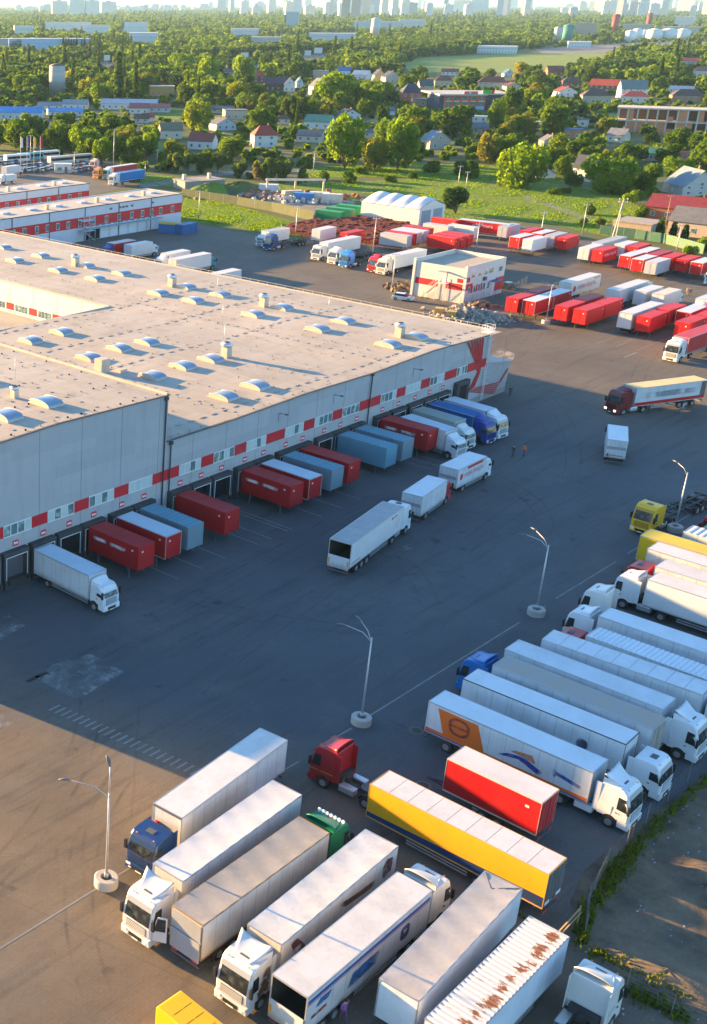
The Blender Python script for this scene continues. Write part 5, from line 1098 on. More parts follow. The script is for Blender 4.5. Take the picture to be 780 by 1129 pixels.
for px, c, lab in ((23, (.7, .7, .7), 'white flag on a pole'), (30, (.15, .18, .35), 'navy flag on a pole'), (37.5, (.75, .5, .05), 'yellow flag on a pole'), (44.5, (.5, .04, .05), 'red flag on a pole')):
    q_ = at(px, 191); t = thing('flag', lab + ' before the visitors car park', 'flag', (q_.x, q_.y, 0), 0)
    part('pole', MB().tube([(0, 0, 0), (0, 0, 13)], [.09, .05], 6), M_white, t)
    b = MB(); n = 8
    for i in range(n):
        f = lambda k: (k / n * .9, .25 * math.sin(k * 1.3), 0)
        a, c2 = f(i), f(i + 1); b.add([(a[0], a[1], 9.2 - i * .05), (c2[0], c2[1], 9.2 - i * .05), (c2[0], c2[1], 12.7 - i * .08), (a[0], a[1], 12.7 - i * .08)], [(0, 1, 2, 3)], 0, True)
    part('cloth', b, flat(c, .8), t)
M_wire_ = paint((.22, .22, .21), .6, .3)
def fence(lab, pts, H, step, panel, pm, px=True, z=0, slats=False):
    P = [at(*p) if px else Vector((p[0], p[1], 0)) for p in pts]; o = P[0]; t = thing('fence', lab, 'fence', (o.x, o.y, z))
    b = MB(); posts = []
    for a, c_ in zip(P[:-1], P[1:]):
        L = (c_ - a).length; n = max(1, int(L / step)); d = (c_ - a) / n; nn = Vector((-d.y, d.x, 0)).normalized() * .03
        for i in range(n):
            u, v_ = a + d * i - o, a + d * (i + 1) - o
            h1, h2 = H * (1 + rng.uniform(-.03, .03)), H * (1 + rng.uniform(-.03, .03))
            if panel == 'solid': b.add([tuple(u + nn), tuple(v_ + nn), (v_.x + nn.x, v_.y + nn.y, h2), (u.x + nn.x, u.y + nn.y, h1), tuple(u - nn), tuple(v_ - nn), (v_.x - nn.x, v_.y - nn.y, h2), (u.x - nn.x, u.y - nn.y, h1)], [(0, 1, 2, 3), (7, 6, 5, 4), (3, 2, 6, 7), (0, 3, 7, 4), (1, 5, 6, 2)])
            else:
                for zz in ([.1, H * .5, H] if panel == 'rail' else [H * k / 5 for k in range(6)]): b.bar((u.x, u.y, zz + (h1 - H) * zz / H), (v_.x, v_.y, zz + (h2 - H) * zz / H), .03 if panel == 'rail' else .014)
                if panel == 'wire':
                    m_ = max(2, int(d.length / .8))
                    for k in range(m_): q2 = u + (v_ - u) * k / m_; b.bar((q2.x, q2.y, 0), (q2.x, q2.y, H), .014)
            posts.append(u)
    posts.append(P[-1] - o)
    part('panel', b, pm, t)
    pw = .025 if panel == 'wire' else .04
    for p in posts[:100]: cpart('post', ('fpost', H, pw), lambda: MB().box(-pw, pw, -pw, pw, 0, H + .12), [M_wire_ if panel == 'wire' else M_grey], t, loc=(p.x, p.y, 0))
    return t
fence('dark green netting fence between lawn and scrap yard', [(201, 217), (262, 226), (300, 233), (345, 243)], 2.6, 5, 'solid', paint((.09, .11, .06), .9, .4, (.18, .16, .1)))
fence('green sheet metal fence behind the far trailer row', [(661, 258), (700, 263), (731, 268), (775, 280)], 2.4, 3, 'solid', paint((.03, .12, .075), .6, .35))
fence('thin mesh fence around the paved service yard', [(446, 329), (507, 337), (545, 330), (566, 322), (580, 314)], 1.8, 3, 'wire', M_grey)
fence('mesh fence with pale posts along the end of the lawn', [(300, 263), (338, 272), (346, 262)], 1.8, 3, 'wire', M_grey)
fence('thin mesh fence between yard and the red crates', [(352, 266), (412, 279), (440, 276)], 1.8, 3, 'wire', M_grey)
M_wire = paint((.16, .17, .18), .6, .3, metal=.2)
fence('sagging wire fence along the weedy edge of the dirt lot', [(644, 1032), (647, 1000), (668, 958), (712, 908), (758, 862), (800, 822)], 1.7, 3.2, 'wire', M_wire)
fence('wire fence in front of the lone white tractor', [(690, 1092), (740, 1118), (800, 1150)], 1.5, 3.2, 'wire', M_wire)
q_ = at(624, 1030); t = thing('gate_frame', 'bent metal gate frame lying against the fence corner', 'gate', (q_.x, q_.y, 0), 0)
part('frame', MB().bar((-.9, .2, .5), (1.3, -.1, 1.5), .09).bar((-.9, .1, .25), (1.3, -.2, 1.2), .07).bar((1.3, -.1, 0), (1.3, -.1, 1.7), .09), paint((.45, .32, .15), .6, .3), t)

# ------------------------------------------------------------------ yard buildings
t = thing('service_building', 'two-storey service building with red band and outside stair by the rubble', 'building', (231, 123.5, 0)); W_, D_, H_ = 15.8, 11.8, 7.6
M_cw = paint((.56, .545, .51), .6, .2)
part('wall', MB().box(0, W_, 0, .25, 0, H_).box(0, .25, .25, D_, 0, H_ - .5).box(W_ - .25, W_, .25, D_, 0, H_).box(.25, W_ - .25, D_ - .25, D_, 0, H_ + .1).box(-.25, .3, D_ - .3, D_ + .25, 0, H_ + .2).box(-.3, .0, -.3, .3, 0, H_ + .15), M_cw, t)
part('roof', MB().box(.25, W_ - .25, .25, D_ - .25, H_ - 1.1, H_ - .75), paint((.42, .36, .29), .8, .4), t)
part('red_band', MB().box(-.03, -.002, .3, 4.2, 2.6, 3.9).box(-.03, -.002, 6.1, D_ - .5, 2.6, 3.9).box(-.03, 3.0, -.03, -.002, 2.6, 3.9).box(12.4, 15.8, -.03, -.002, 0.9, 3.7), M_BAND, t)
for x, wd, z in ((2.2, 1.2, 5.1), (5.0, 1.0, 5.1), (7.4, 1.0, 5.1), (9.2, 1.6, 5.1), (13.2, 1.4, 4.9)):
    f = part('window', MB().box(x - .06, x + wd + .06, -.05, -.002, z - .06, z + 1.06), M_frame, t); part('pane', MB().box(x, x + wd, -.062, -.051, z, z + 1.0), M_pane, f)
for x in (1.5, 3.6, 5.4, 7.4, 9.2):
    f = part('window', MB().box(x - .06, x + .86, -.05, -.002, 1.9, 3.3), M_frame, t); part('pane', MB().box(x, x + .8, -.062, -.051, 1.96, 3.24), M_pane, f)
part('red_pier', MB().box(2.6, 3.3, -.04, -.002, 1.9, 3.4).box(4.6, 5.2, -.04, -.002, 1.9, 3.4).box(6.5, 7.1, -.04, -.002, 1.9, 3.4), M_BAND, t)
part('door', MB().box(10.9, 12.1, -.05, -.002, .1, 2.9), M_frame, t); part('canopy', MB().box(10.0, 13.2, -1.3, 0, 3.3, 3.45), paint((.05, .12, .3), .5, .2), t)
part('aircon_unit', MB().box(7.0, 7.9, -.45, 0, 3.9, 4.6), M_dgrey, t, .03)
for y in (8.2, .4): part('wall_sign', MB().box(-.05, -.003, y, y + 1.4, 4.2, 5.0) if y < 1 else MB().box(.5, 1.7, -.05, -.003, 4.3, 5.3), M_red, t)
st = MB()
for i in range(12): st.box(-1.3, -.2, 5.8 + i * .28, 6.08 + i * .28, 3.4 - i * .29, 3.45 - i * .29)
st.box(-1.4, -.1, 3.6, 5.8, 3.6, 3.7)
for y in (3.6, 5.7):
    for x in (-1.4, -.15): st.box(x, x + .07, y, y + .07, 0, 4.7)
st.bar((-1.36, 5.8, 4.6), (-1.36, 9.2, 1.1), .06).bar((-.2, 5.8, 4.6), (-.2, 9.2, 1.1), .06).bar((-1.36, 3.6, 4.65), (-1.36, 5.8, 4.65), .06)
part('outside_stair', st, paint((.6, .58, .54), .6, .2), t); part('stair_door', MB().box(-.05, -.003, 4.3, 5.3, 3.7, 5.8), M_frame, t); part('stair_canopy', MB().box(-1.4, 0, 3.9, 5.7, 6.0, 6.1), M_grey, t)
def rubble(name, px0, n, spread, sizes, mat, seedv, peak=1.4, kind='stuff'):
    r2 = random.Random(seedv); b = MB(); q0 = at(*px0)
    for i in range(n):
        u, v_ = r2.gauss(0, spread[0]), r2.gauss(0, spread[1]); s = r2.uniform(*sizes); z = max(0, peak * math.exp(-(u / spread[0]) ** 2 / 2 - (v_ / spread[1]) ** 2 / 2)) * r2.random()
        c_ = q0 + cR * u + Vector((cF.x, cF.y, 0)).normalized() * v_
        pts = [Vector((r2.uniform(.6, 1) * sx, r2.uniform(.6, 1) * sy, r2.uniform(.5, 1) * sz)) * s for sx in (-1, 1) for sy in (-1, 1) for sz in (-1, 1)]
        rot = Matrix.Rotation(r2.uniform(0, 6.28), 3, 'Z') @ Matrix.Rotation(r2.uniform(-.8, .8), 3, 'X')
        pts = [rot @ p + Vector((c_.x, c_.y, z + s * .4)) for p in pts]
        b.add(pts, [(0, 1, 3, 2), (4, 6, 7, 5), (0, 4, 5, 1), (2, 3, 7, 6), (0, 2, 6, 4), (1, 5, 7, 3)])
    return struct(name, b.mesh(name, [mat]), kind)
M_rub = ground_mat('broken_concrete', [(.30, .28, .26), (.2, .19, .18), (.38, .35, .3)], [.6, 1.5], fine=3)
rubble('rubble', (519, 351), 900, (3.4, 2.2), (.12, .45), M_rub, 3, 1.9); rubble('rubble', (507, 346), 250, (2.0, 1.5), (.12, .4), M_rub, 4, 1.5)
rubble('pallet_debris', (530, 338), 60, (1.6, .8), (.2, .5), paint((.3, .2, .12), .8, .4), 5, 1.0); rubble('scrap', (443, 318), 120, (2.0, 2.0), (.2, .6), paint((.12, .09, .07), .8, .5), 6, .8)
for px, py, lab in ((484, 348.5, 'yellow crate left of the rubble pile'), (498, 352, 'tan crate in front of the rubble pile')):
    q_ = at(px, py); t = thing('wooden_crate', lab, 'crate', (q_.x, q_.y, 0), R(20)); cm = paint((.55, .38, .12), .7, .3)
    b = MB()
    for i in range(5): b.box(-.8, .8, -.8, -.74, .12 + i * .3, .36 + i * .3); b.box(-.8, .8, .74, .8, .12 + i * .3, .36 + i * .3); b.box(-.8, -.74, -.73, .73, .12 + i * .3, .36 + i * .3); b.box(.74, .8, -.73, .73, .12 + i * .3, .36 + i * .3)
    part('slats', b, cm, t); part('lid', MB().box(-.84, .84, -.84, .84, 1.58, 1.66), cm, t); part('base', MB().box(-.7, .7, -.7, .7, 0, .1), cm, t)
# tent hall
t = thing('tent_hall', 'long white fabric hall with four humped roof bays', 'storage tent', (307.6, 180.8, 0)); L_, W_, H_, PK = 18.6, 13.2, 4.6, 6.6
M_tent = paint((.66, .64, .59), .6, .1); M_tr = paint((.62, .62, .63), .5, .06)
part('wall', MB().box(0, .12, 0, L_, 0, H_).box(W_ - .12, W_, 0, L_, 0, H_), M_tent, t)
part('gable', MB().prism([(0.12, 0), (W_ - .12, 0), (W_ - .12, H_), (W_ / 2, PK), (.12, H_)], 0, .12).prism([(.12, 0), (W_ - .12, 0), (W_ - .12, H_), (W_ / 2, PK), (.12, H_)], L_ - .12, L_), M_tent, t)
b = MB(); nb = 4; ny = 10; nxx = 10; dl = L_ / nb
for k in range(nb):
    vs = []
    for j in range(ny + 1):
        bul = math.sin(math.pi * j / ny)
        for i in range(nxx + 1):
            u = i / nxx; x = u * W_; base = H_ + (PK - H_) * (1 - abs(2 * u - 1) ** 1.3)
            vs.append((x + (-.25 + .5 * u), k * dl + dl * j / ny, base + .55 * bul * math.sin(math.pi * min(1, max(0, u))) ** .5 + .02))
    b.add(vs, [(j * (nxx + 1) + i, j * (nxx + 1) + i + 1, (j + 1) * (nxx + 1) + i + 1, (j + 1) * (nxx + 1) + i) for j in range(ny) for i in range(nxx)], 0, True)
part('roof', b, M_tr, t)
for x in (1.2, 7.2): part('door', MB().box(x, x + 4.6, -.06, -.003, .1, 4.0), paint((.26, .31, .36), .5, .2), t)
# containers
def container(lab, x, y, hd, c, L=6.06, H=2.6, n=1, door=None):
    t = thing('shipping_container', lab, 'container', (x, y, 0), R(hd)); cm = paint(c, .5, .3); b = MB()
    b.box(-L / 2, L / 2, -1.19, 1.19, .12, H - .08)
    k = int(L / .3)
    for i in range(k):
        for s in (-1, 1): b.box(-L / 2 + .15 + i * (L - .3) / k, -L / 2 + .15 + i * (L - .3) / k + .14, s * 1.2 - .012, s * 1.2 + .012, .2, H - .2)
    part('container_body', b, cm, t)
    f = MB()
    for s in (-1, 1): f.box(-L / 2, L / 2, s * 1.17 - .05, s * 1.17 + .05, 0, .14).box(-L / 2, L / 2, s * 1.17 - .05, s * 1.17 + .05, H - .1, H)
    for x_ in (-L / 2, L / 2 - .1):
        for s in (-1, 1): f.box(x_, x_ + .1, s * 1.17 - .055, s * 1.17 + .055, .14, H - .1)
    part('frame', f, cm, t); part('roof', MB().box(-L / 2 + .05, L / 2 - .05, -1.1, 1.1, H - .08, H - .03), paint(tuple(min(1, v * 1.3) for v in c), .5, .3), t)
    for s in (-1, 1): part('door', MB().box(L / 2 - .01, L / 2 + .02, s * .56 - .53, s * .56 + .53, .2, H - .15), cm, t)
    return t
GN = (.01, .26, .10)
container('green container standing at the front of the green stack', 298.5, 203.5, 96, GN, 8); container('green container behind the front one', 305, 204.5, 96, GN, 8); container('green container next to the white tent', 311.5, 205.5, 96, GN, 8)
q_ = at(191, 257); t = container('blue site container with a yellow edge beside the offices', q_.x, q_.y + 1, -62, (.012, .12, .32)); part('yellow_edge', MB().box(-3.05, 3.05, -1.26, -1.23, 2.35, 2.62).box(-3.08, -3.05, -1.2, 1.2, 2.35, 2.62).box(-3.0, 3.0, -1.2, 1.2, 2.605, 2.625), paint((.6, .42, .05), .6, .2), t); q_ = at(203, 258); container('blue site container at the office corner', q_.x + 1.5, q_.y + .5, 0, (.012, .11, .30))
for px, py, c, hd, lab in ((335, 222, (.05, .22, .5), -60, 'blue container in the scrap yard'), (352, 221, (.6, .6, .56), -60, 'white container in the scrap yard left of the tent'), (366, 223, (.62, .58, .5), -60, 'cream container in the scrap yard near the tent'), (322, 219, (.5, .42, .3), -30, 'tan container in the scrap yard'), (296, 212, (.5, .6, .68), -60, 'pale blue container at the back of the scrap yard')):
    q_ = at(px, py); container(lab, q_.x, q_.y, hd, c)
rubble('scrap', (300, 218), 120, (11, 3.5), (.2, .8), paint((.25, .2, .17), .8, .5), 8, 1.2); rubble('scrap', (330, 222), 90, (8, 3), (.2, .8), paint((.5, .48, .45), .6, .4), 9, 1.2); rubble('scrap', (318, 216), 60, (10, 4), (.3, 1.0), paint((.4, .08, .05), .6, .4), 10, 1.2)
q_ = at(325, 214); t = thing('gantry_frame', 'cream steel portal frame standing in the scrap yard', 'frame', (q_.x, q_.y, 0), R(-45))
for x in (-9, 0, 9): part('post', MB().box(x - .25, x + .25, -.25, .25, 0, 4.2), paint((.62, .55, .42), .6, .3), t)
part('beam', MB().box(-9.5, 9.5, -.3, .3, 4.2, 4.8), paint((.62, .55, .42), .6, .3), t)
# red crates: a field of stacked red pallets
b = MB(); r2 = random.Random(21)
for i in range(38):
    for j in range(28):
        x, y = 271 + i * 1.0, 173 + j * 1.1
        px, py, _ = proj((x, y, 1))
        if py < 228 - (px - 330) * .02 or px < 318 or px > 452 or (x > 306 and y > 180) or (x > 292 and y > 199) : continue
        if (262 < x < 274 and 172 < y < 187) or (x < 290 and y < 171.6): continue
        h = r2.choice((.9, .9, 1.2, 1.2)); n_ = int(h / .3)
        for k in range(n_): b.box(x + r2.uniform(-.04, .04), x + .88, y + r2.uniform(-.04, .04), y + .96, k * .3 + .02, k * .3 + .26)
struct('stacked_crates', b.mesh('stacked_crates', [paint((.13, .02, .018), .85, .4, (.08, .03, .025))]), 'stuff')
# office blocks
def office(lab, x1, y0, L, D, H, ext=True):
    t = thing('office_block', lab, 'office', (x1, y0, 0)); x0 = -L
    part('wall', MB().box(x0, 0, 0, .3, 0, H).box(-.3, 0, .3, D, 0, H).box(x0, -.3, D - .3, D, 0, H), paint((.50, .53, .58), .5, .12), t)
    part('roof', MB().box(x0, -.05, .05, D - .05, H - .35, H - .12), paint((.46, .42, .37), .8, .3), t)
    part('parapet', MB().box(x0, .08, -.1, .0, H - .12, H + .12).box(-.12, .08, .0, D, H - .12, H + .12), M_EAVE, t)
    part('red_band', MB().box(x0, .012, -.03, -.002, H * .42, H * .72).box(.002, .03, -.03, D, H * .42, H * .72), M_BAND, t)
    xx = -4.4
    while xx > x0 + 2:
        f = part('window', MB().box(xx - .06, xx + 1.16, -.08, -.032, H * .46, H * .66), M_frame, t); part('pane', MB().box(xx, xx + 1.1, -.09, -.081, H * .475, H * .645), M_pane, f); xx -= rng.choice((3.6, 4.2, 4.8))
    for k in range(1, int(L / 12.3)): part('downpipe', MB().box(-k * 12.5 - .12, -k * 12.5 + .12, -.12, -.032, 0, H + .1), M_EAVE, t)
    for k in range(int(L / 9)):
        x = -5 - k * 9; part('skylight', MB().box(x - 1.2, x + 1.2, D / 2 - .8, D / 2 + .8, H - .12, H + .3), M_cool, t, .1)
        if k % 2: part('roof_vent', MB().box(x + 3, x + 3.9, D / 2 - 2.4, D / 2 - 1.5, H - .12, H + 1.2), M_curb, t, .04)
    return t
t = office('white office block with a red band and a row of loading doors', 260.5, 226.0, 110, 13.5, 8.5)
part('canopy', MB().box(-38, -9, -1.6, 0, 3.0, 3.15), paint((.25, .36, .46), .5, .2), t)
for i in range(6):
    part('loading_door', MB().box(-13.6 - i * 3.6, -10.9 - i * 3.6, -.06, -.003, .1, 2.9), paint((.62, .66, .7), .5, .15), t)
for i in range(12): part('fanlight', MB().box(-11.6 - i * 2.2, -10.2 - i * 2.2, -.05, -.003, 3.35, 3.75), M_pane, t)
part('dark_entrance', MB().box(-37, -32, -.05, -.003, .1, 2.9), M_DARK, t)
for x in (-12, -20, -22, -23.3, -24.6, -28): part('vent_grille', MB().box(x - .5, x + .5, -.05, -.003, 7.0, 7.5), M_dgrey, t)
st = MB()
for z in (2.8, 5.4): st.box(-40, -36, -2.4, -.1, z, z + .1)
for x in (-40, -38, -36.05):
    for y in (-2.4, -.2): st.box(x, x + .06, y, y + .06, 0, 6.6)
for z in (3.4, 3.9, 6.0, 6.5): st.box(-40, -36, -2.4, -2.35, z, z + .05)
for i in range(9): st.box(-40 + i * .4, -39.6 + i * .4, -1.2, -.4, 2.8 + i * .29, 2.85 + i * .29); st.box(-36 - i * .4, -35.6 - i * .4, -2.2, -1.4, .3 + i * .29, .35 + i * .29)
part('fire_stair', st, M_cool, t)
office('second white office block with a red band nearer the flags', 261.5, 263.5, 120, 12, 7.4)
q_ = at(60.5, 191); t = thing('kiosk', 'small white gatehouse kiosk behind the far office roof', 'kiosk', (q_.x, q_.y, 0), R(-42))
part('wall', MB().box(0, 6, 0, 3.4, 0, 3.0), M_white, t); part('roof', MB().box(-.3, 6.3, -.3, 3.7, 3.0, 3.25), M_cool, t); part('door', MB().box(3.6, 4.6, -.04, -.003, .05, 2.2), M_dgrey, t); part('window', MB().box(1, 2.6, -.04, -.003, 1, 2.1), M_pane, t)
q_ = at(204, 210); t = thing('bunker', 'low grey concrete bunker in an earth bank behind the offices', 'bunker', (q_.x, q_.y, 0), R(-20))
part('wall', MB().box(0, 15, 0, 8, 0, 2.6), paint((.27, .265, .26), .9, .4), t); part('roof', MB().box(-.3, 15.3, -.3, 8.3, 2.6, 2.85), paint((.33, .29, .25), .85, .4), t)
for x in (1.5, 11): part('vent_shaft', MB().box(x, x + 1, 4, 5, 2.85, 4.6), M_curb, t)
def mound(name, px, py, rx, ry, h, mat):
    q_ = at(px, py); b = MB(); n, m_ = 26, 9; vs = []
    for i in range(m_ + 1):
        r_ = i / m_
        for k in range(n):
            a = 2 * math.pi * k / n; w_ = 1 + .13 * math.sin(3 * a + 1) + .08 * math.sin(5 * a)
            vs.append((q_.x + rx * r_ * w_ * math.cos(a), q_.y + ry * r_ * w_ * math.sin(a), h * (math.cos(math.pi * min(1, r_)) * .5 + .5) * (1 + .1 * math.sin(7 * a + 9 * r_)) - .02))
    b.add(vs, [(i * n + k, i * n + (k + 1) % n, (i + 1) * n + (k + 1) % n, (i + 1) * n + k) for i in range(m_) for k in range(n)], 0, True)
    return struct(name, b.mesh(name, [mat]))
mound('earth_bank', 232, 214, 16, 9, 3.4, M_LAWN); mound('earth_bank', 262, 212, 18, 10, 3.2, M_EARTH)

# ------------------------------------------------------------------ houses
RECTS = []          # picture rectangles kept free of tree crowns
def yaw0(px, py):   # local x axis = across the view, local y = away
    d = ray(px, py); return math.atan2(d.y, d.x) - R(90)
ROOFM = {}
def roofmat(c):
    if c in ROOFM: return ROOFM[c]
    m, n, l, b = newmat('roof_tiles'); v = _coord(n, l, 'Object'); w_ = n.new('ShaderNodeTexWave'); w_.bands_direction = 'Z'; w_.inputs['Scale'].default_value = 3.0; l.new(v, w_.inputs[0])
    col = _mix(n, l, _ramp(n, l, _noise(n, l, v, .8, 4), .35, .7), rgb(c), rgb([x * .7 for x in c])); col = _mix(n, l, .25, col, _ramp(n, l, w_.outputs['Fac'], .2, .8, (.6, .6, .6, 1), (1.1, 1.1, 1.1, 1)), 'MULTIPLY')
    l.new(col, b.inputs['Base Color']); b.inputs['Roughness'].default_value = .6; ROOFM[c] = m; return m
def house(lab, x0, x1, yt, yb, rc, wc, style='gable', yaw=0, fl=1, depth=None, ridge='x', chim=1, frac=.45, cat='house', name='house'):
    """built at its real size from the picture width at its ground line"""
    pc = (x0 + x1) / 2; s = mpp(pc, yb); W = (x1 - x0) * s; Wd = W / (abs(math.cos(R(yaw))) + .75 * abs(math.sin(R(yaw)))); D = depth or min(11, Wd * .75)
    dep = math.atan2(CAMH, (at(pc, yb) - EYE).length); T = max(3.0, ((yb - yt) * s / math.cos(dep)) - D * .55 * math.tan(dep)); hw_ = T * (1 - frac); hr = T * frac
    q_ = at(pc, yb); a = yaw0(pc, yb) + R(yaw); off = Vector((-math.sin(yaw0(pc, yb)), math.cos(yaw0(pc, yb)), 0)) * (D / 2 + .2)
    t = thing(name, lab, cat, (q_.x + off.x, q_.y + off.y, 0), a); hx, hy = Wd / 2, D / 2; wm = paint(wc, .8, .2); rm = roofmat(rc); e = .35
    RECTS.append((x0, x1, yt, yb))
    if style == 'flat':
        part('wall', MB().box(-hx, hx, -hy, hy, 0, T - .3), wm, t); part('roof', MB().box(-hx - .2, hx + .2, -hy - .2, hy + .2, T - .3, T), rm, t)
        hw_ = T - .3
    elif style == 'hip':
        part('wall', MB().box(-hx, hx, -hy, hy, 0, hw_), wm, t); r_ = min(hx, hy) * .8
        b = MB(); b.add([(-hx - e, -hy - e, hw_), (hx + e, -hy - e, hw_), (hx + e, hy + e, hw_), (-hx - e, hy + e, hw_), (-hx + r_, 0, hw_ + hr), (hx - r_, 0, hw_ + hr)], [(0, 1, 5, 4), (1, 2, 5), (2, 3, 4, 5), (3, 0, 4), (3, 2, 1, 0)])
        part('roof', b, rm, t)
    else:
        if ridge == 'x':
            pr = [(-hy, 0), (hy, 0), (hy, hw_), (0, hw_ + hr), (-hy, hw_)]; b = MB(); vs = [(-hx, y, z) for y, z in pr] + [(hx, y, z) for y, z in pr]
            b.add(vs, [(0, 1, 2, 3, 4), (9, 8, 7, 6, 5)] + [(i, 5 + i, 5 + (i + 1) % 5, (i + 1) % 5) for i in (0, 1, 4)]); part('wall', b, wm, t)
            b = MB()
            for s_ in (-1, 1): b.poly([(-hx - e, s_ * (hy + e), hw_ - e * hr / hy + .04), (hx + e, s_ * (hy + e), hw_ - e * hr / hy + .04), (hx + e, 0, hw_ + hr + .06), (-hx - e, 0, hw_ + hr + .06)][::-s_], .12)
        else:
            pr = [(-hx, 0), (hx, 0), (hx, hw_), (0, hw_ + hr), (-hx, hw_)]; b = MB().prism(pr, -hy, hy); part('wall', b, wm, t)
            b = MB()
            for s_ in (-1, 1): b.poly([(s_ * (hx + e), -hy - e, hw_ - e * hr / hx + .04), (s_ * (hx + e), hy + e, hw_ - e * hr / hx + .04), (0, hy + e, hw_ + hr + .06), (0, -hy - e, hw_ + hr + .06)][::s_], .12)
        part('roof', b, rm, t)
    n_ = max(1, int(Wd / 3.4))
    for f in range(fl):
        for i in range(n_):
            x = -hx + (i + .5) * Wd / n_; z = .9 + f * hw_ / fl
            wz = min(1.3, hw_ / fl * .5)
            fr = part('window', MB().box(x - .62, x + .62, -hy - .05, -hy - .003, z, z + wz), M_frame, t); part('pane', MB().box(x - .52, x + .52, -hy - .062, -hy - .051, z + .1, z + wz - .1), M_pane, fr)
    if ridge == 'y' and style == 'gable' and hr > 2: fr = part('window', MB().box(-.6, .6, -hy - .05, -hy - .003, hw_ + .2, hw_ + 1.3), M_frame, t); part('pane', MB().box(-.5, .5, -hy - .062, -hy - .051, hw_ + .3, hw_ + 1.2), M_pane, fr)
    for s_ in (-1, 1): fr = part('window', MB().box(s_ * hx - (.05 if s_ < 0 else .003) + (.0 if s_ < 0 else .006), s_ * hx + (.05 if s_ > 0 else -.003), -.6, .6, .9, 2.1), M_frame, t)
    if chim and style != 'flat': part('chimney', MB().box(hx * .3, hx * .3 + .6, .4, 1.0, hw_, hw_ + hr + .7), paint((.3, .14, .09), .8, .3), t)
    return t
DR, MR, GRf, BLf, BRf, TE, NV, RD = (.20, .05, .035), (.13, .03, .035), (.13, .13, .135), (.05, .16, .36), (.11, .065, .045), (.02, .16, .15), (.035, .045, .08), (.34, .05, .03)
WW, CRm, BK, BG, LB, YE = (.62, .61, .58), (.56, .48, .38), (.30, .10, .06), (.46, .38, .28), (.45, .52, .58), (.52, .42, .2)
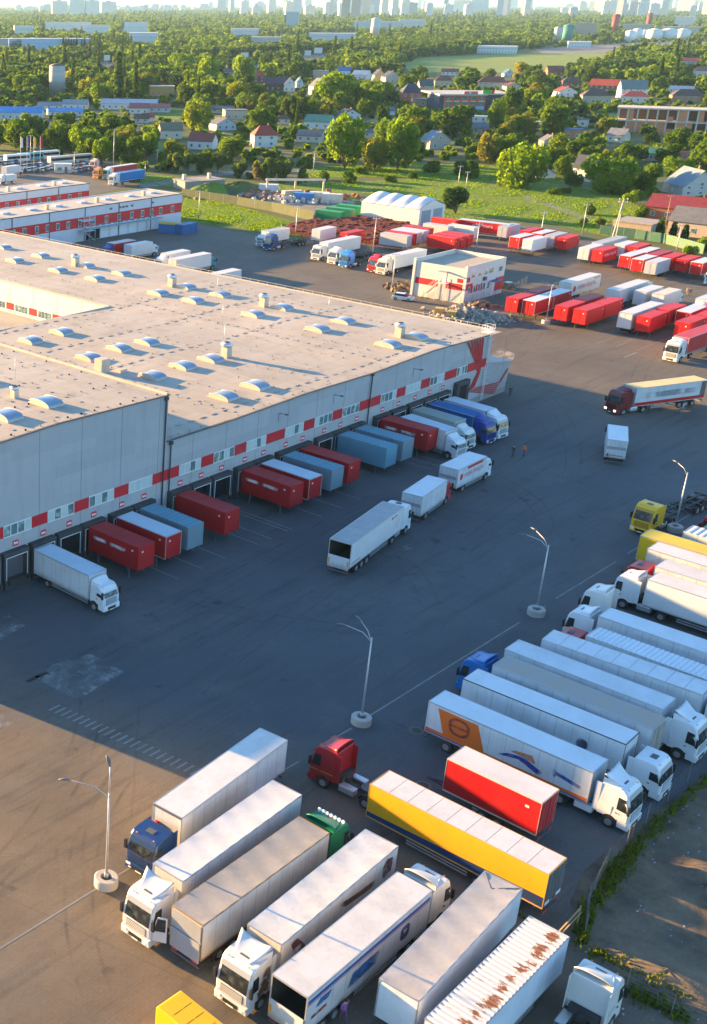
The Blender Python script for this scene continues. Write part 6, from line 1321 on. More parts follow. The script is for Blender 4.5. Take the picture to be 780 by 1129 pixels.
for a in [('white bungalow with a maroon gable roof at the edge of the bushes', 206.7, 239.8, 147, 165, MR, WW, 'gable', -18), ('two-storey white house with a red hipped roof', 275.6, 305, 139, 162.5, RD, WW, 'hip', 14, 2), ('pale blue gabled house left of the flat beige building', 230, 260, 130, 144, GRf, LB, 'gable', 30, 1, None, 'y'),
          ('flat-roofed beige building behind the pale blue house', 245, 273, 121, 132, GRf, BG, 'flat', 10), ('long grey-roofed shed above the flat beige building', 233, 259, 117, 125, GRf, CRm, 'gable', -10), ('white house with a teal roof near the big willow', 335, 369, 127, 142.5, TE, WW, 'gable', -15), ('dark grey-roofed house below the teal-roofed one', 327, 357, 143.5, 157, GRf, CRm, 'gable', -12),
          ('white house with dark roof right of the teal-roofed one', 370, 397, 120.5, 133, NV, WW, 'gable', 30, 1, None, 'y'), ('low barn with a mossy olive roof', 174, 201, 135.5, 153, (.15, .15, .09), CRm, 'gable', 12), ('small brown-roofed house behind the red-hipped one', 304, 319, 127, 137, BRf, CRm, 'hip', 0),
          ('dark plum-roofed long building with market stalls in front', 292, 322, 86, 100, (.07, .035, .07), BRf, 'gable', 0), ('white gable-fronted building beside the plum roof', 313, 325, 86, 101, GRf, WW, 'gable', 0, 1, None, 'y'), ('long brown-roofed building beyond the willow trees', 246, 279, 76, 83, BRf, BG, 'gable', 0), ('red-brown square tower building', 279, 292, 78.5, 91.5, RD, (.2, .07, .05), 'hip', 0, 2), ('small house with a bright blue roof above the brown one', 273, 283, 72, 79, BLf, WW, 'gable', 0),
          ('narrow white and blue gabled house', 325, 334, 86, 96.5, BLf, WW, 'gable', 20, 2, None, 'y'), ('tall white house among the market sheds', 340, 362, 87, 105, GRf, WW, 'gable', 25, 2, None, 'y'), ('flat beige hall above the tall white house', 345, 362, 78, 86, GRf, BG, 'flat', 0), ('white house with bright blue roof right of the beige hall', 371, 386, 74, 83, BLf, WW, 'gable', 10), ('pale blue-roofed house at the middle of the village', 388, 409, 78, 88, (.2, .32, .5), WW, 'gable', -20),
          ('yellow gabled house with a dark blue roof', 410, 424, 77, 90, NV, YE, 'gable', 20, 1, None, 'y'), ('cream gabled house next to the yellow one', 420, 440, 79, 92, NV, CRm, 'gable', 25, 1, None, 'y'), ('brick house with a navy roof left of the shop', 440, 464, 93, 114, NV, BK, 'hip', 12, 2), ('pinkish house with a dark roof above the shop car park', 459, 477, 88, 102, (.07, .09, .09), (.5, .32, .25), 'gable', 20, 2), ('brown house with a wide red hipped roof left of the shop roof', 477, 500, 84, 95, DR, BG, 'hip', 10),
          ('house with a wide red hipped roof behind the shop roof', 527, 557, 85, 98, DR, BG, 'hip', 0, 2), ('small white gabled house behind the right end of the shop', 554, 574, 91, 100, MR, WW, 'gable', 20, 1, None, 'y'), ('blue-roofed gable beyond the field edge', 553, 566, 77, 86, BLf, WW, 'gable', 20, 1, None, 'y'), ('long low beige garage row left of the shop', 454, 484, 109, 117, GRf, (.5, .33, .2), 'flat', 4),
          ('grey stone house with a slate blue roof and two gable windows', 464, 495, 145, 164.5, (.14, .2, .28), (.4, .36, .3), 'gable', 32, 1, None, 'y'), ('grey-roofed cottage half hidden left of the big trees', 400, 419, 142, 152, GRf, CRm, 'hip', 0), ('white house with a red-brown roof above the willow row', 609, 635, 96, 107, DR, WW, 'gable', 28, 1, None, 'y'), ('large house with a broad brown hipped roof', 639, 672, 99, 114, BRf, BG, 'hip', 10), ('dark-gabled house with a bright red roof', 649, 682, 88, 102, RD, (.09, .07, .07), 'gable', -15, 2), ('brown-roofed house with tall chimneys behind the red roof', 618, 640, 85, 96, BRf, BK, 'hip', 10),
          ('tall white house with a small tower and grey-green roof', 680, 711, 89, 109, (.14, .2, .19), WW, 'gable', 15, 3), ('house with an orange-red hipped roof before the tall white one', 686, 713, 101, 113, RD, WW, 'hip', 0), ('brown house with brick dormers above the unfinished building', 738, 775, 99, 114, BRf, (.4, .2, .12), 'hip', 10, 2), ('white and blue house behind the brown dormered one', 738, 765, 95, 103, (.1, .2, .35), WW, 'gable', -10), ('small grey house between big trees', 594, 616, 149, 162, GRf, (.4, .38, .35), 'gable', 25, 1, None, 'y'),
          ('shed with a bright blue roof', 622, 640, 142, 153, BLf, (.4, .2, .12), 'flat', 0), ('low white and brick garage', 636, 648, 131.5, 140, GRf, WW, 'flat', 0), ('tilted grey slate roof house before the unfinished building', 669, 693, 142, 157, (.14, .16, .2), CRm, 'gable', -28), ('house with a green metal roof', 713, 739, 163.5, 178, (.02, .13, .10), BG, 'gable', -20), ('white house with a navy roof behind the bright round tree', 631, 659, 172, 200, NV, WW, 'gable', -30, 2), ('white gabled cottage with an attic window at the meadow edge', 586, 611, 185, 197, MR, WW, 'gable', 30, 1, None, 'y'),
          ('red and white striped roof hut', 735, 758, 168, 178, (.3, .08, .06), LB, 'gable', 15), ('large cream gabled house with a blue-grey roof at the right edge', 735, 784, 186, 217, (.15, .21, .27), (.5, .46, .42), 'gable', 28, 2, 13, 'y', 1, .6), ('long red-brick house with a dark red roof', 712, 800, 217, 245, (.25, .03, .035), (.42, .13, .06), 'gable', -14, 1, 10), ('beige bungalow with a grey slate roof at the right edge', 738, 800, 230, 262, (.17, .165, .16), (.56, .42, .3), 'gable', -16, 1, 10), ('low flat-roofed shed with a dark doorway behind the green fence', 677, 726, 243, 263, (.40, .32, .23), (.40, .30, .20), 'flat', -20, 1, 9),
          ('white villa with brown roof at the right skyline edge', 765, 790, 74, 84, BRf, WW, 'hip', 0), ('red-roofed house beyond the trees at right', 753, 771, 64, 71, RD, WW, 'gable', 0), ('brick-red roofed cottage left of the brown villas', 601, 621, 73, 83, DR, BK, 'gable', 15), ('white cottage with a rusty gable near the field', 487, 505, 76, 83, DR, WW, 'gable', 0),
          ('pale shed with a rusty roof left of the maroon bungalow', 148, 164, 126, 136, BRf, CRm, 'gable', 0), ('small red-roofed house by the blue sheds', 156, 170, 125, 134, RD, WW, 'gable', 10), ('orange-walled warehouse beyond the poplars', 165, 192, 95, 106, (.42, .36, .3), (.6, .3, .08), 'flat', 0), ('cottage with grey roof half hidden among the willows', 419, 435, 118, 127, GRf, WW, 'gable', 20), ('grey-roofed house between trees above the meadow', 520, 537, 136, 147, (.16, .2, .26), CRm, 'gable', 0), ('white garage with a pale blue roof below the shop', 521, 536, 128, 135, (.45, .55, .62), WW, 'flat', 0),
          ('white-walled cottage with a navy roof beside the navy-roofed house', 684, 702, 176, 190, NV, WW, 'gable', 20), ('low white shop kiosk among the trees right of the willow row', 581, 598, 134, 142, (.5, .5, .5), WW, 'flat', 0)]:
    house(*a)
for lab, x0, x1, yt, yb, c in (('long blue-roofed workshop at the left edge', -8, 50, 118, 132, (.06, .26, .58)), ('blue-roofed lean-to right of the white workshops', 51, 92, 119, 128, (.06, .24, .52)), ('white workshop with a grey roof, left of two', 42, 68, 112.5, 121, (.2, .2, .22)), ('white workshop with a grey roof, right of two', 69, 98, 110, 121, (.22, .24, .27)), ('long shed with a pale blue-grey roof', 110, 176, 109.5, 121, (.30, .38, .46)), ('red-roofed workshop beside the long shed', 143, 164, 114, 126, (.3, .05, .05)), ('maroon-roofed workshop right of the red one', 164, 188, 114.5, 124, (.16, .03, .05))):
    house(lab, x0, x1, yt, yb, c, (.5, .52, .52), 'gable', rng.uniform(-8, 8), 1, 14, 'x', 0, .4, 'workshop', 'workshop')
for lab, x0, x1, yt, yb, c, wc in (('long pale blue distribution warehouse far left', 8, 100, 43, 56, (.5, .53, .55), (.26, .42, .60)), ('dark grey warehouse at the left edge far away', -10, 17, 43, 52, (.3, .32, .34), (.22, .26, .3)), ('white and blue showroom at the end of the poplar row', 142, 174, 36.5, 48, (.6, .62, .64), (.5, .55, .6)), ('white factory with a reddish roof on the far left', 15, 38, 29, 38, (.45, .3, .27), (.6, .6, .58)), ('long white factory with a dull red roof', 50, 101, 25, 36, (.36, .25, .24), (.6, .6, .58)), ('white factory right of the long one', 92, 121, 28, 37, (.4, .22, .2), (.6, .6, .58)), ('white block with a red top floor', 137, 163, 25, 37, (.35, .12, .1), (.62, .62, .62)),
                               ('glassy blue office block in the middle distance', 315, 329, 14, 30, (.3, .36, .4), (.25, .36, .44)), ('long white hall with a blue-grey roof', 340, 392, 37, 46, (.55, .6, .66), (.5, .54, .58)), ('white halls at the middle left', 255, 285, 32, 40, (.58, .6, .62), (.55, .55, .55)), ('pale shed in the middle distance', 277, 310, 41, 48, (.4, .38, .36), (.45, .42, .4)), ('white hangar at the field end', 626, 650, 46, 53, (.6, .66, .7), (.6, .6, .6)), ('white twin greenhouse by the field', 527, 569, 51, 59, (.62, .68, .74), (.6, .62, .64)),
                               ('tan brick factory behind the field', 634, 657, 26, 39, (.34, .27, .22), (.34, .27, .22)), ('long low grey factory near the white tanks', 686, 719, 27, 34, (.34, .33, .32), (.38, .33, .28)), ('white plant with stepped roof behind the tanks', 744, 765, 19, 30, (.6, .58, .56), (.6, .56, .52)), ('long shed beside the white tanks', 729, 771, 30, 39, (.36, .35, .33), (.4, .37, .33)), ('grey factory hall left of the field', 390, 440, 24, 34, (.46, .48, .5), (.42, .45, .48)), ('low industrial hall in the middle distance', 440, 468, 22, 31, (.5, .52, .52), (.46, .48, .5))):
    house(lab, x0, x1, yt, yb, c, wc, 'flat', rng.uniform(-5, 5), 2, 30, 'x', 0, .3, 'factory', 'factory')
# shop with a red frame front
t = thing('shop', 'flat-roofed shop with a red framed glass front and dark blue side walls', 'shop', tuple(at(488, 124)), 0); e0, e1, e2 = at(489, 122.5), at(534, 122.5), at(569, 117.5)
ax = math.atan2(e1.y - e0.y, e1.x - e0.x); t.rotation_euler = (0, 0, ax); t.location = e0; LW = (e1 - e0).length; RECTS.append((476, 572, 92, 124))
M_nv = paint((.03, .045, .09), .5, .15); M_rf = paint((.70, .11, .05), .5, .1); Hs = 9.5
part('wall', MB().box(-3, -.2, .2, 22, 0, Hs - 1).box(LW + .1, LW + .4, 0, 34, 0, Hs - 1).box(-3, LW, 22, 22.3, 0, Hs - 1).box(LW + .4, LW + 18, 8, 8.3, 0, Hs - 1.2).box(LW + 17.7, LW + 18, 8.3, 34, 0, Hs - 1.2), M_nv, t)
part('roof', MB().box(-3.5, LW + .6, -1, 34, Hs - 1, Hs - .3).box(LW + .6, LW + 18.5, 7, 34, Hs - 1.15, Hs - .45), paint((.46, .43, .40), .8, .3), t)
part('shopfront', MB().box(-.2, LW + .1, .5, .7, 0, Hs - 1), M_pane, t)
b = MB()
for i in range(6): x = i * LW / 5 - .35; b.box(x, x + .7, .1, .45, 0, Hs - 1.2)
for z in (2.8, 5.6, 8.0): b.box(-.3, LW, .0, .09, z, z + .55)
part('red_frame', b, M_rf, t); b = MB()
for i in range(5): b.box(i * LW / 5 + .6, (i + 1) * LW / 5 - .6, -.02, .0, 5.0, 5.55)
part('pale_panel', b, M_white, t); part('blue_panel', MB().box(LW - 5, LW - .5, -.1, -.02, .8, 2.7), paint((.2, .5, .65), .4, .1), t)
part('roof_sign', MB().box(LW * .45, LW * .78, -.5, -.2, Hs - .3, Hs + 1.2), paint((.6, .04, .04), .5, .05), t); part('roof_sign', MB().box(LW * .9, LW + 2.4, -.5, -.2, Hs - .2, Hs + 1.9), paint((.05, .42, .03), .5, .05), t); part('roof_sign', MB().box(LW + 2.5, LW + 4.2, -.5, -.2, Hs - .2, Hs + 1.9), paint((.6, .04, .04), .5, .05), t)
part('sign_mark', MB().box(LW * .57, LW * .62, -.56, -.51, Hs - .1, Hs + 1.0).box(LW * .48, LW * .76, -.56, -.51, Hs + .3, Hs + .5), M_white, t)
# unfinished brick building
e0, e1 = at(678, 145), at(800, 150); t = thing('unfinished_building', 'unfinished two-storey building of concrete frame and red brick infill', 'building', tuple(e0), math.atan2(e1.y - e0.y, e1.x - e0.x)); Lb = (e1 - e0).length; RECTS.append((676, 800, 112, 147))
b = MB(); n = 11; fr_z = [0, 5.4, 10.4]
for i in range(n + 1):
    x = i * Lb / n
    for y in (0, 14): b.box(x - .35, x + .35, y, y + .7, 0, 11.2)
for z in (5.0, 10.6): b.box(-.8, Lb + .8, -.5, 15.2, z, z + .6)
part('concrete_frame', b, paint((.52, .47, .40), .8, .25), t); b = MB()
for i in range(n):
    for f, z in ((0, .1), (1, 5.6)):
        x = i * Lb / n
        if rng.random() < .75: b.box(x + .4, x + .4 + rng.choice((.55, .92)) * Lb / n - .2, .1, .4, z, z + rng.choice((4.8, 4.8, 2.0)))
b.box(.4, Lb, 14.1, 14.4, 0, 5); b.box(.4, Lb * .5, 14.1, 14.4, 5.6, 10.5)
part('brick_infill', b, paint((.58, .22, .11), .85, .2), t); part('dark_interior', MB().box(.5, Lb - .5, 7.8, 8.0, .1, 10.5), paint((.16, .10, .075), .9, .4), t)
q_ = at(765, 146); t = thing('site_cabin', 'yellow site cabin in front of the unfinished building', 'cabin', (q_.x, q_.y, 0), yaw0(765, 146))
part('wall', MB().box(0, 9, 0, 3, 0, 3.2), paint((.66, .52, .06), .6, .2), t); part('roof', MB().box(-.2, 9.2, -.2, 3.2, 3.2, 3.4), M_grey, t)
# tower, silos, tanks, billboards
def drum(name, lab, cat, px, py, r, h, c, cap=None, group=None):
    q_ = at(px, py); t = thing(name, lab, cat, (q_.x, q_.y, 0), 0, group)
    part('drum', MB().tube([(0, 0, 0), (0, 0, h)], r, 24), paint(c, .7, .2), t); part('cap', MB().tube([(0, 0, h), (0, 0, h + r * .25)], [r * 1.04, r * .3], 24), paint(cap or c, .7, .2), t)
    b = MB()
    for k in range(4): z = h * (k + 1) / 5; b.tube([(0, 0, z), (0, 0, z + .3)], r * 1.015, 24)
    part('band', b, paint(tuple(v * .85 for v in c), .7, .2), t); RECTS.append((px - r / mpp(px, py), px + r / mpp(px, py), py - (h + 2) / mpp(px, py), py))
drum('water_tower', 'round concrete tower with a dark cap among the poplars', 'tower', 63, 103, 5.4, 18, (.42, .40, .37), (.12, .09, .08))
for px, py, r, h, lab in ((694, 46, 8, 15, 'white storage tank, left of the pair'), (702, 44, 8, 16, 'white storage tank, right of the pair'), (721, 43.5, 13, 14, 'white storage tank, first of the row of three'), (737, 43.5, 13, 14.5, 'white storage tank, middle of the row of three'), (752, 43, 12.5, 13.5, 'white storage tank, last of the row of three'), (710, 42, 7, 12, 'small white storage tank beside the row of three')): drum('storage_tank', lab, 'tank', px, py, r, h, (.74, .74, .72), None, 'white storage tanks on the far right')
for px, py, r, h, c, lab in ((625, 46, 8, 24, (.04, .22, .2), 'teal silo left of the tan factory'), (614, 45, 6, 20, (.45, .45, .45), 'grey silo beside the teal one'), (677, 36, 7, 34, (.3, .05, .05), 'red tower silo at the far right'), (714.5, 32, 6, 34, (.28, .05, .05), 'red chimney tower behind the long factory'), (413, 40, 8, 30, (.5, .5, .5), 'pale silo left of the dark tree belt')): drum('silo', lab, 'silo', px, py, r, h, c)
for px, py, w_, h_, lab in ((269.5, 68, 8, 4.5, 'white billboard at the left of the highway'), (350.5, 63.5, 9, 6, 'white billboard at the right of the highway'), (339, 66, 7, 5, 'small cream billboard beside the right one'), (118, 72, 6, 5, 'white billboard above the poplars')):
    q_ = at(px, py); t = thing('billboard', lab, 'billboard', (q_.x, q_.y, 0), yaw0(px, py)); RECTS.append((px - 5, px + 5, py - 8, py + 2))
    part('post', MB().box(-.3, .3, 0, .5, 0, 5), M_grey, t); part('board', MB().box(-w_ / 2, w_ / 2, -.2, .2, 4.5, 4.5 + h_), M_white, t)
# skyline
def facade(c):
    k = ('fac', c)
    if k in MATS: return MATS[k]
    m, n, l, b = newmat('tower_facade'); v = _coord(n, l, 'Object'); mp = n.new('ShaderNodeMapping'); mp.inputs['Rotation'].default_value = (R(90), 0, 0); l.new(v, mp.inputs[0])
    br = n.new('ShaderNodeTexBrick'); br.offset = 0; br.inputs['Scale'].default_value = 1; br.inputs['Brick Width'].default_value = 3.4; br.inputs['Row Height'].default_value = 3.0; br.inputs['Mortar Size'].default_value = .75
    br.inputs['Color1'].default_value = rgb([x * .42 for x in c]); br.inputs['Color2'].default_value = rgb([x * .55 for x in c]); br.inputs['Mortar'].default_value = rgb(c); l.new(mp.outputs[0], br.inputs['Vector'])
    l.new(br.outputs['Color'], b.inputs['Base Color']); b.inputs['Roughness'].default_value = .6; MATS[k] = m; return m
TG = 'apartment towers on the hazy skyline'
def tower(px, yt, yb, wpx, c, lab, yaw=None):
    s = mpp(px, yb); q_ = at(px, yb); W = wpx * s; H = (yb - yt) * s; t = thing('apartment_tower', lab, 'tower block', (q_.x, q_.y, 0), yaw0(px, yb) + R(rng.uniform(-25, 25) if yaw is None else yaw), TG)
    part('wall', MB().box(-W / 2, W / 2, 0, min(W, 22), 0, H), facade(c), t); part('roof', MB().box(-W / 2 + 1, W / 2 - 1, 1, min(W, 22) - 1, H, H + 1.2).box(-W * .2, W * .1, 4, 10, H + 1.2, H + 5), M_conc, t)
for px, yt, yb, wd, c, lab in ((66, 2.5, 18, 17, (.62, .6, .55), 'pale slab block, first of four on the left skyline'), (85, 1.5, 18, 16, (.64, .62, .57), 'pale slab block, second of four on the left skyline'), (102, 2, 18, 15, (.62, .6, .55), 'pale slab block, third of four on the left skyline'), (120, 3, 17, 17, (.6, .58, .54), 'pale slab block, fourth of four on the left skyline'), (380, -8, 23, 9, (.34, .28, .25), 'tall brown tower, left of a close pair'), (391, -8, 22, 9, (.36, .29, .25), 'tall brown tower, right of a close pair'), (401, -2, 18, 11, (.40, .36, .34), 'brown-grey tower next to the tall brown pair'), (418, 0, 17, 24, (.36, .4, .45), 'broad grey slab block near the middle of the skyline'), (453, 4, 17, 13, (.2, .24, .3), 'dark slab block in the middle of the skyline'), (507, 2, 15, 16, (.35, .48, .55), 'blue glazed slab block in the middle of the skyline'), (528, 1, 15, 18, (.4, .5, .56), 'pale blue slab block beside the glazed one'), (667, 3, 14, 9, (.5, .38, .3), 'tan tower on the right skyline'), (755, -1, 14, 18, (.55, .56, .58), 'broad pale tower on the right skyline')): tower(px, yt, yb, wd, c, lab)
cols = [(.6, .6, .6), (.55, .56, .58), (.62, .58, .52), (.46, .5, .55), (.6, .55, .5), (.38, .42, .48)]
for i in range(150):
    px = rng.choice((rng.uniform(225, 785), rng.uniform(225, 785), rng.uniform(225, 785), rng.uniform(-5, 230))); yb = rng.uniform(9, 21); h = yb - (rng.uniform(1, 8) if rng.random() < .7 else rng.uniform(-3, 2))
    if px < 230: yb = min(yb, 13); h = yb - rng.uniform(5, 9)
    if 590 < px < 650: h -= 3
    h = max(h, 3)
    tower(px, yb - h, yb, rng.uniform(4, 11), rng.choice(cols), 'pale high-rise among the crowded towers of the hazy skyline')

# ------------------------------------------------------------------ trees
def leaf_mat(name, ca, cb, tr=.56, mixed=True):
    m, n, l, b = newmat(name); n.remove(b); out = [x for x in n if x.type == 'OUTPUT_MATERIAL'][0]
    at_ = n.new('ShaderNodeAttribute'); at_.attribute_name = 'tone'; oi = n.new('ShaderNodeObjectInfo')
    f = _math(n, l, 'ADD', _math(n, l, 'MULTIPLY', at_.outputs['Fac'], .65), _math(n, l, 'MULTIPLY', oi.outputs['Random'], .35))
    if not mixed: f = _math(n, l, 'MULTIPLY', at_.outputs['Fac'], .9)
    col = _mix(n, l, f, rgb(ca), rgb(cb))
    if mixed: col = _mix(n, l, _ramp(n, l, oi.outputs['Random'], .82, 1.0), col, rgb((cb[0] * 1.25, cb[1] * .8, cb[2] * 1.4)))
    d = n.new('ShaderNodeBsdfDiffuse'); t = n.new('ShaderNodeBsdfTranslucent'); mx = n.new('ShaderNodeMixShader'); mx.inputs[0].default_value = tr
    l.new(col, d.inputs[0]); l.new(_mix(n, l, 1, col, (1.35, 1.25, .7, 1), 'MULTIPLY'), t.inputs[0]); l.new(d.outputs[0], mx.inputs[1]); l.new(t.outputs[0], mx.inputs[2]); l.new(mx.outputs[0], out.inputs[0]); return m
M_leaf = leaf_mat('leaf_green', (.046, .105, .013), (.135, .225, .020)); M_leafb = leaf_mat('leaf_bright', (.082, .170, .013), (.20, .31, .022)); M_leafd = leaf_mat('leaf_dark', (.028, .068, .015), (.082, .140, .024)); M_leafs = leaf_mat('leaf_silver', (.06, .115, .035), (.135, .20, .055))
WOODM = [leaf_mat('woodland_green', (.044, .100, .015), (.145, .225, .024), .5, False), leaf_mat('woodland_bright', (.068, .145, .016), (.18, .27, .026), .52, False), leaf_mat('woodland_dark', (.028, .066, .017), (.088, .145, .028), .46, False), leaf_mat('woodland_silver', (.065, .115, .035), (.15, .205, .055), .5, False)]
M_bark = paint((.10, .075, .055), .9, .3)
def crown_pts(kind, n, r):
    """leaf clump centres, outward directions, for a unit crown (radius 1, height 1 above its base)"""
    if kind == 'column': lob = [(0, 0, .1 + .8 * k / 6, .8 * (1 - .65 * abs(k / 6 - .35)), .13) for k in range(7)]
    else:
        m_ = {'round': 9, 'wide': 12, 'bush': 6, 'sparse': 8}[kind]; lob = []
        for k in range(m_):
            a = r.uniform(0, 6.283); d = r.uniform(.25, .72) if k else 0; z = r.uniform(.16, .78) if kind != 'bush' else r.uniform(.2, .6)
            s = r.uniform(.30, .50) * (1 - .3 * max(0, z - .5)); lob.append((d * math.cos(a) * (1 - .5 * max(0, z - .55)), d * math.sin(a) * (1 - .5 * max(0, z - .55)), z, s, s * .62))
    P, N, T = [], [], []
    wsum = [l[3] ** 2 for l in lob]
    for i in range(n):
        l = r.choices(lob, wsum)[0]; v = Vector((r.gauss(0, 1), r.gauss(0, 1), r.gauss(0, 1))).normalized(); q = .55 + .45 * r.random() ** .5
        if r.random() < .12: q *= 1.12
        P.append((l[0] + v.x * l[3] * q, l[1] + v.y * l[3] * q, l[2] + v.z * l[4] * q)); N.append(v); T.append(min(1, max(0, .5 + .3 * (lob.index(l) % 3 - 1) + r.gauss(0, .2))))
    return P, N, T
def crown_arrays(kind, n, R_, H_, leaf, seed):
    r = random.Random(seed); P, N, T = crown_pts(kind, n, r); V = np.zeros((n, 4, 3)); 
    for i, (p, nn) in enumerate(zip(P, N)):
        c = Vector((p[0] * R_, p[1] * R_, p[2] * H_)); d = (nn + Vector((r.gauss(0, .6), r.gauss(0, .6), r.gauss(0, .6)))).normalized(); u = d.orthogonal().normalized(); u = Matrix.Rotation(r.uniform(0, 6.28), 3, d) @ u; w_ = d.cross(u)
        s = leaf * r.uniform(.55, 1.25)
        for k, (a, b2) in enumerate(((-1, -.6), (.7, -1), (1, .7), (-.6, 1))): V[i, k] = c + u * a * s * .5 + w_ * b2 * s * .5 + d * (.12 * s * (1 if k % 2 else -1))
    return V, np.array(T, np.float32)
def quads_mesh(name, V, T, mats, mi=None):
    n = len(V); me = bpy.data.meshes.new(name); me.vertices.add(n * 4); me.vertices.foreach_set('co', V.reshape(-1).astype(np.float32)); me.loops.add(n * 4); me.loops.foreach_set('vertex_index', np.arange(n * 4, dtype=np.int32))
    me.polygons.add(n); me.polygons.foreach_set('loop_start', np.arange(0, n * 4, 4, dtype=np.int32)); me.polygons.foreach_set('loop_total', np.full(n, 4, np.int32))
    if mi is not None: me.polygons.foreach_set('material_index', mi.astype(np.int32))
    a = me.attributes.new('tone', 'FLOAT', 'FACE'); a.data.foreach_set('value', T.astype(np.float32))
    for m in mats: me.materials.append(m)
    me.update(calc_edges=True); return me
def trunk_mesh(R_, H_, base, seed, limbs=5):
    r = random.Random(seed); b = MB(); h = base + H_ * .55; b.tube([(0, 0, -.1), (.05, .03, base * .6), (r.uniform(-.2, .2), r.uniform(-.2, .2), h)], [.045 * R_ + .1, .035 * R_ + .07, .03], 7)
    for k in range(limbs):
        a = r.uniform(0, 6.28); z0 = base * r.uniform(.6, 1.1); b.tube([(.03, .02, z0), (math.cos(a) * R_ * .35, math.sin(a) * R_ * .35, z0 + H_ * .25), (math.cos(a) * R_ * .7, math.sin(a) * R_ * .7, z0 + H_ * .4)], [.02 * R_ + .04, .018 * R_ + .02, .02], 5)
    return b.mesh('trunk', [M_bark])
KINDS = {}
for kn, kind, R_, H_, base, n, leaf, mt in (('round', 'round', 4.6, 9.4, .5, 2600, .62, M_leaf), ('bright', 'wide', 5.6, 10.4, .4, 3200, .66, M_leafb), ('wide', 'wide', 5.4, 9.0, .5, 3000, .66, M_leaf), ('dark', 'round', 4.4, 9.6, .5, 2500, .62, M_leafd), ('poplar', 'column', 1.9, 17.0, 1.2, 2400, .55, M_leafd), ('bush', 'bush', 2.6, 3.4, 0, 1100, .42, M_leaf), ('bushb', 'bush', 2.8, 4.2, .1, 1300, .42, M_leafb), ('willow', 'sparse', 3.6, 7.0, .8, 2200, .55, M_leafs), ('thuja', 'column', 1.5, 4.6, .1, 1500, .34, M_leafd)):
    KINDS[kn] = []
    for v in range(3):
        V, T = crown_arrays(kind, n, R_, H_, leaf, 100 + v * 7 + len(KINDS)); V[:, :, 2] += base
        lo = crown_arrays(kind, 300, R_, H_, leaf * 2.5, 500 + v + len(KINDS)); lo[0][:, :, 2] += base
        lo2 = crown_arrays(kind, 70, R_, H_, leaf * 5.0, 900 + v + len(KINDS)); lo2[0][:, :, 2] += base
        KINDS[kn].append(dict(crown=quads_mesh('crown', V, T, [mt]), trunk=trunk_mesh(R_, H_, max(.3, base), v), R=R_, H=H_ + base, lo=lo, lo2=lo2, mt=mt))
MIDX = {M_leaf.name: 0, M_leafb.name: 1, M_leafd.name: 2, M_leafs.name: 3}
TREES = []   # (x, y, kind, variant, scale, zscale)
def blocked(px, py, wpx, hpx):
    x0, x1, y0, y1 = px - wpx / 2, px + wpx / 2, py - hpx, py
    for a0, a1, b0, b1 in RECTS:
        ix, iy = min(x1, a1) - max(x0, a0), min(y1, b1) - max(y0, b0)
        if ix > 0 and iy > 0 and ix * iy > .05 * (a1 - a0) * (b1 - b0) and py > b1 - 3: return True
        if a0 - 1 < px < a1 + 1 and b0 + (b1 - b0) * .45 < py < b1 + .5: return True
    return False
def inpoly(p, poly):
    c = False; j = len(poly) - 1
    for i in range(len(poly)):
        if (poly[i][1] > p[1]) != (poly[j][1] > p[1]) and p[0] < (poly[j][0] - poly[i][0]) * (p[1] - poly[i][1]) / (poly[j][1] - poly[i][1]) + poly[i][0]: c = not c
        j = i
    return c
# clear ground (picture polygons): yard, lawns, meadow, field, roads
OPEN = [[(20, 140), (60, 134), (100, 138), (60, 146)], [(262, 112), (300, 106), (345, 108), (300, 118)], [(560, 168), (600, 160), (640, 164), (600, 174)], [(590, 54), (700, 47), (790, 46), (790, 55), (690, 58), (600, 60)], [(170, 130), (178, 118), (205, 120), (200, 132)], [(150, 160), (175, 156), (205, 158), (180, 166)], [(398, 136), (420, 128), (445, 132), (420, 142)], [(690, 132), (676, 124), (660, 128)], [(180, 72), (260, 71), (330, 74), (260, 79)], [(640, 86), (720, 80), (740, 86), (660, 92)], [(300, 40), (390, 36), (400, 41), (310, 45)], [(20, 60), (120, 60), (130, 66), (20, 68)]]
for k_, po in enumerate(OPEN): sheet('clearing', P2(po), .03 + .002 * k_, M_LAWN if k_ % 3 else M_PATCH)
CLEAR = OPEN + [[(-60, 220), (-60, 172), (60, 168), (165, 190), (262, 186), (350, 184), (440, 178), (540, 178), (600, 196), (690, 207), (712, 250), (690, 262), (780, 290), (780, 1129), (-60, 1129)],
         [(436, 74), (462, 63), (560, 58), (695, 58), (660, 76), (560, 88), (445, 88)], [(60, 71), (220, 66), (400, 57), (400, 63), (220, 70.5), (60, 75)], [(440, 116), (484, 118), (520, 128), (538, 128), (536, 124), (484, 124)], [(660, 148), (800, 152), (800, 160), (700, 158)],
         [(330, 102), (372, 100), (372, 108), (322, 106)], [(700, 50), (790, 50), (790, 58), (690, 58)], [(570, 55), (640, 53), (640, 58), (570, 60)]]
def addtree(px, py, kind, hpx=None, wpx=None):
    q = at(px, py); k = KINDS[kind][rng.randrange(3)]; s = mpp(px, py); zs = (hpx * s / k['H']) if hpx else rng.uniform(.75, 1.2); sc = (wpx * s / (2 * k['R'])) if wpx else zs * rng.uniform(.85, 1.1)
    TREES.append((q.x, q.y, kind, KINDS[kind].index(k), sc, zs, px, py, k['H'] * zs / s, True))
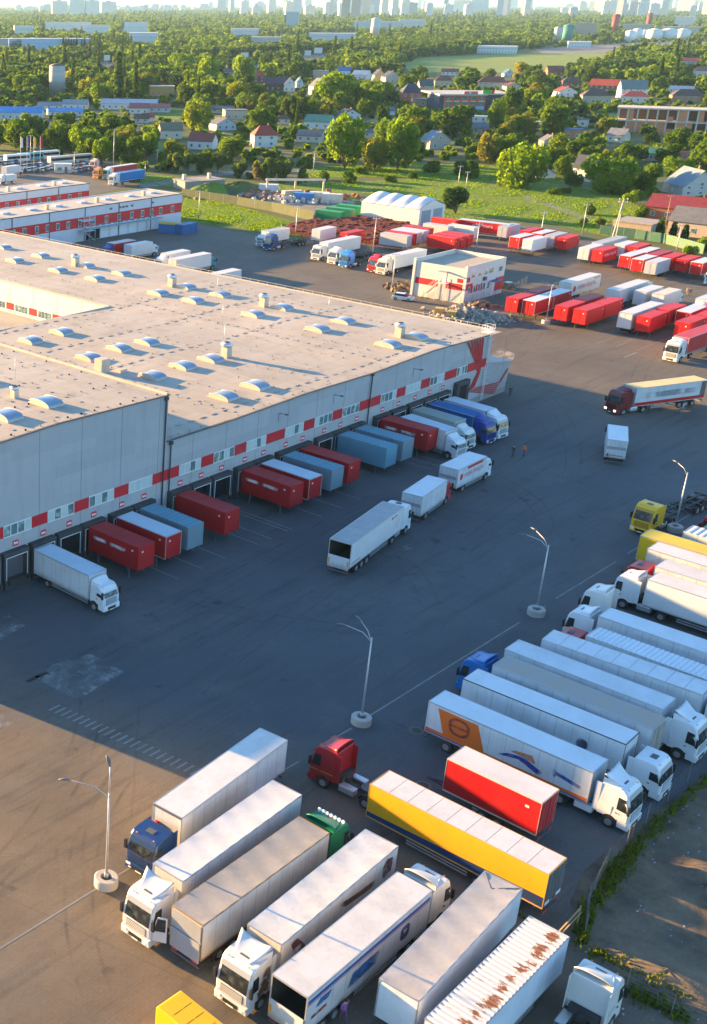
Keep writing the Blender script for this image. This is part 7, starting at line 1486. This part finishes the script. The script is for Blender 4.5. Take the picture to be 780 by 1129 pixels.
for px, py, kd, h, w_ in ((380, 187, 'bright', 60, 46), (413, 187, 'bright', 42, 34), (438, 187, 'bright', 58, 46), (425, 160, 'bright', 34, 32), (575, 207, 'bright', 57, 62), (668, 213, 'bright', 49, 62), (217, 150, 'bright', 37, 34), (502, 236, 'dark', 31, 34), (372, 122, 'bright', 42, 46), (356, 118, 'wide', 30, 30), (232, 101, 'bright', 38, 32), (266, 95, 'bright', 34, 32), (203, 86, 'bright', 26, 34), (130, 113, 'poplar', 51, 13), (149, 113, 'poplar', 42, 8), (139, 112, 'poplar', 26, 7), (90, 106, 'dark', 24, 9), (117, 106, 'dark', 22, 14),
                          (418, 155, 'dark', 40, 22), (410, 118, 'bright', 28, 40), (397, 122, 'wide', 24, 26), (455, 150, 'wide', 32, 36), (500, 148, 'wide', 32, 44), (475, 146, 'wide', 22, 26), (545, 150, 'bright', 40, 18), (560, 142, 'wide', 46, 26), (585, 128, 'wide', 34, 32), (575, 150, 'wide', 28, 34), (610, 150, 'wide', 34, 36), (640, 175, 'round', 30, 34), (540, 180, 'wide', 36, 34), (520, 172, 'bush', 20, 24), (620, 172, 'wide', 26, 40), (710, 212, 'wide', 32, 36), (745, 168, 'wide', 26, 34), (745, 195, 'bright', 26, 36), (735, 180, 'wide', 22, 30), (700, 178, 'dark', 20, 24),
                          (193, 190, 'willow', 22, 18), (207, 191, 'willow', 25, 20), (224, 191, 'willow', 27, 22), (240, 190, 'willow', 24, 18), (184, 186, 'bushb', 16, 16), (265, 196, 'willow', 20, 20), (285, 200, 'willow', 22, 16), (300, 201, 'willow', 27, 26), (313, 201, 'willow', 25, 20), (332, 203, 'willow', 19, 14), (276, 197, 'bush', 10, 12), (356, 198, 'bush', 12, 18), (384, 201, 'bush', 15, 24), (398, 192, 'bush', 10, 16), (340, 186, 'bush', 12, 14), (430, 201, 'bush', 10, 16), (455, 197, 'bush', 9, 14), (648, 236, 'bush', 14, 20), (690, 215, 'bush', 12, 24), (700, 225, 'bushb', 18, 26), (706, 240, 'bush', 16, 18), (680, 214, 'bush', 11, 24), (626, 213, 'bush', 8, 16), (610, 214, 'bush', 9, 20), (720, 218, 'bushb', 14, 18), (660, 248, 'bush', 10, 14), (645, 247, 'bush', 8, 12),
                          (726, 263, 'thuja', 20, 14), (741, 264, 'thuja', 19, 11), (754, 266, 'thuja', 18, 11), (775, 276, 'bushb', 24, 26), (760, 280, 'bushb', 16, 18), (783, 262, 'bushb', 14, 18), (774, 221, 'bushb', 8, 16), (732, 247, 'bush', 10, 10), (112, 182, 'bright', 30, 22), (125, 175, 'bright', 26, 20), (100, 175, 'round', 24, 30), (84, 172, 'bush', 16, 22), (63, 172, 'bush', 14, 20), (150, 172, 'bush', 12, 16), (35, 152, 'wide', 30, 34), (70, 150, 'round', 26, 30), (12, 158, 'dark', 28, 30), (85, 160, 'round', 24, 30), (136, 160, 'wide', 24, 34), (116, 150, 'round', 18, 22), (167, 165, 'round', 24, 26), (188, 172, 'bright', 20, 18), (96, 113, 'bright', 16, 24), (250, 180, 'bush', 12, 18), (520, 196, 'bush', 12, 20), (556, 196, 'bush', 13, 22), (475, 190, 'bush', 16, 26), (508, 192, 'bush', 18, 24), (455, 172, 'wide', 20, 26), (520, 188, 'bush', 14, 18), (620, 194, 'wide', 22, 24), (600, 190, 'bush', 14, 18), (650, 200, 'wide', 22, 28), (630, 205, 'wide', 18, 22)):
    addtree(px, py, kd, h, w_)
for i in range(9): addtree(70 + i * 2.9, 56 + rng.uniform(-.6, .6), 'poplar', 14 + rng.uniform(-2, 3), 3.4)
for i in range(15): addtree(101 + i * 3.1, 56.5 + rng.uniform(-.6, .6), 'poplar', 16 + rng.uniform(-2, 2), 3.6)
for i in range(8): addtree(12 + i * 1.6, 56, 'poplar', 12, 3)
names = ['round', 'round', 'wide', 'wide', 'dark', 'dark', 'bright', 'bush', 'bush', 'bushb', 'willow', 'poplar']
wts = [4, 4, 4, 4, 3, 3, 2.2, 3, 3, 1.5, 1.2, .5]
def scatter(y0, y1, step, keep=.92, x0=-14, x1=794):
    py = y1
    while py > y0:
        s = mpp(390, py); dx = step(py) / s; dy = max(.10, (at(390, py - 1) - at(390, py)).length); dyp = step(py) * 1.05 / dy
        px = x0 + rng.uniform(0, dx)
        while px < x1:
            qx, qy = px + rng.uniform(-.35, .35) * dx, py + rng.uniform(-.35, .35) * dyp; px += dx * rng.uniform(.75, 1.25)
            if rng.random() > keep or qy < 8 or any(inpoly((qx, qy), c) for c in CLEAR): continue
            kd = rng.choices(names, wts)[0]; k = KINDS[kd][rng.randrange(3)]; zs = rng.uniform(.7, 1.4) * (1.0 if qy > 60 else 1.15); s2 = mpp(qx, qy)
            if blocked(qx, qy, 2 * k['R'] * zs / s2, k['H'] * zs / s2):
                kd = rng.choice(('bush', 'bushb')); k = KINDS[kd][rng.randrange(3)]; zs *= .7
                if blocked(qx, qy, 2 * k['R'] * zs / s2, k['H'] * zs / s2): continue
            q = at(qx, qy); TREES.append((q.x, q.y, kd, KINDS[kd].index(k), zs * rng.uniform(.9, 1.15), zs, qx, qy, k['H'] * zs / s2, False))
        py -= dyp
scatter(60, 196, lambda y: 10.0, .86)
scatter(22, 60, lambda y: 13 + (60 - y) * .25, .9)
scatter(9.5, 22, lambda y: 26 + (22 - y) * 3.5, .8)
def belt(poly_, step, kinds, sc):   # dense planted belts
    xs_ = [p[0] for p in poly_]; ys_ = [p[1] for p in poly_]; py = max(ys_)
    while py > min(ys_):
        s = mpp(390, py); dx = step / s; dyp = step / (at(390, py - 1) - at(390, py)).length; px = min(xs_)
        while px < max(xs_):
            if inpoly((px, py), poly_):
                kd = rng.choice(kinds); zs = sc * rng.uniform(.9, 1.1); q = at(px, py); TREES.append((q.x, q.y, kd, rng.randrange(3), zs, zs, px, py, KINDS[kd][0]['H'] * zs / s, False))
            px += dx * rng.uniform(.8, 1.2)
        py -= dyp
belt([(385, 64), (385, 54), (520, 44), (524, 56), (455, 63)], 9, ['dark', 'dark', 'round'], 1.35)
belt([(215, 66), (215, 60), (400, 53), (400, 57.5), (330, 60)], 11, ['dark', 'wide', 'round'], 1.2)
TREES.sort(key=lambda t: -(t[8] + (1000 if t[9] and t[7] > 100 else 0)))
KL = dict(round='leafy mid-green tree', bright='broad bright green tree', wide='wide-crowned green tree', dark='dark green dense tree', poplar='tall narrow poplar', bush='low green bush', bushb='low bright green bush', willow='loose silver-green willow', thuja='clipped dark conifer')
KN = dict(round='tree', bright='tree', wide='tree', dark='tree', poplar='poplar_tree', bush='bush', bushb='bush', willow='willow_tree', thuja='conifer')
def zone(px, py):
    side = 'left part' if px < 260 else 'middle' if px < 520 else 'right part'
    return ('by the depot edge' if py > 170 else 'among the village houses' if py > 120 else 'beyond the village houses') + ', ' + side + ' of view'
stuffV, stuffT, stuffM = [], [], []
for i, (x, y, kd, v, sc, zs, px, py, hp, _) in enumerate(TREES):
    k = KINDS[kd][v]; a = rng.uniform(0, 6.283)
    if i < 296:
        t = thing(KN[kd], KL[kd] + ' ' + zone(px, py), 'bush' if 'bush' in kd else 'tree', (x, y, 0), a, KL[kd] + 's ' + zone(px, py)); t.scale = (sc, sc, zs)
        ob('trunk', k['trunk'], t); ob('crown', k['crown'], t)
    else:
        V, T = k['lo'] if i < 2600 else k['lo2']; ca, sa = math.cos(a), math.sin(a); W_ = np.empty_like(V)
        W_[..., 0] = (V[..., 0] * ca - V[..., 1] * sa) * sc + x; W_[..., 1] = (V[..., 0] * sa + V[..., 1] * ca) * sc + y; W_[..., 2] = V[..., 2] * zs
        stuffV.append(W_); stuffT.append(np.clip(T + rng.uniform(-.38, .38), 0, 1)); stuffM.append(np.full(len(V), MIDX[k['mt'].name]))
print('TREES', len(TREES), 'stuff quads', sum(len(v) for v in stuffV))
me = quads_mesh('woodland', np.concatenate(stuffV), np.concatenate(stuffT), WOODM, np.concatenate(stuffM)); struct('woodland', me, 'stuff')

# ------------------------------------------------------------------ grass, weeds, litter
M_grass = leaf_mat('grass_blade', (.105, .20, .012), (.17, .27, .02), .5); M_weed = leaf_mat('weed', (.06, .10, .015), (.17, .20, .03), .5)
def tufts(name, sampler, n, h, mat, wd=.5):
    V = np.zeros((n, 4, 3)); T = npr.random(n)
    for i in range(n):
        p, hh = sampler(); a = rng.uniform(0, 3.1416); s = wd * rng.uniform(.5, 1.2); hh *= h * rng.uniform(.5, 1.2); dx, dy = math.cos(a) * s / 2, math.sin(a) * s / 2; lx, ly = rng.uniform(-.3, .3) * hh, rng.uniform(-.3, .3) * hh
        V[i] = [(p.x - dx, p.y - dy, .0), (p.x + dx, p.y + dy, .0), (p.x + dx * .6 + lx, p.y + dy * .6 + ly, hh), (p.x - dx * .6 + lx, p.y - dy * .6 + ly, hh * .9)]
    return struct(name, quads_mesh(name, V, T, [mat]), 'stuff')
GP = [[(196, 243), (205, 216), (260, 227), (330, 247), (338, 262), (300, 259), (255, 250)], [(330, 222), (250, 213), (170, 204), (150, 191), (260, 203), (400, 200), (470, 196), (560, 197), (640, 207), (700, 217), (712, 246), (675, 261), (612, 248), (545, 240), (494, 246), (488, 236), (420, 214), (395, 213)], [(330, 186), (440, 180), (540, 182), (640, 200), (560, 200), (430, 195), (330, 196)]]
def gs():
    while True:
        po = rng.choices(GP, (1, 3.2, 1.2))[0]; xs_ = [p[0] for p in po]; ys_ = [p[1] for p in po]; p = (rng.uniform(min(xs_), max(xs_)), rng.uniform(min(ys_), max(ys_)))
        if inpoly(p, po): return at(*p), (.6 + .8 * (math.sin(p[0] * .07) * math.sin(p[1] * .31 + p[0] * .02) > .2))
tufts('grass', gs, 40000, .2, M_grass, .5)
WP = [((640, 1040), (648, 1000), 9), ((652, 1000), (690, 950), 13), ((672, 965), (735, 900), 10), ((735, 900), (790, 850), 7), ((655, 1050), (760, 1100), 9), ((690, 1090), (760, 1125), 9), ((560, 1000), (600, 1030), 4)]
def wsam():
    a, c, w_ = rng.choices(WP, (2, 2.4, 2.4, 1.2, 2.2, 2.6, .3))[0]; t_ = (math.floor(rng.random() * 7) + .5 + rng.gauss(0, .26)) / 7; cl = math.sin(t_ * 19 + a[0]) 
    return at(a[0] + (c[0] - a[0]) * t_ + rng.gauss(0, w_ * .55), a[1] + (c[1] - a[1]) * t_ + rng.gauss(0, w_ * .4)), 1.0 + .6 * max(0, cl)
tufts('weeds', wsam, 2100, .3, M_weed, .2)
b = MB()
for i in range(170):
    px, py = rng.uniform(640, 790), rng.uniform(870, 1129)
    if (px - 640) < (1010 - py) * .9: continue
    q = at(px, py); s = rng.uniform(.05, .2); a = rng.uniform(0, 3.1); s *= .5; b.box(q.x - s, q.x + s * rng.uniform(.3, 1), q.y - s * .6, q.y + s * .6, .012, .012 + s * .4, rng.choice((0, 0, 1, 2)))
struct('litter', b.mesh('litter', [M_white, paint((.1, .25, .5), .5), paint((.15, .1, .07), .8)]), 'stuff')
mound('dirt_heap', 775, 985, 4.5, 5.0, .7, M_DIRT); mound('dirt_heap', 735, 1075, 3.0, 5.5, .45, M_DIRT)

# ------------------------------------------------------------------ air
hz, n, l, b = newmat('haze_air'); n.remove(b); pv = n.new('ShaderNodeVolumePrincipled'); pv.inputs['Color'].default_value = (.42, .72, 1.0, 1); pv.inputs['Density'].default_value = 4.4e-5; pv.inputs['Anisotropy'].default_value = .1
l.new(pv.outputs[0], [x for x in n if x.type == 'OUTPUT_MATERIAL'][0].inputs['Volume'])
o = struct('haze', MB().box(-9000, 26000, -12000, 26000, -1.0, 190).mesh('haze', [hz]), 'stuff')
